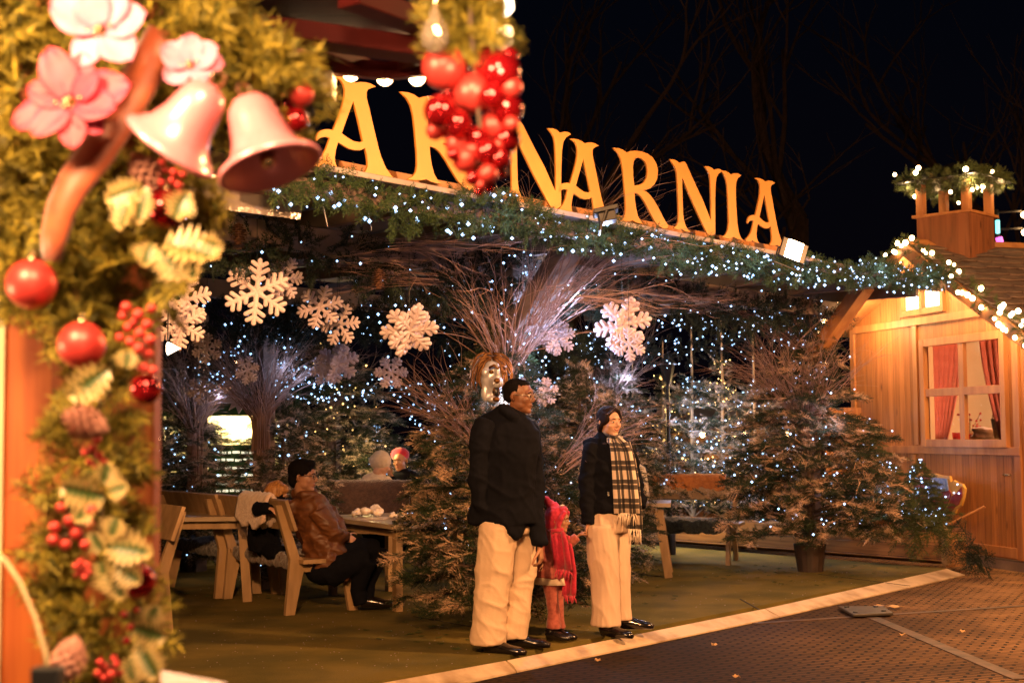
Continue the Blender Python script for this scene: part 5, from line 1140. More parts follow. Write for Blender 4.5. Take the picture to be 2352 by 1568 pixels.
# ------------------------------------------------------------------ people
def skin(name, c): return mat(name, c, tuple(x * .86 for x in c), .45, scale=(9, 9, 9), sss=.06)
M['skin_d'] = skin('skin_dark', (.20, .085, .045)); M['skin_m'] = skin('skin_mid', (.40, .20, .115)); M['skin_l'] = skin('skin_light', (.58, .33, .22))
M['navy'] = mat('black_wool', (.0045, .0050, .0085), (.003, .0035, .006), .9, scale=(30, 30, 30), bump=.001, spec=.12)
M['beige'] = mat('beige_cotton', (.64, .47, .32), (.58, .42, .28), .8, scale=(4, 4, 2), bump=.002, bscale=40)
M['cord'] = mat('pale_corduroy', (.62, .46, .33), (.58, .42, .30), .85, scale=(6, 6, 2), bump=.001, bscale=50)
M['hair_b'] = mat('black_hair', (.006, .0045, .004), rough=.85, spec=.1, scale=(40, 40, 40), bump=.003)
M['hair_br'] = mat('brown_hair', (.014, .007, .005), rough=.75, scale=(60, 60, 12), bump=.003, spec=.15)
M['hair_bl'] = mat('blond_hair', (.55, .27, .09), (.28, .12, .035), .5, scale=(70, 70, 10), bump=.005)
M['shoe'] = mat('black_leather', (.010, .008, .008), rough=.18, coat=.5)
M['jacket'] = mat('brown_quilted', (.15, .055, .018), (.09, .032, .010), .5, scale=(10, 10, 22), bump=.003)
M['pinkw'] = mat('red_wool', (.50, .018, .055), (.36, .012, .04), .9, scale=(50, 50, 50), bump=.003, sheen=.3)
M['rose'] = mat('rose_wool', (.38, .10, .075), (.26, .06, .045), .9, scale=(40, 40, 40), bump=.003, sheen=.2)
M['cream2'] = mat('cream_knit', (.74, .62, .48), (.64, .52, .40), .9, scale=(30, 30, 30), bump=.003)
M['lens'] = mat('lens_glint', (.30, .26, .24), rough=.08, spec=.9)
M['pale_frame'] = mat('pale_frame', (.75, .62, .48), rough=.25, metal=.5)
M['lips_d'] = mat('lips_dark', (.15, .045, .03), rough=.5); M['lips'] = mat('lips', (.34, .07, .055), rough=.4); M['eyew'] = mat('eye_white', (.62, .55, .5), rough=.2); M['iris'] = mat('dark_iris', (.02, .012, .01), rough=.15)
# plaid
mt, nt, b, nd, lk = _new('plaid'); b.inputs['Roughness'].default_value = .9; b.inputs['Sheen Weight'].default_value = .2
uvn = nd.new('ShaderNodeAttribute'); uvn.attribute_name = 'plaid_uv'; sp = nd.new('ShaderNodeSeparateXYZ'); lk.new(uvn.outputs['Vector'], sp.inputs[0])
def mm_(op, a, bb=None):
    q = nd.new('ShaderNodeMath'); q.operation = op
    for i, x in enumerate((a, bb)):
        if x is None: continue
        if isinstance(x, (int, float)): q.inputs[i].default_value = x
        else: lk.new(x, q.inputs[i])
    return q.outputs[0]
def stripes(src, k):
    fr_ = mm_('FRACT', mm_('MULTIPLY', src, k)); r = ramp(nd, [(0.0, .95), (.40, .0), (.62, .75), (.68, .0), (.92, .95)], 'CONSTANT'); r.color_ramp.elements[0].position = 0
    lk.new(fr_, r.inputs[0]); return r.outputs[0]
a, c = stripes(sp.outputs['X'], 7.5), stripes(sp.outputs['Y'], 7.5)
val = mm_('ADD', mm_('MULTIPLY', mm_('MULTIPLY', a, c), .62), mm_('MULTIPLY', mm_('ADD', a, c), .07)); cm = nd.new('ShaderNodeCombineColor')
lk.new(mm_('ADD', val, .012), cm.inputs[0]); lk.new(mm_('ADD', mm_('MULTIPLY', val, .80), .010), cm.inputs[1]); lk.new(mm_('ADD', mm_('MULTIPLY', val, .62), .012), cm.inputs[2]); lk.new(cm.outputs[0], b.inputs['Base Color']); M['plaid'] = mt
def person(label, loc, cat='person'):
    return thing('person', label, cat, loc)
class Fig:
    """authoring frame: pixel + depth offset -> local coordinates of a figure standing at (.., Y)"""
    def __init__(s, loc): s.o = Vector(loc)
    def p(s, px, py, dy=0.0): return P(px, py, s.o.y + dy) - s.o
def c2(x, y): return 1045.3 + .4583 * x, 816.7 + .4583 * y
def c3(x, y): return 365.9 + .2916 * x, 980 + .2916 * y
def head(par, c, yaw, pitch, h, skinm, hair=None, hairm=None, roll=0.0, child=0.0, smile=0.0, name='head_neck', neck=None, glasses=None, extra=None, brows=True, feat=1.0):
    """head centred at c (local), height h (chin to crown); yaw: 0 looks along -Y (to the camera), +90deg looks to +X"""
    R_ = Matrix.Rotation(yaw, 3, 'Z') @ Matrix.Rotation(pitch, 3, 'X') @ Matrix.Rotation(roll, 3, 'Y')
    ax = tuple(R_ @ Vector(v) for v in ((1, 0, 0), (0, 1, 0), (0, 0, 1))); s_ = h / .235
    def L(x, y, z): return Vector(c) + (ax[0] * x + ax[1] * y + ax[2] * z) * s_
    def E(mb, x, y, z, rx, ry, rz_): mb.ell(L(x, y, z), (rx * s_, ry * s_, rz_ * s_), ax, nu=16, nv=11)
    mb = MB()
    E(mb, 0, .012, .035, .073, .092, .082)                     # skull
    E(mb, 0, -.026, -.014, .062, .063, .084)                   # face
    E(mb, 0, -.040, -.072, .040, .040, .034)                   # jaw
    E(mb, 0, -.064, -.090, .026, .022, .020)                   # chin
    for k in (-1, 1):
        E(mb, k * .034, -.054, -.020, .026, .026, .028)        # cheekbones
        E(mb, k * .028, -.070, .024, .026, .017, .012)         # brow ridge
        E(mb, k * .036, -.016, -.048, .024, .045, .034)        # jaw side
    E(mb, 0, -.078, .035, .030, .015, .022)
    mb.tube([L(0, -.083, .018), L(0, -.098, -.006), L(0, -.108, -.024)], [.008 * s_, .009 * s_, .0105 * s_], 8); E(mb, 0, -.092, -.028, .016, .014, .009)
    E(mb, 0, -.074, -.055, .026, .016, .018)
    for k in (-1, 1):
        mb.tube([L(k * .072, .008, .018), L(k * .080, .018, .012), L(k * .078, .018, -.012), L(k * .070, .008, -.026)], [.008 * s_, .010 * s_, .009 * s_, .006 * s_], 8)
    if neck:
        mb.tube([L(0, .010, -.045), L(0, .016, -.085), neck], [.054 * s_, .050 * s_, .062 * s_], 14)
    if extra: extra(mb)
    o = fuse(mb, name, skinm, par, .0050 * s_ ** .5, 5)
    # eyes, lips, brows
    for k in (-1, 1):
        mb = MB(); E(mb, k * .031, -.0835, .004, .0125, .008, .0062); mb.build('eye', M['eyew'], par, smooth=True)
        mb = MB(); E(mb, k * .031 , -.0900, .004, .0062, .004, .0058); mb.build('iris', M['iris'], par, smooth=True)
        if brows:
            mb = MB(); mb.tube([L(k * .014, -.0915, .024), L(k * .030, -.0915, .030), L(k * .047, -.080, .024)], [.0022 * s_, .0034 * s_, .0016 * s_], 6); mb.build('eyebrow', hairm or M['hair_b'], par, smooth=True)
    mb = MB(); q = [(-.024, -.076, -.050 + .010 * smile), (-.012, -.0865, -.054), (0, -.0900, -.055), (.012, -.0865, -.054), (.024, -.076, -.050 + .010 * smile)]
    mb.tube([L(*v) for v in q], [.0012 * s_, .0042 * s_, .0050 * s_, .0042 * s_, .0012 * s_], 8); mb.build('lips', M['lips_d'] if skinm is M['skin_d'] else M['lips'], par, smooth=True)
    if hair: 
        mb = MB(); hair(mb, L, E, s_); fuse(mb, 'hair', hairm, par, .0065 * s_ ** .5, 3, (.0025, (60, 60, 20)))
    if glasses:
        for k in (-1, 1):
            mb = MB(); rp_ = [L(k * .034 + .023 * math.cos(t_), -.100 + .006 * abs(k * math.cos(t_)), .004 + .018 * math.sin(t_)) for t_ in np.linspace(0, 2 * PI, 17)]; mb.tube(rp_, .0020 * s_, 5); mb.build('glasses_rim', glasses, par, smooth=True)
            mb = MB(); mb.tube([L(k * .057, -.098, .010), L(k * .074, -.05, .012), L(k * .080, .012, .012)], .0020 * s_, 5); mb.build('temple_arm', glasses, par, smooth=True)
        mb = MB(); mb.tube([L(-.011, -.104, .008), L(.011, -.104, .008)], .0018 * s_, 5); mb.build('bridge', glasses, par)
    return L, E, ax, s_
def hand(mb, w_, d, up, side, s_=1.0, curl=.5, thumb=1, spread=.12):
    """adds a hand to mb: w_ wrist, d pointing direction, up = back of hand, side = towards the thumb"""
    d, up, side = Vector(d).normalized(), Vector(up).normalized(), Vector(side).normalized(); w_ = Vector(w_)
    mb.tube([w_ - d * .03 * s_, w_ + d * .015 * s_, w_ + d * .05 * s_, w_ + d * .085 * s_], [(.026 * s_, .020 * s_), (.028 * s_, .018 * s_), (.040 * s_, .016 * s_), (.040 * s_, .013 * s_)], 12, flat_dir=side)
    for i, (ln, o_) in enumerate(((.070, .028), (.080, .010), (.074, -.009), (.058, -.027))):
        b_ = w_ + d * .080 * s_ + side * o_ * s_; pts = [b_]; a_ = .12 + curl * .1; dd = (d + side * (o_ * spread * 12)).normalized(); q = b_
        for k in range(3):
            a_ += curl * (.75 if k else .45); v = dd * math.cos(a_) - up * math.sin(a_); q = q + v * ln * s_ * (.45, .32, .25)[k]; pts.append(q)
        mb.tube(pts, [.0092 * s_, .0086 * s_, .0078 * s_, .0060 * s_], 8)
    t0 = w_ + d * .025 * s_ + side * .026 * s_ * thumb
    mb.tube([t0, t0 + (d * .6 + side * thumb * .7 - up * .25) * .035 * s_, t0 + (d * .95 + side * thumb * .85 - up * .5) * .060 * s_, t0 + (d * 1.35 + side * thumb * .75 - up * .7) * .072 * s_], [.013 * s_, .0115 * s_, .0095 * s_, .007 * s_], 8)
def shoe(mb, heel, d, L=.28, w_=.046, h=.07):
    d = Vector(d).normalized(); s_ = Vector((-d.y, d.x, 0)); heel = Vector(heel)
    mb.tube([heel + Z * h * .8 - d * .0, heel + d * L * .05 + Z * h * .62, heel + d * L * .35 + Z * h * .55, heel + d * L * .62 + Z * h * .40, heel + d * L * .85 + Z * h * .33, heel + d * L + Z * h * .22], [(w_ * .75, h * .35), (w_ * .85, h * .62), (w_ * .85, h * .55), (w_ * 1.05, h * .40), (w_ * 1.0, h * .33), (w_ * .5, h * .18)], 14, flat_dir=s_)
def ribbon(f, par, rings, width_dir, matl, name='scarf', n=14, thick=.012, vscale=1.0, uv_w=.34):
    """cloth band through centre points with half widths; carries plaid coordinates"""
    V = []; F_ = []; uvs = []; acc = 0
    for j, (c, hw, wd) in enumerate(rings):
        if j: acc += (Vector(c) - Vector(rings[j - 1][0])).length
        wd = Vector(wd).normalized()
        for i in range(n + 1):
            u = i / n * 2 - 1; t_ = Vector(rings[min(j + 1, len(rings) - 1)][0]) - Vector(rings[max(j - 1, 0)][0]); nn = wd.cross(t_.normalized())
            V.append(Vector(c) + wd * hw * u + nn * (.012 * math.sin(u * 6 + j * .4)) + nn * .02 * (1 - u * u)); uvs.append((i / n * uv_w, acc, 0))
    for j in range(len(rings) - 1):
        for i in range(n): a = j * (n + 1) + i; F_.append((a, a + 1, a + n + 2, a + n + 1))
    me = bpy.data.meshes.new(name); me.from_pydata([tuple(v) for v in V], [], F_); me.update(); at = me.attributes.new('plaid_uv', 'FLOAT_VECTOR', 'POINT'); at.data.foreach_set('vector', np.array(uvs, dtype=np.float32).ravel())
    o = link_mesh(name, me, matl, par, True); so = o.modifiers.new('s', 'SOLIDIFY'); so.thickness = thick; so.offset = 0; return o
def fringe(par, c0, c1_, ln, matl, n=16, seed=0, r=.0035):
    mb = MB(); rn = random.Random(seed)
    for i in range(n):
        p = Vector(c0).lerp(Vector(c1_), i / (n - 1)); l2 = ln * rn.uniform(.75, 1.1); e = Vector((rn.gauss(0, .012), rn.gauss(0, .008), 0)); mb.tube([p, p - Z * l2 * .5 + e, p - Z * l2 + e * 1.5], [r, r, r * .7], 5)
    return mb.build('fringe', matl, par, smooth=True)

# ============ the tall man
g_ = G(1160, 1494, .06); f = Fig((g_.x, g_.y, .06)); man = person('tall man in glasses, black blazer and wide beige trousers looking right', tuple(f.o)); q = f.p
def Q(x, y, dy=0.0): return q(*c2(x, y), dy)
mb = MB()                                                   # trousers
mb.tube([Q(255, 790, .02), Q(255, 850, .02), Q(262, 900, .02)], [(.155, .12), (.16, .125), (.155, .115)], 18, flat_dir=(1, -.2, 0))
mb.tube([Q(215, 830, -.03), Q(212, 900, -.03), Q(200, 1060, -.04), Q(180, 1230, -.05), Q(172, 1330, -.05), Q(165, 1405, -.05), Q(164, 1440, -.05)], [.12, .130, .126, .110, .106, .116, .114], 18)
mb.tube([Q(305, 830, .09), Q(315, 900, .09), Q(322, 1060, .09), Q(308, 1230, .09), Q(298, 1320, .08), Q(288, 1380, .08), Q(286, 1412, .08)], [.105, .112, .110, .100, .100, .106, .104], 18)
fuse(mb, 'trousers', M['beige'], man, .009, 2, (.010, (6, 6, 3), (3, 1, 2), .009, (5, 5, 6)))
mb = MB(); shoe(mb, Q(150, 1492, -.04) * 1.0, (.93, -.38, 0), .29, .052, .085); mb.build('shoe', M['shoe'], man, smooth=True)
mb = MB(); shoe(mb, Q(262, 1462, .09), (.97, -.12, 0), .29, .050, .085); mb.build('shoe', M['shoe'], man, smooth=True)
mb = MB()                                                   # blazer
mb.tube([Q(262, 268, .03), Q(255, 318, .02), Q(250, 380, .02), Q(248, 480, .0), Q(246, 600, .0), Q(242, 700, .0), Q(240, 780, .0), Q(240, 838, 0)], [(.085, .07), (.185, .10), (.235, .135), (.235, .145), (.215, .14), (.215, .14), (.235, .15), (.235, .15)], 22, flat_dir=(1, -.35, 0))
mb.prism([Q(236, 800, -.16), Q(330, 800, -.14), Q(345, 845, -.13), Q(300, 925, -.145), Q(262, 880, -.155)], Vector((.02, .05, 0)))
mb.tube([Q(150, 335, -.06), Q(128, 400, -.09), Q(118, 520, -.10), Q(116, 640, -.09), Q(135, 740, -.07), Q(170, 800, -.06)], [.068, .072, .066, .060, .055, .050], 14)
mb.tube([Q(355, 340, .08), Q(382, 420, .09), Q(396, 560, .06), Q(404, 700, .02), Q(412, 830, -.02), Q(424, 945, -.05)], [.066, .070, .064, .058, .052, .052], 14)
for s_ in (-1, 1): mb.tube([Q(262 - 30 * (s_ < 0), 262, .05 * s_), Q(290, 300, -.05 + .05 * s_), Q(330, 360, -.08)], [.028, .030, .018], 8)
fuse(mb, 'blazer', M['navy'], man, .010, 2, (.008, (6, 6, 5), (1, 4, 2), .014, (4, 4, 5)))
mb = MB(); mb.tube([Q(300, 290, -.045), Q(318, 330, -.085), Q(330, 372, -.115)], [.03, .028, .01], 8); mb.build('shirt_front', M['navy'], man, smooth=True)
ml = []
mb = MB(); hand(mb, Q(424, 950, -.05), (.12, -.15, -1), (.85, -.3, 0), (-.2, -1, .1), 1.08, .7, 1); fuse(mb, 'hand', M['skin_m'], man, .0055, 1)
def man_hair(mb, L, E, s_):
    E(mb, 0, .024, .044, .0765, .091, .0765); E(mb, 0, -.018, .080, .060, .050, .030); E(mb, 0, .058, .004, .064, .052, .050)
head(man, Q(322, 205, .0), math.radians(66), .04, .245, M['skin_d'], man_hair, M['hair_b'], neck=Q(285, 292, .02), glasses=M['pale_frame'])
# phone and cable end held by the man: pale disc
mb = MB(); 
# ============ the woman
g_ = G(1398, 1462, .06); f = Fig((g_.x, g_.y, .06)); wom = person('smiling woman in a black jacket with a black and white plaid scarf', tuple(f.o)); q = f.p
mb = MB()
mb.tube([Q(765, 760, 0), Q(765, 830, 0), Q(765, 880, 0)], [(.135, .11), (.155, .125), (.155, .125)], 18, flat_dir=(1, -.3, 0))
mb.tube([Q(738, 850, -.04), Q(742, 960, -.04), Q(752, 1130, -.04), Q(756, 1280, -.04), Q(756, 1350, -.04)], [.112, .115, .098, .098, .104], 16)
mb.tube([Q(806, 850, .06), Q(812, 960, .07), Q(820, 1130, .08), Q(824, 1260, .08), Q(828, 1322, .08)], [.090, .094, .080, .078, .082], 16)
fuse(mb, 'trousers', M['cord'], wom, .009, 2, (.004, (8, 8, 2.2), (3, 7, 2), .008, (9, 9, 2.5)))
mb = MB(); shoe(mb, Q(738, 1405, -.04), (.80, -.6, 0), .25, .045, .085); mb.build('shoe', M['shoe'], wom, smooth=True)
mb = MB(); shoe(mb, Q(820, 1368, .08), (.98, -.15, 0), .25, .043, .08); mb.build('shoe', M['shoe'], wom, smooth=True)
mb = MB()
mb.tube([Q(765, 400, .03), Q(765, 430, .03), Q(762, 480, .02), Q(765, 580, 0), Q(770, 680, 0), Q(768, 786, 0)], [(.07, .06), (.165, .09), (.185, .12), (.175, .13), (.165, .125), (.168, .13)], 20, flat_dir=(1, -.3, 0))
mb.tube([Q(690, 445, -.03), Q(672, 530, -.05), Q(664, 640, -.05), Q(664, 740, -.06), Q(665, 842, -.07)], [.060, .062, .056, .052, .050], 14)
mb.tube([Q(842, 450, .06), Q(878, 540, .07), Q(905, 640, .05), Q(922, 730, .0), Q(925, 760, -.02)], [.056, .058, .052, .048, .045], 14)
mb.tube([Q(735, 400, 0), Q(760, 412, -.06), Q(800, 415, -.05), Q(825, 400, .03), Q(790, 390, .09), Q(745, 392, .07), Q(735, 400, 0)], .030, 10)
fuse(mb, 'jacket', M['navy'], wom, .010, 2, (.008, (8, 8, 7), (0, 0, 0), .012, (6, 6, 7)))
mb = MB(); hand(mb, Q(668, 845, -.07), (-.30, -.1, -1), (-.6, -.7, .1), (-.2, -.8, .3), .82, 1.0, 1); fuse(mb, 'hand', M['skin_m'], wom, .0055, 1)
mb = MB(); mb.box(Q(768, 692, -.14), (.012, .006, .030)); mb.build('zip_pull', M['chrome'], wom)
def wom_hair(mb, L, E, s_):
    E(mb, 0, .026, .050, .079, .094, .080); E(mb, 0, .075, -.035, .058, .045, .055); E(mb, .058, -.005, .03, .026, .065, .052); E(mb, -.058, -.005, .03, .026, .065, .052)
    for k in (-1, 1): mb.tube([L(0, -.066, .104), L(k * .038, -.066, .078), L(k * .066, -.036, .034), L(k * .074, .012, -.022), L(k * .05, .06, -.06)], [.011 * s_, .013 * s_, .014 * s_, .018 * s_, .020 * s_], 8)
head(wom, Q(775, 336, -.02), math.radians(33), .0, .225, M['skin_l'], wom_hair, M['hair_br'], neck=Q(770, 432, .02), smile=1.0)
wd = Vector((1, -.25, 0))
ribbon(f, wom, [(Q(800, 405, -.12), .035, wd), (Q(818, 435, -.15), .062, wd), (Q(832, 480, -.17), .075, wd), (Q(842, 560, -.175), .082, wd), (Q(850, 640, -.175), .086, wd), (Q(856, 720, -.172), .088, wd), (Q(860, 790, -.17), .088, wd)], wd, M['plaid'], uv_w=.30)
fringe(wom, Q(818, 788, -.155), Q(902, 788, -.17), .085, M['cream2'], 18, 1); 
ribbon(f, wom, [(Q(848, 430, -.10), .040, wd), (Q(868, 520, -.13), .05, wd), (Q(884, 640, -.14), .055, wd), (Q(893, 760, -.14), .058, wd), (Q(898, 870, -.135), .058, wd)], wd, M['plaid'], uv_w=.22)
fringe(wom, Q(868, 868, -.13), Q(928, 868, -.14), .10, M['cream2'], 14, 2)
ribbon(f, wom, [(Q(748, 400, -.05), .028, Z), (Q(768, 418, -.115), .030, Z), (Q(800, 425, -.135), .032, Z), (Q(828, 412, -.10), .030, Z), (Q(840, 395, .0), .028, Z)], Z, M['plaid'], uv_w=.12)
# ============ the child
g_ = G(1285, 1470, .06); f = Fig((g_.x, g_.y, .06)); kid = person('small child in a red knitted bonnet and long red scarf between the adults', tuple(f.o)); q = f.p
mb = MB(); 
mb.tube([Q(475, 1115, -.03), Q(482, 1200, -.03), Q(495, 1290, -.03), Q(494, 1365, -.03)], [.058, .045, .044, .056], 14); mb.tube([Q(518, 1115, .04), Q(520, 1200, .04), Q(515, 1290, .04), Q(520, 1365, .04)], [.050, .040, .040, .050], 14); mb.ell(Q(490, 1110, 0), (.09, .07, .06))
fuse(mb, 'leggings', M['rose'], kid, .008, 2, (.005, (20, 20, 20)))
mb = MB(); mb.tube([Q(486, 1085, 0), Q(487, 1110, 0), Q(487, 1143, 0)], [(.100, .08), (.118, .095), (.130, .10)], 18); mb.build('white_hem', M['cream2'], kid, smooth=True)
mb = MB(); mb.tube([Q(497, 872, .02), Q(492, 905, .02), Q(485, 960, .02), Q(482, 1030, 0), Q(485, 1108, 0)], [(.05, .045), (.095, .075), (.105, .085), (.115, .09), (.135, .105)], 18)
mb.tube([Q(538, 915, -.03), Q(578, 935, -.06), Q(612, 905, -.07)], [.042, .038, .034], 10); mb.tube([Q(448, 920, -.03), Q(430, 980, -.05), Q(440, 1030, -.06)], [.040, .038, .034], 10)
fuse(mb, 'coat', M['rose'], kid, .008, 2, (.008, (14, 14, 14)))
for x, y, dy, dx in ((487, 1424, -.03, 0), (522, 1418, .04, 1)):
    mb = MB(); shoe(mb, Q(x - 22, y, dy), (.85, -.5, 0), .17, .035, .07); mb.tube([Q(x - 4, y - 12, dy), Q(x - 5, y - 62, dy)], .042, 12); mb.build('boot', M['shoe'], kid, smooth=True)
mb = MB(); hand(mb, Q(615, 903, -.07), (.7, -.1, .5), (-.4, -.5, .7), (.2, -.9, 0), .55, .9, 1); fuse(mb, 'hand', M['skin_m'], kid, .0045, 1)
mb = MB(); hand(mb, Q(440, 1034, -.06), (0, -.1, -1), (1, -.3, 0), (-.2, -1, 0), .52, .8, 1); fuse(mb, 'hand', M['skin_m'], kid, .0045, 1)
L_, E_, ax0, s0 = head(kid, Q(520, 825, -.02), math.radians(72), .05, .175, M['skin_m'], None, M['hair_b'], neck=Q(500, 895, .0))
mb = MB()
def Bn(x, y, z, rx, ry, rz_): mb.ell(L_(x, y, z), (rx * s0, ry * s0, rz_ * s0), ax0, nu=16, nv=11)
Bn(0, .035, .040, .098, .105, .108); Bn(0, .07, -.03, .085, .065, .08); Bn(0, -.035, .105, .065, .05, .035); Bn(0, .06, .13, .045, .06, .045)
for k in (-1, 1): mb.tube([L_(k * .05, -.07, .09), L_(k * .082, -.045, .03), L_(k * .080, -.02, -.04), L_(k * .06, -.02, -.10)], [.024 * s0, .028 * s0, .026 * s0, .024 * s0], 10)
mb.tube([L_(0, .075, .13), L_(0, .14, .20), L_(0, .18, .215)], [.05 * s0, .03 * s0, .008 * s0], 10)
fuse(mb, 'bonnet', M['pinkw'], kid, .007, 2, (.003, (50, 50, 50)))
mb = MB(); 
for i in range(10): mb.tube([L_(-.04 + .009 * i, -.02, .146), L_(-.035 + .009 * i, -.035, .142)], .004, 5)
mb.build('bonnet_pattern', M['cream2'], kid)
wd = Vector((1, -.3, 0))
ribbon(f, kid, [(Q(512, 880, -.09), .05, wd), (Q(522, 930, -.115), .06, wd), (Q(532, 1000, -.12), .062, wd), (Q(540, 1075, -.12), .065, wd)], wd, M['pinkw'], thick=.016)
fringe(kid, Q(512, 1070, -.11), Q(572, 1070, -.13), .07, M['pinkw'], 10, 3, .006)
ribbon(f, kid, [(Q(548, 900, -.06), .035, wd), (Q(562, 980, -.085), .042, wd), (Q(572, 1080, -.09), .048, wd), (Q(570, 1170, -.085), .05, wd), (Q(568, 1205, -.085), .05, wd)], wd, M['pinkw'], thick=.016)
fringe(kid, Q(545, 1200, -.08), Q(598, 1200, -.095), .05, M['pinkw'], 10, 4, .006)
ribbon(f, kid, [(Q(470, 890, .0), .030, Z), (Q(490, 895, -.09), .034, Z), (Q(530, 892, -.09), .034, Z), (Q(552, 880, -.02), .03, Z)], Z, M['pinkw'], thick=.02)
# ============ man seated on the near bench
Y1 = 11.55
sm = person('man with dark hair and glasses in a brown jacket sitting on the near bench', (P(745, 1250, Y1).x, Y1, .06)); f = Fig(sm.location); q = f.p
def S(x, y, dy=0.0): return q(*c3(x, y), dy)
mb = MB()
mb.tube([S(1330, 1130, 0), S(1420, 1060, .02), S(1600, 960, .10), S(1720, 960, .15)], [.14, .13, .10, .085], 14); mb.tube([S(1720, 950, .15), S(1700, 1080, .15), S(1640, 1240, .13), S(1620, 1380, .12)], [.088, .075, .065, .07], 14)
mb.tube([S(1330, 1150, -.1), S(1440, 1100, -.12), S(1580, 1040, -.10), S(1640, 1040, -.08)], [.13, .12, .095, .085], 14); mb.tube([S(1640, 1040, -.08), S(1590, 1160, -.06), S(1560, 1290, -.04), S(1600, 1390, -.04)], [.088, .075, .065, .07], 14)
mb.ell(S(1330, 1130, -.04), (.19, .19, .12))
fuse(mb, 'trousers', M['navy'], sm, .012, 2, (.008, (9, 9, 9)))
for x, y, dy in ((1590, 1425, -.04), (1610, 1420, .12)): mb = MB(); shoe(mb, S(x, y, dy), (.95, .1, 0), .27, .045, .08); mb.build('shoe', M['shoe'], sm, smooth=True)
mb = MB()
mb.tube([S(1150, 530, .02), S(1170, 600, .02), S(1215, 720, .02), S(1270, 880, .0), S(1310, 1010, 0), S(1330, 1120, -.02)], [(.08, .075), (.17, .13), (.21, .15), (.20, .15), (.20, .16), (.21, .17)], 20, flat_dir=(.6, -.8, 0))
mb.tube([S(1180, 610, .05), S(1080, 640, -.02), S(960, 630, -.02), S(880, 610, -.04)], [.075, .070, .058, .045], 14)
mb.tube([S(1260, 660, -.16), S(1330, 780, -.17), S(1400, 880, -.12), S(1465, 860, .02)], [.080, .074, .062, .046], 14)
mb.tube([S(1300, 640, .16), S(1390, 780, .18), S(1440, 860, .12)], [.075, .070, .050], 12)
mb.tube([S(1080, 520, .06), S(1140, 545, -.09), S(1230, 555, -.05), S(1240, 530, .08), S(1150, 505, .12), S(1080, 520, .06)], .036, 10)
for k in range(4): mb.tube([S(1360 + 20 * k, 860 + 60 * k, -.12), S(1420 + 20 * k, 1000 + 60 * k, -.1)], .055, 8)
fuse(mb, 'jacket', M['jacket'], sm, .010, 2, (.008, (6, 6, 8), (0, 2, 1), .018, (5, 5, 9)))
mb = MB(); hand(mb, S(1462, 862, .02), (.75, .2, -.35), (.3, -.9, .3), (.2, .3, .9), .85, .8, 1); fuse(mb, 'hand', M['skin_l'], sm, .006, 1)
def sm_hair(mb, L, E, s_):
    E(mb, 0, .022, .052, .084, .100, .086); E(mb, 0, -.045, .098, .060, .045, .032); E(mb, 0, .070, -.012, .070, .045, .070)
head(sm, S(1135, 395, -.02), math.radians(80), .02, .262, M['skin_m'], sm_hair, M['hair_b'], neck=S(1130, 530, .02), glasses=M['black'])
# ============ the blond child leaning on the bench back
Y2 = 11.7
bk_ = person('blond child in a dark jacket leaning over the back of the near bench', (P(640, 1200, Y2).x, Y2, .06)); f = Fig(bk_.location); q = f.p
mb = MB(); mb.tube([S(930, 600, .12), S(880, 620, .12), S(830, 720, .16), S(820, 850, .18), S(830, 960, .2)], [(.06, .06), (.12, .1), (.14, .11), (.14, .11), (.15, .12)], 16); mb.tube([S(800, 600, .08), S(790, 650, -.22), S(840, 640, -.34), S(875, 645, -.38)], [.065, .062, .05, .04], 12); mb.tube([S(830, 570, .1), S(900, 590, .0), S(990, 560, -.02)], [.05, .05, .05], 10)
fuse(mb, 'jacket', M['navy'], bk_, .010, 2, (.008, (14, 14, 14))); bpy.data.objects[-1] if False else None
mb = MB(); mb.tube([S(830, 930, .2), S(900, 990, .05), S(960, 1000, -.02)], .075, 10); mb.tube([S(800, 930, .2), S(850, 1000, .25), S(900, 1010, .22)], .07, 10); fuse(mb, 'trousers', M['navy'], bk_, .012, 2)
mb = MB(); hand(mb, S(872, 642, -.38), (.9, -.1, -.25), (.2, -.6, .8), (.2, -.8, -.5), .62, .6, 1); fuse(mb, 'hand', M['skin_l'], bk_, .005, 1)
def bl_hair(mb, L, E, s_):
    E(mb, 0, .020, .040, .088, .104, .095); E(mb, 0, -.030, .085, .072, .062, .045); E(mb, 0, .055, -.025, .078, .060, .065)
    for i in range(26): a = -1.9 + 3.8 * i / 25 + PI / 2; mb.tube([L(.02 * math.cos(a), .02 + .02 * math.sin(a), .135), L(.078 * math.cos(a), .02 + .088 * math.sin(a), .075), L(.092 * math.cos(a), .02 + .100 * math.sin(a), .0), L(.090 * math.cos(a), .02 + .096 * math.sin(a), -.045 - .012 * math.sin(i * 2.3))], [.012 * s_, .013 * s_, .012 * s_, .006 * s_], 6)
head(bk_, S(925, 545, .02), math.radians(75), .35, .215, M['skin_l'], bl_hair, M['hair_bl'], neck=S(890, 620, .1))
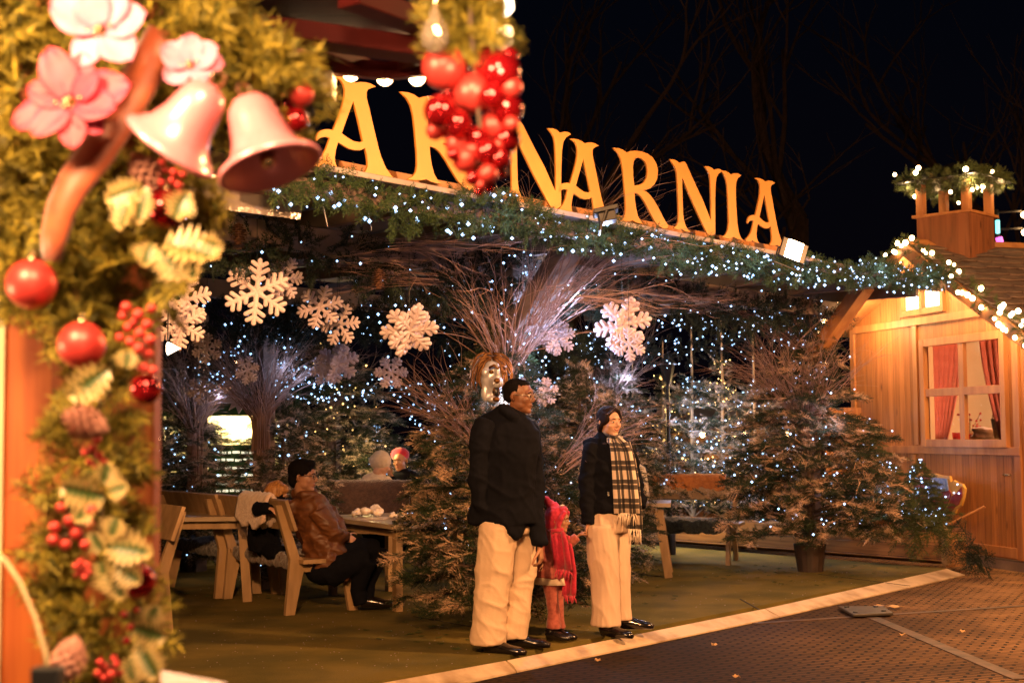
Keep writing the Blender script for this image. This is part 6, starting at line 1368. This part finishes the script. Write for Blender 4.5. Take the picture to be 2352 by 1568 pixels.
# ============ the distant guests
Y3 = 15.3
w1 = person('distant guest in a cream hooded coat and beanie seen from behind', (P(868, 1200, Y3).x, Y3, .06)); f = Fig(w1.location); q = f.p
mb = MB(); mb.tube([q(868, 1085), q(866, 1095), q(862, 1120), q(862, 1160), q(864, 1210)], [(.06, .06), (.15, .11), (.20, .13), (.22, .16), (.24, .18)], 16); mb.tube([q(885, 1100, -.05), q(905, 1125, -.1), q(900, 1108, -.0)], [.06, .055, .045], 10); mb.tube([q(845, 1100, -.02), q(832, 1140, -.05), q(850, 1150, .1)], [.06, .06, .05], 10)
fuse(mb, 'coat', M['cream2'], w1, .012, 2, (.010, (10, 10, 10)))
mb = MB(); mb.tube([q(862, 1210, 0), q(880, 1225, .25), q(885, 1280, .3)], [.12, .09, .07], 12); mb.tube([q(850, 1210, 0), q(850, 1225, .25), q(850, 1280, .3)], [.12, .09, .07], 12); fuse(mb, 'trousers', M['navy'], w1, .014, 2)
head(w1, q(876, 1066, -.02), math.radians(115), .35, .24, M['skin_l'], None, None, neck=q(868, 1092))
mb = MB(); mb.ell(q(873, 1058, 0), (.125, .125, .10), nu=16, nv=11); mb.tube([q(862, 1046), q(875, 1040), q(890, 1048)], .04, 8); fuse(mb, 'beanie', M['cream2'], w1, .009, 2, (.006, (18, 18, 18)))
Y4 = 16.1
w2 = person('distant guest in a red beanie and black coat with a raised hand', (P(925, 1200, Y4).x, Y4, .06)); f = Fig(w2.location); q = f.p
mb = MB(); mb.tube([q(921, 1078), q(924, 1088), q(928, 1120), q(930, 1170)], [(.06, .06), (.17, .12), (.2, .14), (.2, .16)], 16); mb.tube([q(905, 1095, -.05), q(896, 1125, -.12), q(900, 1092, -.2)], [.055, .05, .04], 10); mb.tube([q(945, 1095), q(955, 1140, -.1), q(935, 1150, -.2)], [.055, .05, .04], 10)
fuse(mb, 'coat', M['navy'], w2, .012, 2)
mb = MB(); mb.tube([q(930, 1170, 0), q(915, 1200, -.3), q(912, 1270, -.3)], [.12, .09, .07], 12); mb.tube([q(945, 1170, 0), q(945, 1200, -.3), q(945, 1270, -.3)], [.12, .09, .07], 12); fuse(mb, 'trousers', M['navy'], w2, .014, 2)
mb = MB(); hand(mb, q(898, 1090, -.2), (-.4, -.1, .6), (.3, .9, 0), (.7, 0, .4), .8, .9, 1); fuse(mb, 'hand', M['skin_m'], w2, .007, 1)
head(w2, q(919, 1058, -.02), math.radians(-20), .15, .24, M['skin_m'], None, None, neck=q(922, 1086))
mb = MB(); mb.ell(q(919, 1044, .02), (.108, .110, .088), nu=16, nv=11); fuse(mb, 'beanie', M['pinkw'], w2, .009, 2)
# standing guest partly behind the woman at the right table
w3 = person('guest in a pale coat seated behind the woman at the right table', (P(1462, 1150, 15.2).x, 15.2, .06)); f = Fig(w3.location); q = f.p
mb = MB(); mb.tube([q(1455, 1062), q(1456, 1075), q(1458, 1110), q(1460, 1160)], [(.05, .05), (.13, .10), (.15, .12), (.16, .14)], 14); mb.tube([q(1466, 1075, -.05), q(1474, 1105, -.12), q(1468, 1120, -.2)], [.05, .045, .04], 10); fuse(mb, 'coat', M['cream2'], w3, .012, 2)
mb = MB(); mb.tube([q(1455, 1165), q(1460, 1185, -.35), q(1462, 1250, -.38)], [.10, .08, .065], 12); fuse(mb, 'trousers', M['navy'], w3, .014, 2)
head(w3, q(1449, 1042), math.radians(-10), .1, .22, M['skin_l'], lambda mb, L, E, s_: E(mb, 0, .022, .05, .084, .10, .086), M['hair_br'], neck=q(1455, 1066))
mb = MB(); hand(mb, q(1468, 1122, -.2), (.2, -.8, -.2), (0, 0, 1), (-1, 0, 0), .8, .6, 1); fuse(mb, 'hand', M['skin_l'], w3, .007, 1)
# ------------------------------------------------------------------ the near stall at left: post, eave
M['fpine'] = plank('near_pine', (.46, .115, .020), (.32, .065, .012), Z, Vector((1, 0, 0)), .30, gap=0)
M['soffit'] = plank('dark_soffit', (.05, .007, .006), (.03, .005, .004), Vector((1, 0, 0)), Vector((0, 1, 0)), .14, knots=False, gap=.8)
M['rbeam'] = mat('red_beam', (.09, .011, .010), (.06, .008, .007), .5, scale=(4, 4, 4))
for k_ in ('soffit', 'rbeam'): M[k_].node_tree.nodes['Principled BSDF'].inputs['Specular IOR Level'].default_value = .06
ns = thing('market_stall', 'near market stall: broad pine post and dark red eave over the lane', 'stall', P(190, 1568, 2.6))
YP = 2.72
pl_ = P(14, 700, YP); pr_ = P(374, 700, YP + .06)
mb = WM(); mb.box(((pl_.x + pr_.x) / 2, YP + .03, 1.35), (pr_.x - pl_.x, .06, 2.7)); mb.build('post', M['fpine'], ns, bevel=.006)
mb = WM(); mb.box((pl_.x - .273, YP + .02, 1.35), (.55, .06, 2.7)); mb.build('side_panel', M['cream'], ns)
zs = 2.62
def SP_(px, Y): p = P(px, 0, Y); return Vector((p.x, Y, zs))
cor = G(905, 170, 2.56) if False else P(905, 168, 4.05); cor2 = P(1000, 172, 3.95); cl = P(640, 150, 4.1)
so_z = cor.z + .05
poly = [Vector((-1.9, 4.25, so_z)), Vector((cl.x, 4.12, so_z)), Vector((cor.x, 4.05, so_z)), Vector((P(1000, 100, 3.9).x, 3.85, so_z)), Vector((P(990, 0, 3.2).x, 3.1, so_z)), Vector((.05, .4, so_z)), Vector((-1.9, .4, so_z))]
mb = WM(); mb.prism(poly, Z * .04); mb.build('soffit', M['soffit'], ns)
def fbar(a, b_, wd, ht, name='eave_beam', m_='rbeam'): mb = WM(); mb.bar(a, b_, wd, ht, Z); mb.build(name, M[m_], ns, bevel=.004)
fbar(P(560, 60, 3.55), P(1005, 122, 3.62), .05, .10); fbar(P(660, 78, 3.62), P(880, 166, 4.0), .035, .03, 'eave_strut'); fbar(P(985, 122, 3.7), P(890, 168, 4.0), .035, .03, 'eave_strut')
fbar(P(800, -10, 3.2), P(985, 60, 3.45), .05, .07); fbar(P(630, 138, 3.9), P(890, 164, 3.9), .05, .03, 'fascia'); fbar(P(890, 164, 3.9), P(1030, 150, 3.85), .05, .03, 'fascia')
# pale bracket end
mb = WM(); c_ = P(722, 200, 3.9); mb.box(c_, (.115, .10, .075)); mb.build('bracket', M['cream'], ns, bevel=.008)
# bulbs in a row under the eave
es = thing('eave_lights', 'row of round bulbs half hidden under the edge of the near eave', 'string lights', P(740, 160, 4.0), 0, 'bulb strings of the near stall')
for px, py in ((690, 152), (741, 162), (806, 170), (884, 180), (958, 180), (1018, 172)):
    mb = WM(); mb.ell(P(px, py - 2, 4.0), .024); mb.build('bulb', M['warm_bulb'], es, smooth=True)
    lamp('POINT', 'eave_bulb', P(px, py + 12, 3.97), 3.0, WARM2, .02)
mb = WM(); mb.tube([P(x, y - 16, 4.02) for x, y in ((640, 150), (741, 162), (806, 170), (884, 180), (958, 180), (1018, 172))], .004, 5); mb.build('cable', M['black'], es)
# ------------------------------------------------------------------ near garland with its ornaments
M['near_g'] = foliage('near_garland', (.028, .036, .005), (.34, .25, .026), (.50, .38, .06), .62, 14.0)
SPN = [spray(L=.11, pairs=3, nl=.032, nw=.0028, dens=.0085, flat=.8, sub=.6, seed=i) for i in (31, 32, 33)]
YG = 2.42
def gp2(lst, Y=YG): return [tuple(P(x, y, Y + d)) for x, y, d in lst]
def ngar(lst, R, label, seed, dens=150, s=1.0, size=1.0):
    return garland(gp2(lst), R, label, M['near_g'], dens=dens * .62, seed=seed, group='garland branches of the near stall', tmpl=SPN, drop=.1, s=s, size=size * .85)
ngar([(150, 520, .05), (175, 640, .05), (190, 800, .05), (205, 960, .05), (195, 1120, .05), (215, 1260, .05), (235, 1400, .05), (255, 1600, .05)], .060, 'long fir garland running down the wooden post', 41, 330)
ngar([(30, 40, .02), (60, 200, .02), (40, 380, .02), (60, 520, .03), (120, 640, .04)], .095, 'bushy yellowish fir branch at the top left corner', 42, 420)
ngar([(60, 10, 0), (230, 30, 0), (400, 40, 0), (500, 60, 0)], .085, 'fir branch along the top edge over the poinsettias', 43, 420)
ngar([(180, 200, .05), (330, 120, .04), (460, 130, .0), (600, 190, .02)], .08, 'fir branch behind the upper pink blossom and bells', 44, 420)
ngar([(300, 400, .07), (380, 470, .05), (420, 520, .05)], .065, 'dark fir branch under the left bell', 45, 320)
ngar([(490, 150, -.02), (640, 200, 0), (600, 260, -.01)], .045, 'fir twigs hanging over the right bell', 46, 420)
ngar([(90, 330, .04), (230, 520, .06), (280, 620, .06), (360, 640, .06)], .075, 'fir branch crossing behind the brown ribbon', 47, 330)
# broad copper ribbon
M['ribbon'] = mat('copper_ribbon', (.30, .065, .018), (.22, .04, .012), .5, scale=(30, 30, 30), sheen=.3)
rb = [(372, 70, 34), (345, 130, 42), (318, 190, 45), (272, 270, 46), (222, 345, 46), (170, 420, 40), (140, 480, 36), (125, 540, 33), (118, 600, 22)]
V = []; F_ = []
for i, (x, y, w_) in enumerate(rb):
    for k in range(7):
        u = k / 6 * 2 - 1; d = Vector((rb[min(i + 1, 8)][0] - rb[max(i - 1, 0)][0], rb[min(i + 1, 8)][1] - rb[max(i - 1, 0)][1])).normalized(); n_ = (-d.y, d.x)
        V.append(P(x + n_[0] * w_ * u, y + n_[1] * w_ * u, 2.28 + .012 * u * u + .012 * math.sin(i * .9)))
for i in range(8):
    for k in range(6): a = i * 7 + k; F_.append((a, a + 1, a + 8, a + 7))
mb = MB(); mb.add([v - V[0] for v in V], F_); o = mb.build('ribbon', M['ribbon'], smooth=True); o.location = V[0]; so = o.modifiers.new('s', 'SOLIDIFY'); so.thickness = .003; tag(o, 'broad copper-brown ribbon curving down across the near garland', 'ribbon')
# baubles
M['b_matt'] = mat('matt_red_bauble', (.50, .045, .04), (.46, .035, .03), .38, metal=.45, scale=(4, 4, 4)); M['b_gloss'] = mat('glossy_red_bauble', (.36, .008, .014), (.34, .006, .01), .06, metal=.75, coat=.5)
M['cap'] = mat('bauble_cap', (.8, .6, .35), rough=.25, metal=1.0)
def bauble(px, py, Y, rpx, gloss, label, group='baubles on the near garland'):
    p = P(px, py, Y); R = rpx * Y / F_PX; t = thing('bauble', label, 'bauble', p, 0, group); mb = MB(); mb.ell((0, 0, 0), R, nu=28, nv=18); mb.build('ball', M['b_gloss' if gloss else 'b_matt'], t, smooth=True)
    mb = MB(); mb.lathe([(0, R * 1.12), (R * .16, R * 1.12), (R * .17, R * .97)], n=12); mb.tube([Vector((R * .12 * math.cos(a), 0, R * 1.2 + R * .12 * math.sin(a))) for a in np.linspace(0, 2 * PI, 10)], R * .02, 5); mb.build('cap', M['cap'], t, smooth=True)
bauble(72, 652, 2.25, 58, 0, 'large matt red bauble at the left edge'); bauble(187, 792, 2.25, 55, 0, 'matt red bauble hanging in the middle of the garland')
bauble(334, 893, 2.25, 36, 1, 'glossy dark red bauble under the pink berries'); bauble(318, 1335, 2.25, 40, 1, 'glossy dark red bauble low on the garland'); bauble(383, 480, 2.3, 46, 1, 'crumpled glossy red bauble between holly leaves')
bauble(690, 215, 2.4, 32, 0, 'small matt red bauble right of the bells, upper'); bauble(680, 275, 2.4, 30, 1, 'small glossy bauble right of the bells, lower'); bauble(655, 245, 2.42, 24, 1, 'tiny bauble tucked behind the right bell')
# poinsettias
M['petal'] = mat('pink_petal', (.40, .028, .070), (.28, .015, .035), .6, scale=(18, 18, 18)); M['petal2'] = mat('pale_pink_petal', (.54, .18, .30), (.42, .11, .18), .6, scale=(18, 18, 18))
def leaf(mb, c, d, nrm, L, W, cup=.15, serr=0, n=10, seed=0):
    d = Vector(d).normalized(); nrm = Vector(nrm).normalized(); s_ = d.cross(nrm).normalized(); up_ = s_.cross(d); V = []; F_ = []; rn = random.Random(seed)
    for i in range(n + 1):
        f = i / n; w_ = W * math.sin(PI * min(.98, f * .86 + .10)) ** .8 * (1 if f < .98 else .15)
        if serr: w_ *= 1 + serr * (1 if i % 2 else -1)
        for k in (-1, -.5, 0, .5, 1): V.append(Vector(c) + d * L * f + s_ * w_ * k + up_ * (cup * W * k * k - cup * L * .6 * f * f + rn.gauss(0, .01) * W))
    for i in range(n):
        for k in range(4): a = i * 5 + k; F_.append((a, a + 1, a + 6, a + 5))
    mb.add(V, F_)
def flower(px, py, Y, R, label, petals, m_):
    p = P(px, py, Y); t = thing('poinsettia', label, 'flower', p, 0, 'cloth poinsettias on the near garland')
    for k, (a, L, W, tilt) in enumerate(petals):
        a = math.radians(a); d = Vector((math.cos(a), -tilt, math.sin(a))); mb = MB(); leaf(mb, d * R * .1, d, Vector((math.cos(a) * .3, -1, math.sin(a) * .3 + .2)), R * L, R * W, .2, 0, 10, k); o = mb.build('petal', m_ if k % 3 else M['petal'] if m_ is M['petal'] else M['petal2'], t, smooth=True); so = o.modifiers.new('s', 'SOLIDIFY'); so.thickness = .0012
    mb = MB(); rn = random.Random(2)
    for k in range(9): mb.ell((rn.gauss(0, R * .1), -.012 + rn.gauss(0, .004), rn.gauss(0, R * .1)), R * .055, nu=8, nv=6)
    mb.build('stamens', M['fir3'] if False else M['cap'], t, smooth=True)
flower(165, 235, 2.2, .075, 'large dark pink poinsettia at the upper left', [(112, 1.15, .42, .2), (75, 1.0, .36, .1), (15, 1.25, .5, .2), (-12, 1.0, .4, .4), (160, .9, .35, .1), (200, 1.25, .4, .1), (225, 1.0, .35, .3), (275, .95, .34, .2), (315, .85, .3, .1), (40, .8, .3, .5)], M['petal'])
flower(235, 70, 2.2, .07, 'pale pink blossom above the dark pink one', [(150, 1.2, .5, .2), (75, 1.1, .5, .2), (20, 1.0, .45, .2), (235, .9, .4, .1), (-45, 1.0, .45, .3), (110, .9, .4, .4)], M['petal2'])
flower(440, 150, 2.25, .05, 'small pale rose above the two bells', [(150, 1.0, .5, .4), (30, 1.0, .5, .4), (90, .9, .5, .3), (0, 1.0, .5, .2), (210, .9, .5, .2), (330, .8, .45, .3)], M['petal2'])
# bells
M['bell'] = mat('satin_pink_bell', (.74, .27, .33), (.64, .18, .22), .30, metal=.35, scale=(4, 4, 4), coat=.4)
def bell(px, py, Y, S_, axis, label):
    p = P(px, py, Y); t = thing('bell', label, 'bell', p, 0, 'satin bells on the near garland'); a = Vector(axis).normalized(); x = a.orthogonal().normalized(); y = a.cross(x)
    prof = [(.02, 1.02), (.12, 1.0), (.30, .95), (.42, .82), (.47, .62), (.52, .40), (.62, .20), (.80, .05), (.92, .0), (.95, -.05), (.92, -.08), (.86, -.06), (.74, .03), (.56, .19), (.46, .40), (.41, .62), (.34, .80), (.1, .92), (.01, .93)]
    mb = MB(); mb.lathe([(r * S_, z * S_ * 1.35) for r, z in prof], (0, 0, 0), 36, (x, y, a)); mb.build('bell_body', M['bell'], t, smooth=True)
    mb = MB(); mb.tube([a * S_ * .85, a * S_ * .1], .003, 5); mb.ell(a * S_ * .08, S_ * .14); mb.build('clapper', M['cap'], t, smooth=True)
    mb = MB(); mb.tube([a * S_ * 1.36 + x * .012 * math.cos(k) + a * .012 * (1 + math.sin(k)) for k in np.linspace(0, 2 * PI, 10)], .003, 5); mb.build('loop', M['cap'], t)
bell(618, 378, 2.15, .088, (-.32, .16, .92), 'right pink bell with its open mouth turned to the lane')
bell(395, 330, 2.2, .085, (.60, -.20, .75), 'left pink bell tilted the other way')
# clear wrap and twig stalk under the bells
# holly leaves
M['holly'] = None
mt, nt, b, nd, lk = _new('variegated_holly'); b.inputs['Roughness'].default_value = .4; at = nd.new('ShaderNodeAttribute'); at.attribute_name = 'rim'; r = ramp(nd, [(.35, (.035, .06, .010)), (.60, (.44, .31, .12))]); nz = nd.new('ShaderNodeTexNoise'); nz.inputs['Scale'].default_value = 60
ad = nd.new('ShaderNodeMath'); ad.operation = 'MULTIPLY_ADD'; lk.new(nz.outputs['Fac'], ad.inputs[0]); ad.inputs[1].default_value = .9; lk.new(at.outputs['Fac'], ad.inputs[2]); sb = nd.new('ShaderNodeMath'); sb.operation = 'SUBTRACT'; lk.new(ad.outputs[0], sb.inputs[0]); sb.inputs[1].default_value = .50; lk.new(sb.outputs[0], r.inputs[0]); lk.new(r.outputs[0], b.inputs['Base Color']); M['holly'] = mt
def holly_leaf(par, c, ang, L, W, tilt=.2, seed=0):
    rn = random.Random(seed); d = Vector((math.cos(ang), -tilt, math.sin(ang))).normalized(); nrm = Vector((rn.gauss(0, .3), -1, rn.gauss(0, .3))).normalized(); s_ = d.cross(nrm).normalized(); u_ = s_.cross(d); n = 14; V = []; rim = []; F_ = []
    for i in range(n + 1):
        f = i / n; w_ = W * (math.sin(PI * (f * .9 + .06)) ** .7) * ((1.45 if i % 2 else .45) * rn.uniform(.85, 1.2))
        if i == n: w_ = .001
        for k in (-1, -.6, 0, .6, 1): V.append(Vector(c) + d * L * f + s_ * w_ * k + u_ * (.45 * W * abs(k) * (1 if i % 2 else .2) - .2 * L * f * f)); rim.append(max(abs(k) * 1.0, (f - .8) * 4, (0.1 - f) * 4) if abs(k) > .3 else max(0, (f - .8) * 4))
    for i in range(n):
        for k in range(4): a = i * 5 + k; F_.append((a, a + 1, a + 6, a + 5))
    me = bpy.data.meshes.new('leaf'); me.from_pydata([tuple(v) for v in V], [], F_); me.update(); q = me.attributes.new('rim', 'FLOAT', 'POINT'); q.data.foreach_set('value', np.clip(np.array(rim, dtype=np.float32), 0, 1)); o = link_mesh('leaf', me, M['holly'], par, False); so = o.modifiers.new('s', 'SOLIDIFY'); so.thickness = .001
def holly(px, py, Y, leaves, label):
    t = thing('holly_sprig', label, 'holly', P(px, py, Y), 0, 'variegated holly on the near garland')
    for k, (lx, ly, a, L, W) in enumerate(leaves):
        c = P(lx, ly, Y) - t.location; holly_leaf(t, c, math.radians(a), L * .92 * Y / F_PX, W * .85 * Y / F_PX, .2, k + int(px))
    mb = MB(); mb.tube([(0, 0, .0), (.004, .01, -.03), (0, .02, -.06)], .0025, 5); mb.build('stem', M['bark'], t)
holly(300, 450, 2.22, [(330, 430, 200, 100, 34), (300, 450, 250, 90, 30), (330, 430, 265, 95, 28)], 'cream-edged holly sprig left of the crumpled bauble')
holly(440, 540, 2.22, [(400, 500, 60, 75, 36), (380, 560, -10, 140, 44), (370, 570, -50, 100, 40), (350, 560, 250, 60, 30), (420, 570, -70, 90, 30), (460, 555, -18, 60, 26)], 'large cream-edged holly sprig pointing right past the post')
holly(220, 880, 2.2, [(250, 850, 215, 120, 40), (215, 875, 245, 60, 30), (290, 845, 80, 45, 25)], 'cream-edged holly leaf below the middle bauble')
holly(225, 1130, 2.2, [(240, 1140, 170, 110, 42), (215, 1160, 215, 60, 34), (250, 1130, 20, 50, 28), (235, 1110, 70, 55, 26), (270, 1190, -110, 50, 30)], 'cluster of holly leaves above the red berries')
holly(280, 1270, 2.2, [(245, 1255, -5, 115, 36), (250, 1310, -60, 80, 30), (235, 1290, -80, 75, 34), (235, 1265, 120, 55, 26), (265, 1300, -30, 75, 30)], 'holly leaves reaching right over the low glossy bauble')
holly(350, 1480, 2.25, [(310, 1440, -20, 80, 38), (320, 1480, -60, 95, 36), (340, 1430, 60, 50, 26), (300, 1510, -80, 60, 30)], 'dark holly sprig near the bottom of the post')
# berries
def berries(px, py, Y, spots, label, m_='b_matt'):
    t = thing('berry_sprig', label, 'berries', P(px, py, Y), 0, 'red berry sprigs on the near garland'); mbs = MB()
    for k, (x, y, r_) in enumerate(spots):
        c = P(x, y, Y + .01 * math.sin(k * 2)) - t.location; mb = MB(); mb.ell(c, r_ * Y / F_PX, nu=14, nv=9); mb.build('berry', M[m_], t, smooth=True); mbs.tube([c, Vector((0, .03, 0))], .0012, 4, cap=False)
    mbs.build('stem', M['bark'], t)
berries(310, 760, 2.22, [(290, 705, 13), (283, 725, 12), (318, 722, 14), (338, 745, 13), (295, 752, 13), (348, 708, 12), (322, 765, 14), (300, 785, 13), (345, 780, 14), (318, 800, 14), (340, 812, 13), (330, 845, 12), (352, 850, 11), (275, 775, 11), (308, 740, 11)], 'long bunch of pink-red berries right of the middle bauble')
berries(170, 1215, 2.2, [(125, 1210, 14), (160, 1195, 15), (122, 1240, 14), (210, 1170, 13), (175, 1225, 15), (150, 1250, 13), (195, 1250, 12), (185, 1170, 11), (140, 1165, 12), (205, 1200, 10)], 'bunch of large red berries between holly leaves')
berries(190, 1305, 2.2, [(175, 1300, 9), (188, 1312, 9), (200, 1298, 9), (185, 1290, 8), (178, 1318, 8), (205, 1312, 8), (195, 1325, 8)], 'small tight cluster of light red berries', 'b_matt')
berries(250, 1530, 2.2, [(225, 1545, 10), (240, 1530, 10), (255, 1548, 11), (268, 1525, 10), (248, 1560, 10), (230, 1520, 9), (262, 1512, 8), (275, 1545, 9), (238, 1556, 8)], 'red berry cluster at the very bottom of the garland')
berries(300, 1420, 2.3, [(285, 1410, 8), (300, 1440, 8), (292, 1470, 9), (315, 1400, 7)], 'few loose red berries low on the garland', 'berry')
berries(205, 1050, 2.25, [(222, 1010, 10), (212, 1030, 10), (228, 1045, 10), (205, 1060, 9), (195, 1040, 9), (238, 1060, 9), (218, 1070, 8)], 'red berries under the frosted cone')
berries(395, 420, 2.3, [(360, 400, 10), (380, 390, 10), (400, 395, 10), (370, 420, 11), (395, 415, 10), (420, 400, 9), (410, 425, 10), (385, 440, 10), (350, 430, 9), (372, 372, 9), (415, 445, 9)], 'cluster of sugared red berries under the left bell', 'b_matt')
# frosted cones
M['fcone'] = mat('frosted_cone', (.40, .18, .13), (.26, .10, .07), .7, scale=(40, 40, 40))
for px, py, Y, rz_, lb in ((238, 985, 2.2, (0, 1.9, 0), 'frosted pink cone lying across the garland'), (310, 360, 2.3, (0, -.6, 0), 'frosted pine cone under the brown ribbon'), (172, 1470, 2.2, (0, .3, 0), 'frosted cone low on the garland')):
    o = cone_mb(.065, .022).build('pine_cone', M['fcone']); o.location = P(px, py, Y); o.rotation_euler = rz_; tag(o, lb, 'pine cone', 'frosted cones on the near garland')
# grape-like bunch of baubles
bc = thing('bauble_cluster', 'long bunch of red matt and glossy baubles hanging over the sign', 'bauble bunch', P(1085, 60, 2.3))
rn = random.Random(12); Y = 2.3
spots = [(1020, 155, 46, 0), (1120, 150, 38, 1), (1090, 215, 44, 0), (1150, 165, 42, 1), (1010, 255, 33, 1), (1165, 250, 33, 1), (1050, 285, 30, 1), (1140, 290, 36, 0), (1000, 300, 20, 0), (1095, 320, 28, 1), (1165, 320, 28, 1), (1052, 330, 27, 0), (1120, 350, 26, 1), (1068, 368, 26, 0), (1150, 365, 22, 1), (1095, 385, 22, 1), (1120, 400, 20, 0), (1150, 395, 15, 1), (1085, 410, 15, 1), (1108, 425, 16, 0), (1125, 432, 12, 1), (1100, 440, 10, 1), (1040, 215, 26, 1), (1130, 220, 26, 1), (1175, 200, 22, 0), (1035, 310, 16, 1), (1085, 345, 17, 0), (1175, 285, 16, 0), (1065, 250, 20, 1), (1060, 130, 24, 1), (1170, 130, 20, 1), (1145, 335, 14, 0), (1040, 355, 13, 1)]
for k, (x, y, r_, gl_) in enumerate(spots):
    c = P(x, y, Y + rn.uniform(-.03, .04)) - bc.location; mb = MB(); mb.ell(c, r_ * 1.14 * Y / F_PX, nu=24, nv=16); mb.build('bauble', M['b_gloss' if gl_ else 'b_matt'], bc, smooth=True)
ct_ = [P(1085, -60, Y), P(1080, 60, Y), P(1095, 200, Y), P(1110, 400, Y)]; mb = WM(); mb.tube(ct_, .004, 6); mb.build('cord', M['bark'], bc)
garland([tuple(P(1062, 20, 2.33)), tuple(P(1075, 95, 2.33))], .035, 'tuft of fir at the top of the bauble bunch', M['near_g'], dens=300, seed=51, group='garland branches of the near stall', tmpl=SPN, s=.7, size=.9)
# glass drop, round bulb and star lantern over the bunch
mt, nt, b, nd, lk = _new('clear_glass'); b.inputs['Base Color'].default_value = (1, .85, .75, 1); b.inputs['Roughness'].default_value = .05; b.inputs['Transmission Weight'].default_value = .9; b.inputs['IOR'].default_value = 1.3; M['cglass'] = mt
gd = thing('glass_drop', 'clear glass drop bulb hanging left of the bauble bunch', 'glass bulb', P(1000, 85, 2.25)); sc_ = 2.25 / F_PX
mb = MB(); mb.lathe([(0, -42 * sc_), (16 * sc_, -36 * sc_), (31 * sc_, -20 * sc_), (35 * sc_, 0), (30 * sc_, 22 * sc_), (16 * sc_, 45 * sc_), (9 * sc_, 62 * sc_), (7 * sc_, 80 * sc_), (0, 82 * sc_)], n=24); mb.build('glass', M['cglass'], gd, smooth=True)
mb = MB(); mb.tube([(0, 0, 82 * sc_), (.005, 0, 130 * sc_)], .003, 5); mb.build('hook', M['cap'], gd)
mb = MB(); mb.tube([(0, 0, 20 * sc_), (.004, 0, 5 * sc_), (0, 0, 20 * sc_)], .003, 5); mb.build('filament', M['warm_bulb'], gd)
rb_ = thing('globe_bulb', 'glowing round bulb right above the bauble bunch', 'bulb', P(1150, 85, 2.4)); mb = MB(); mb.ell((0, 0, 0), 31 * 2.4 / F_PX, nu=20, nv=14); mb.build('glass', M['warm_bulb'], rb_, smooth=True)
mb = MB(); mb.tube([(0, 0, 28 * 2.4 / F_PX), (0, 0, .08), (.01, 0, .3)], .008, 8); mb.build('socket', M['cream'], rb_)
st = thing('cone_lantern', 'white glowing pointed lantern at the top of the frame', 'lantern', P(1135, 25, 2.45)); sc_ = 2.45 / F_PX
M['wlamp'] = emis('lantern_shade', (1.0, .82, .58), 9, True)
mb = MB(); mb.lathe([(0, 50 * sc_), (20 * sc_, 40 * sc_), (34 * sc_, 0), (30 * sc_, -35 * sc_), (0, -30 * sc_)], n=6, ax=(Vector((.5, 0, -.87)), Vector((0, 1, 0)), Vector((.87, 0, .5)))); mb.build('shade', M['wlamp'], st)
mb = MB(); mb.tube([(0, 0, .02), (-.01, 0, .3)], .003, 5); mb.build('cord', M['black'], st)
lamp('POINT', 'bulb_light', P(1150, 150, 2.15), 3.2, WARM2, .02)
# at the bottom: curved guard, small black box, white counter card, small flame-shaped lamps beside the post
gu = thing('curved_guard', 'thin curved clear guard edge at the lower left corner', 'guard', P(60, 1400, 2.0)); mb = WM(); pts = [P(-20, 1262, 2.0), P(10, 1285, 2.0), P(45, 1335, 2.0), P(80, 1415, 2.0), P(105, 1500, 2.0), P(116, 1580, 2.0)]; mb.tube(pts, .0032, 6); mb.build('rim', M['cream'], gu, smooth=True)
mb = WM(); bk2 = P(110, 1553, 1.95); mb.box(bk2, (.040, .03, .028)); o = mb.build('clip_box', M['black'], None, bevel=.003); tag(o, 'small black box at the lower left beside the garland', 'box')
mb = WM(); a = [P(370, 1541, 2.0), P(515, 1568, 2.0), P(560, 1640, 2.0), P(370, 1640, 2.0)]; mb.prism(a, (0, .004, 0)); o = mb.build('price_card', M['snow'], None); tag(o, 'blank white card edge at the bottom just right of the post', 'card')
for px, py, lb in ((372, 800, 'small pointed warm lamp peeping out beside the post, upper'),):
    t = thing('pointed_lamp', lb, 'lamp', P(385, 800, 7.0)); mb = MB(); mb.lathe([(0, -.0), (.034, 0), (0, .065)], n=6, ax=(Vector((0, 0, 1)), Vector((0, 1, 0)), Vector((1, 0, .0)))); mb.build('shade', M['wlamp'], t); mb = MB(); mb.tube([(0, 0, 0), (0, 0, 1.3)], .004, 5); mb.build('cord', M['black'], t)
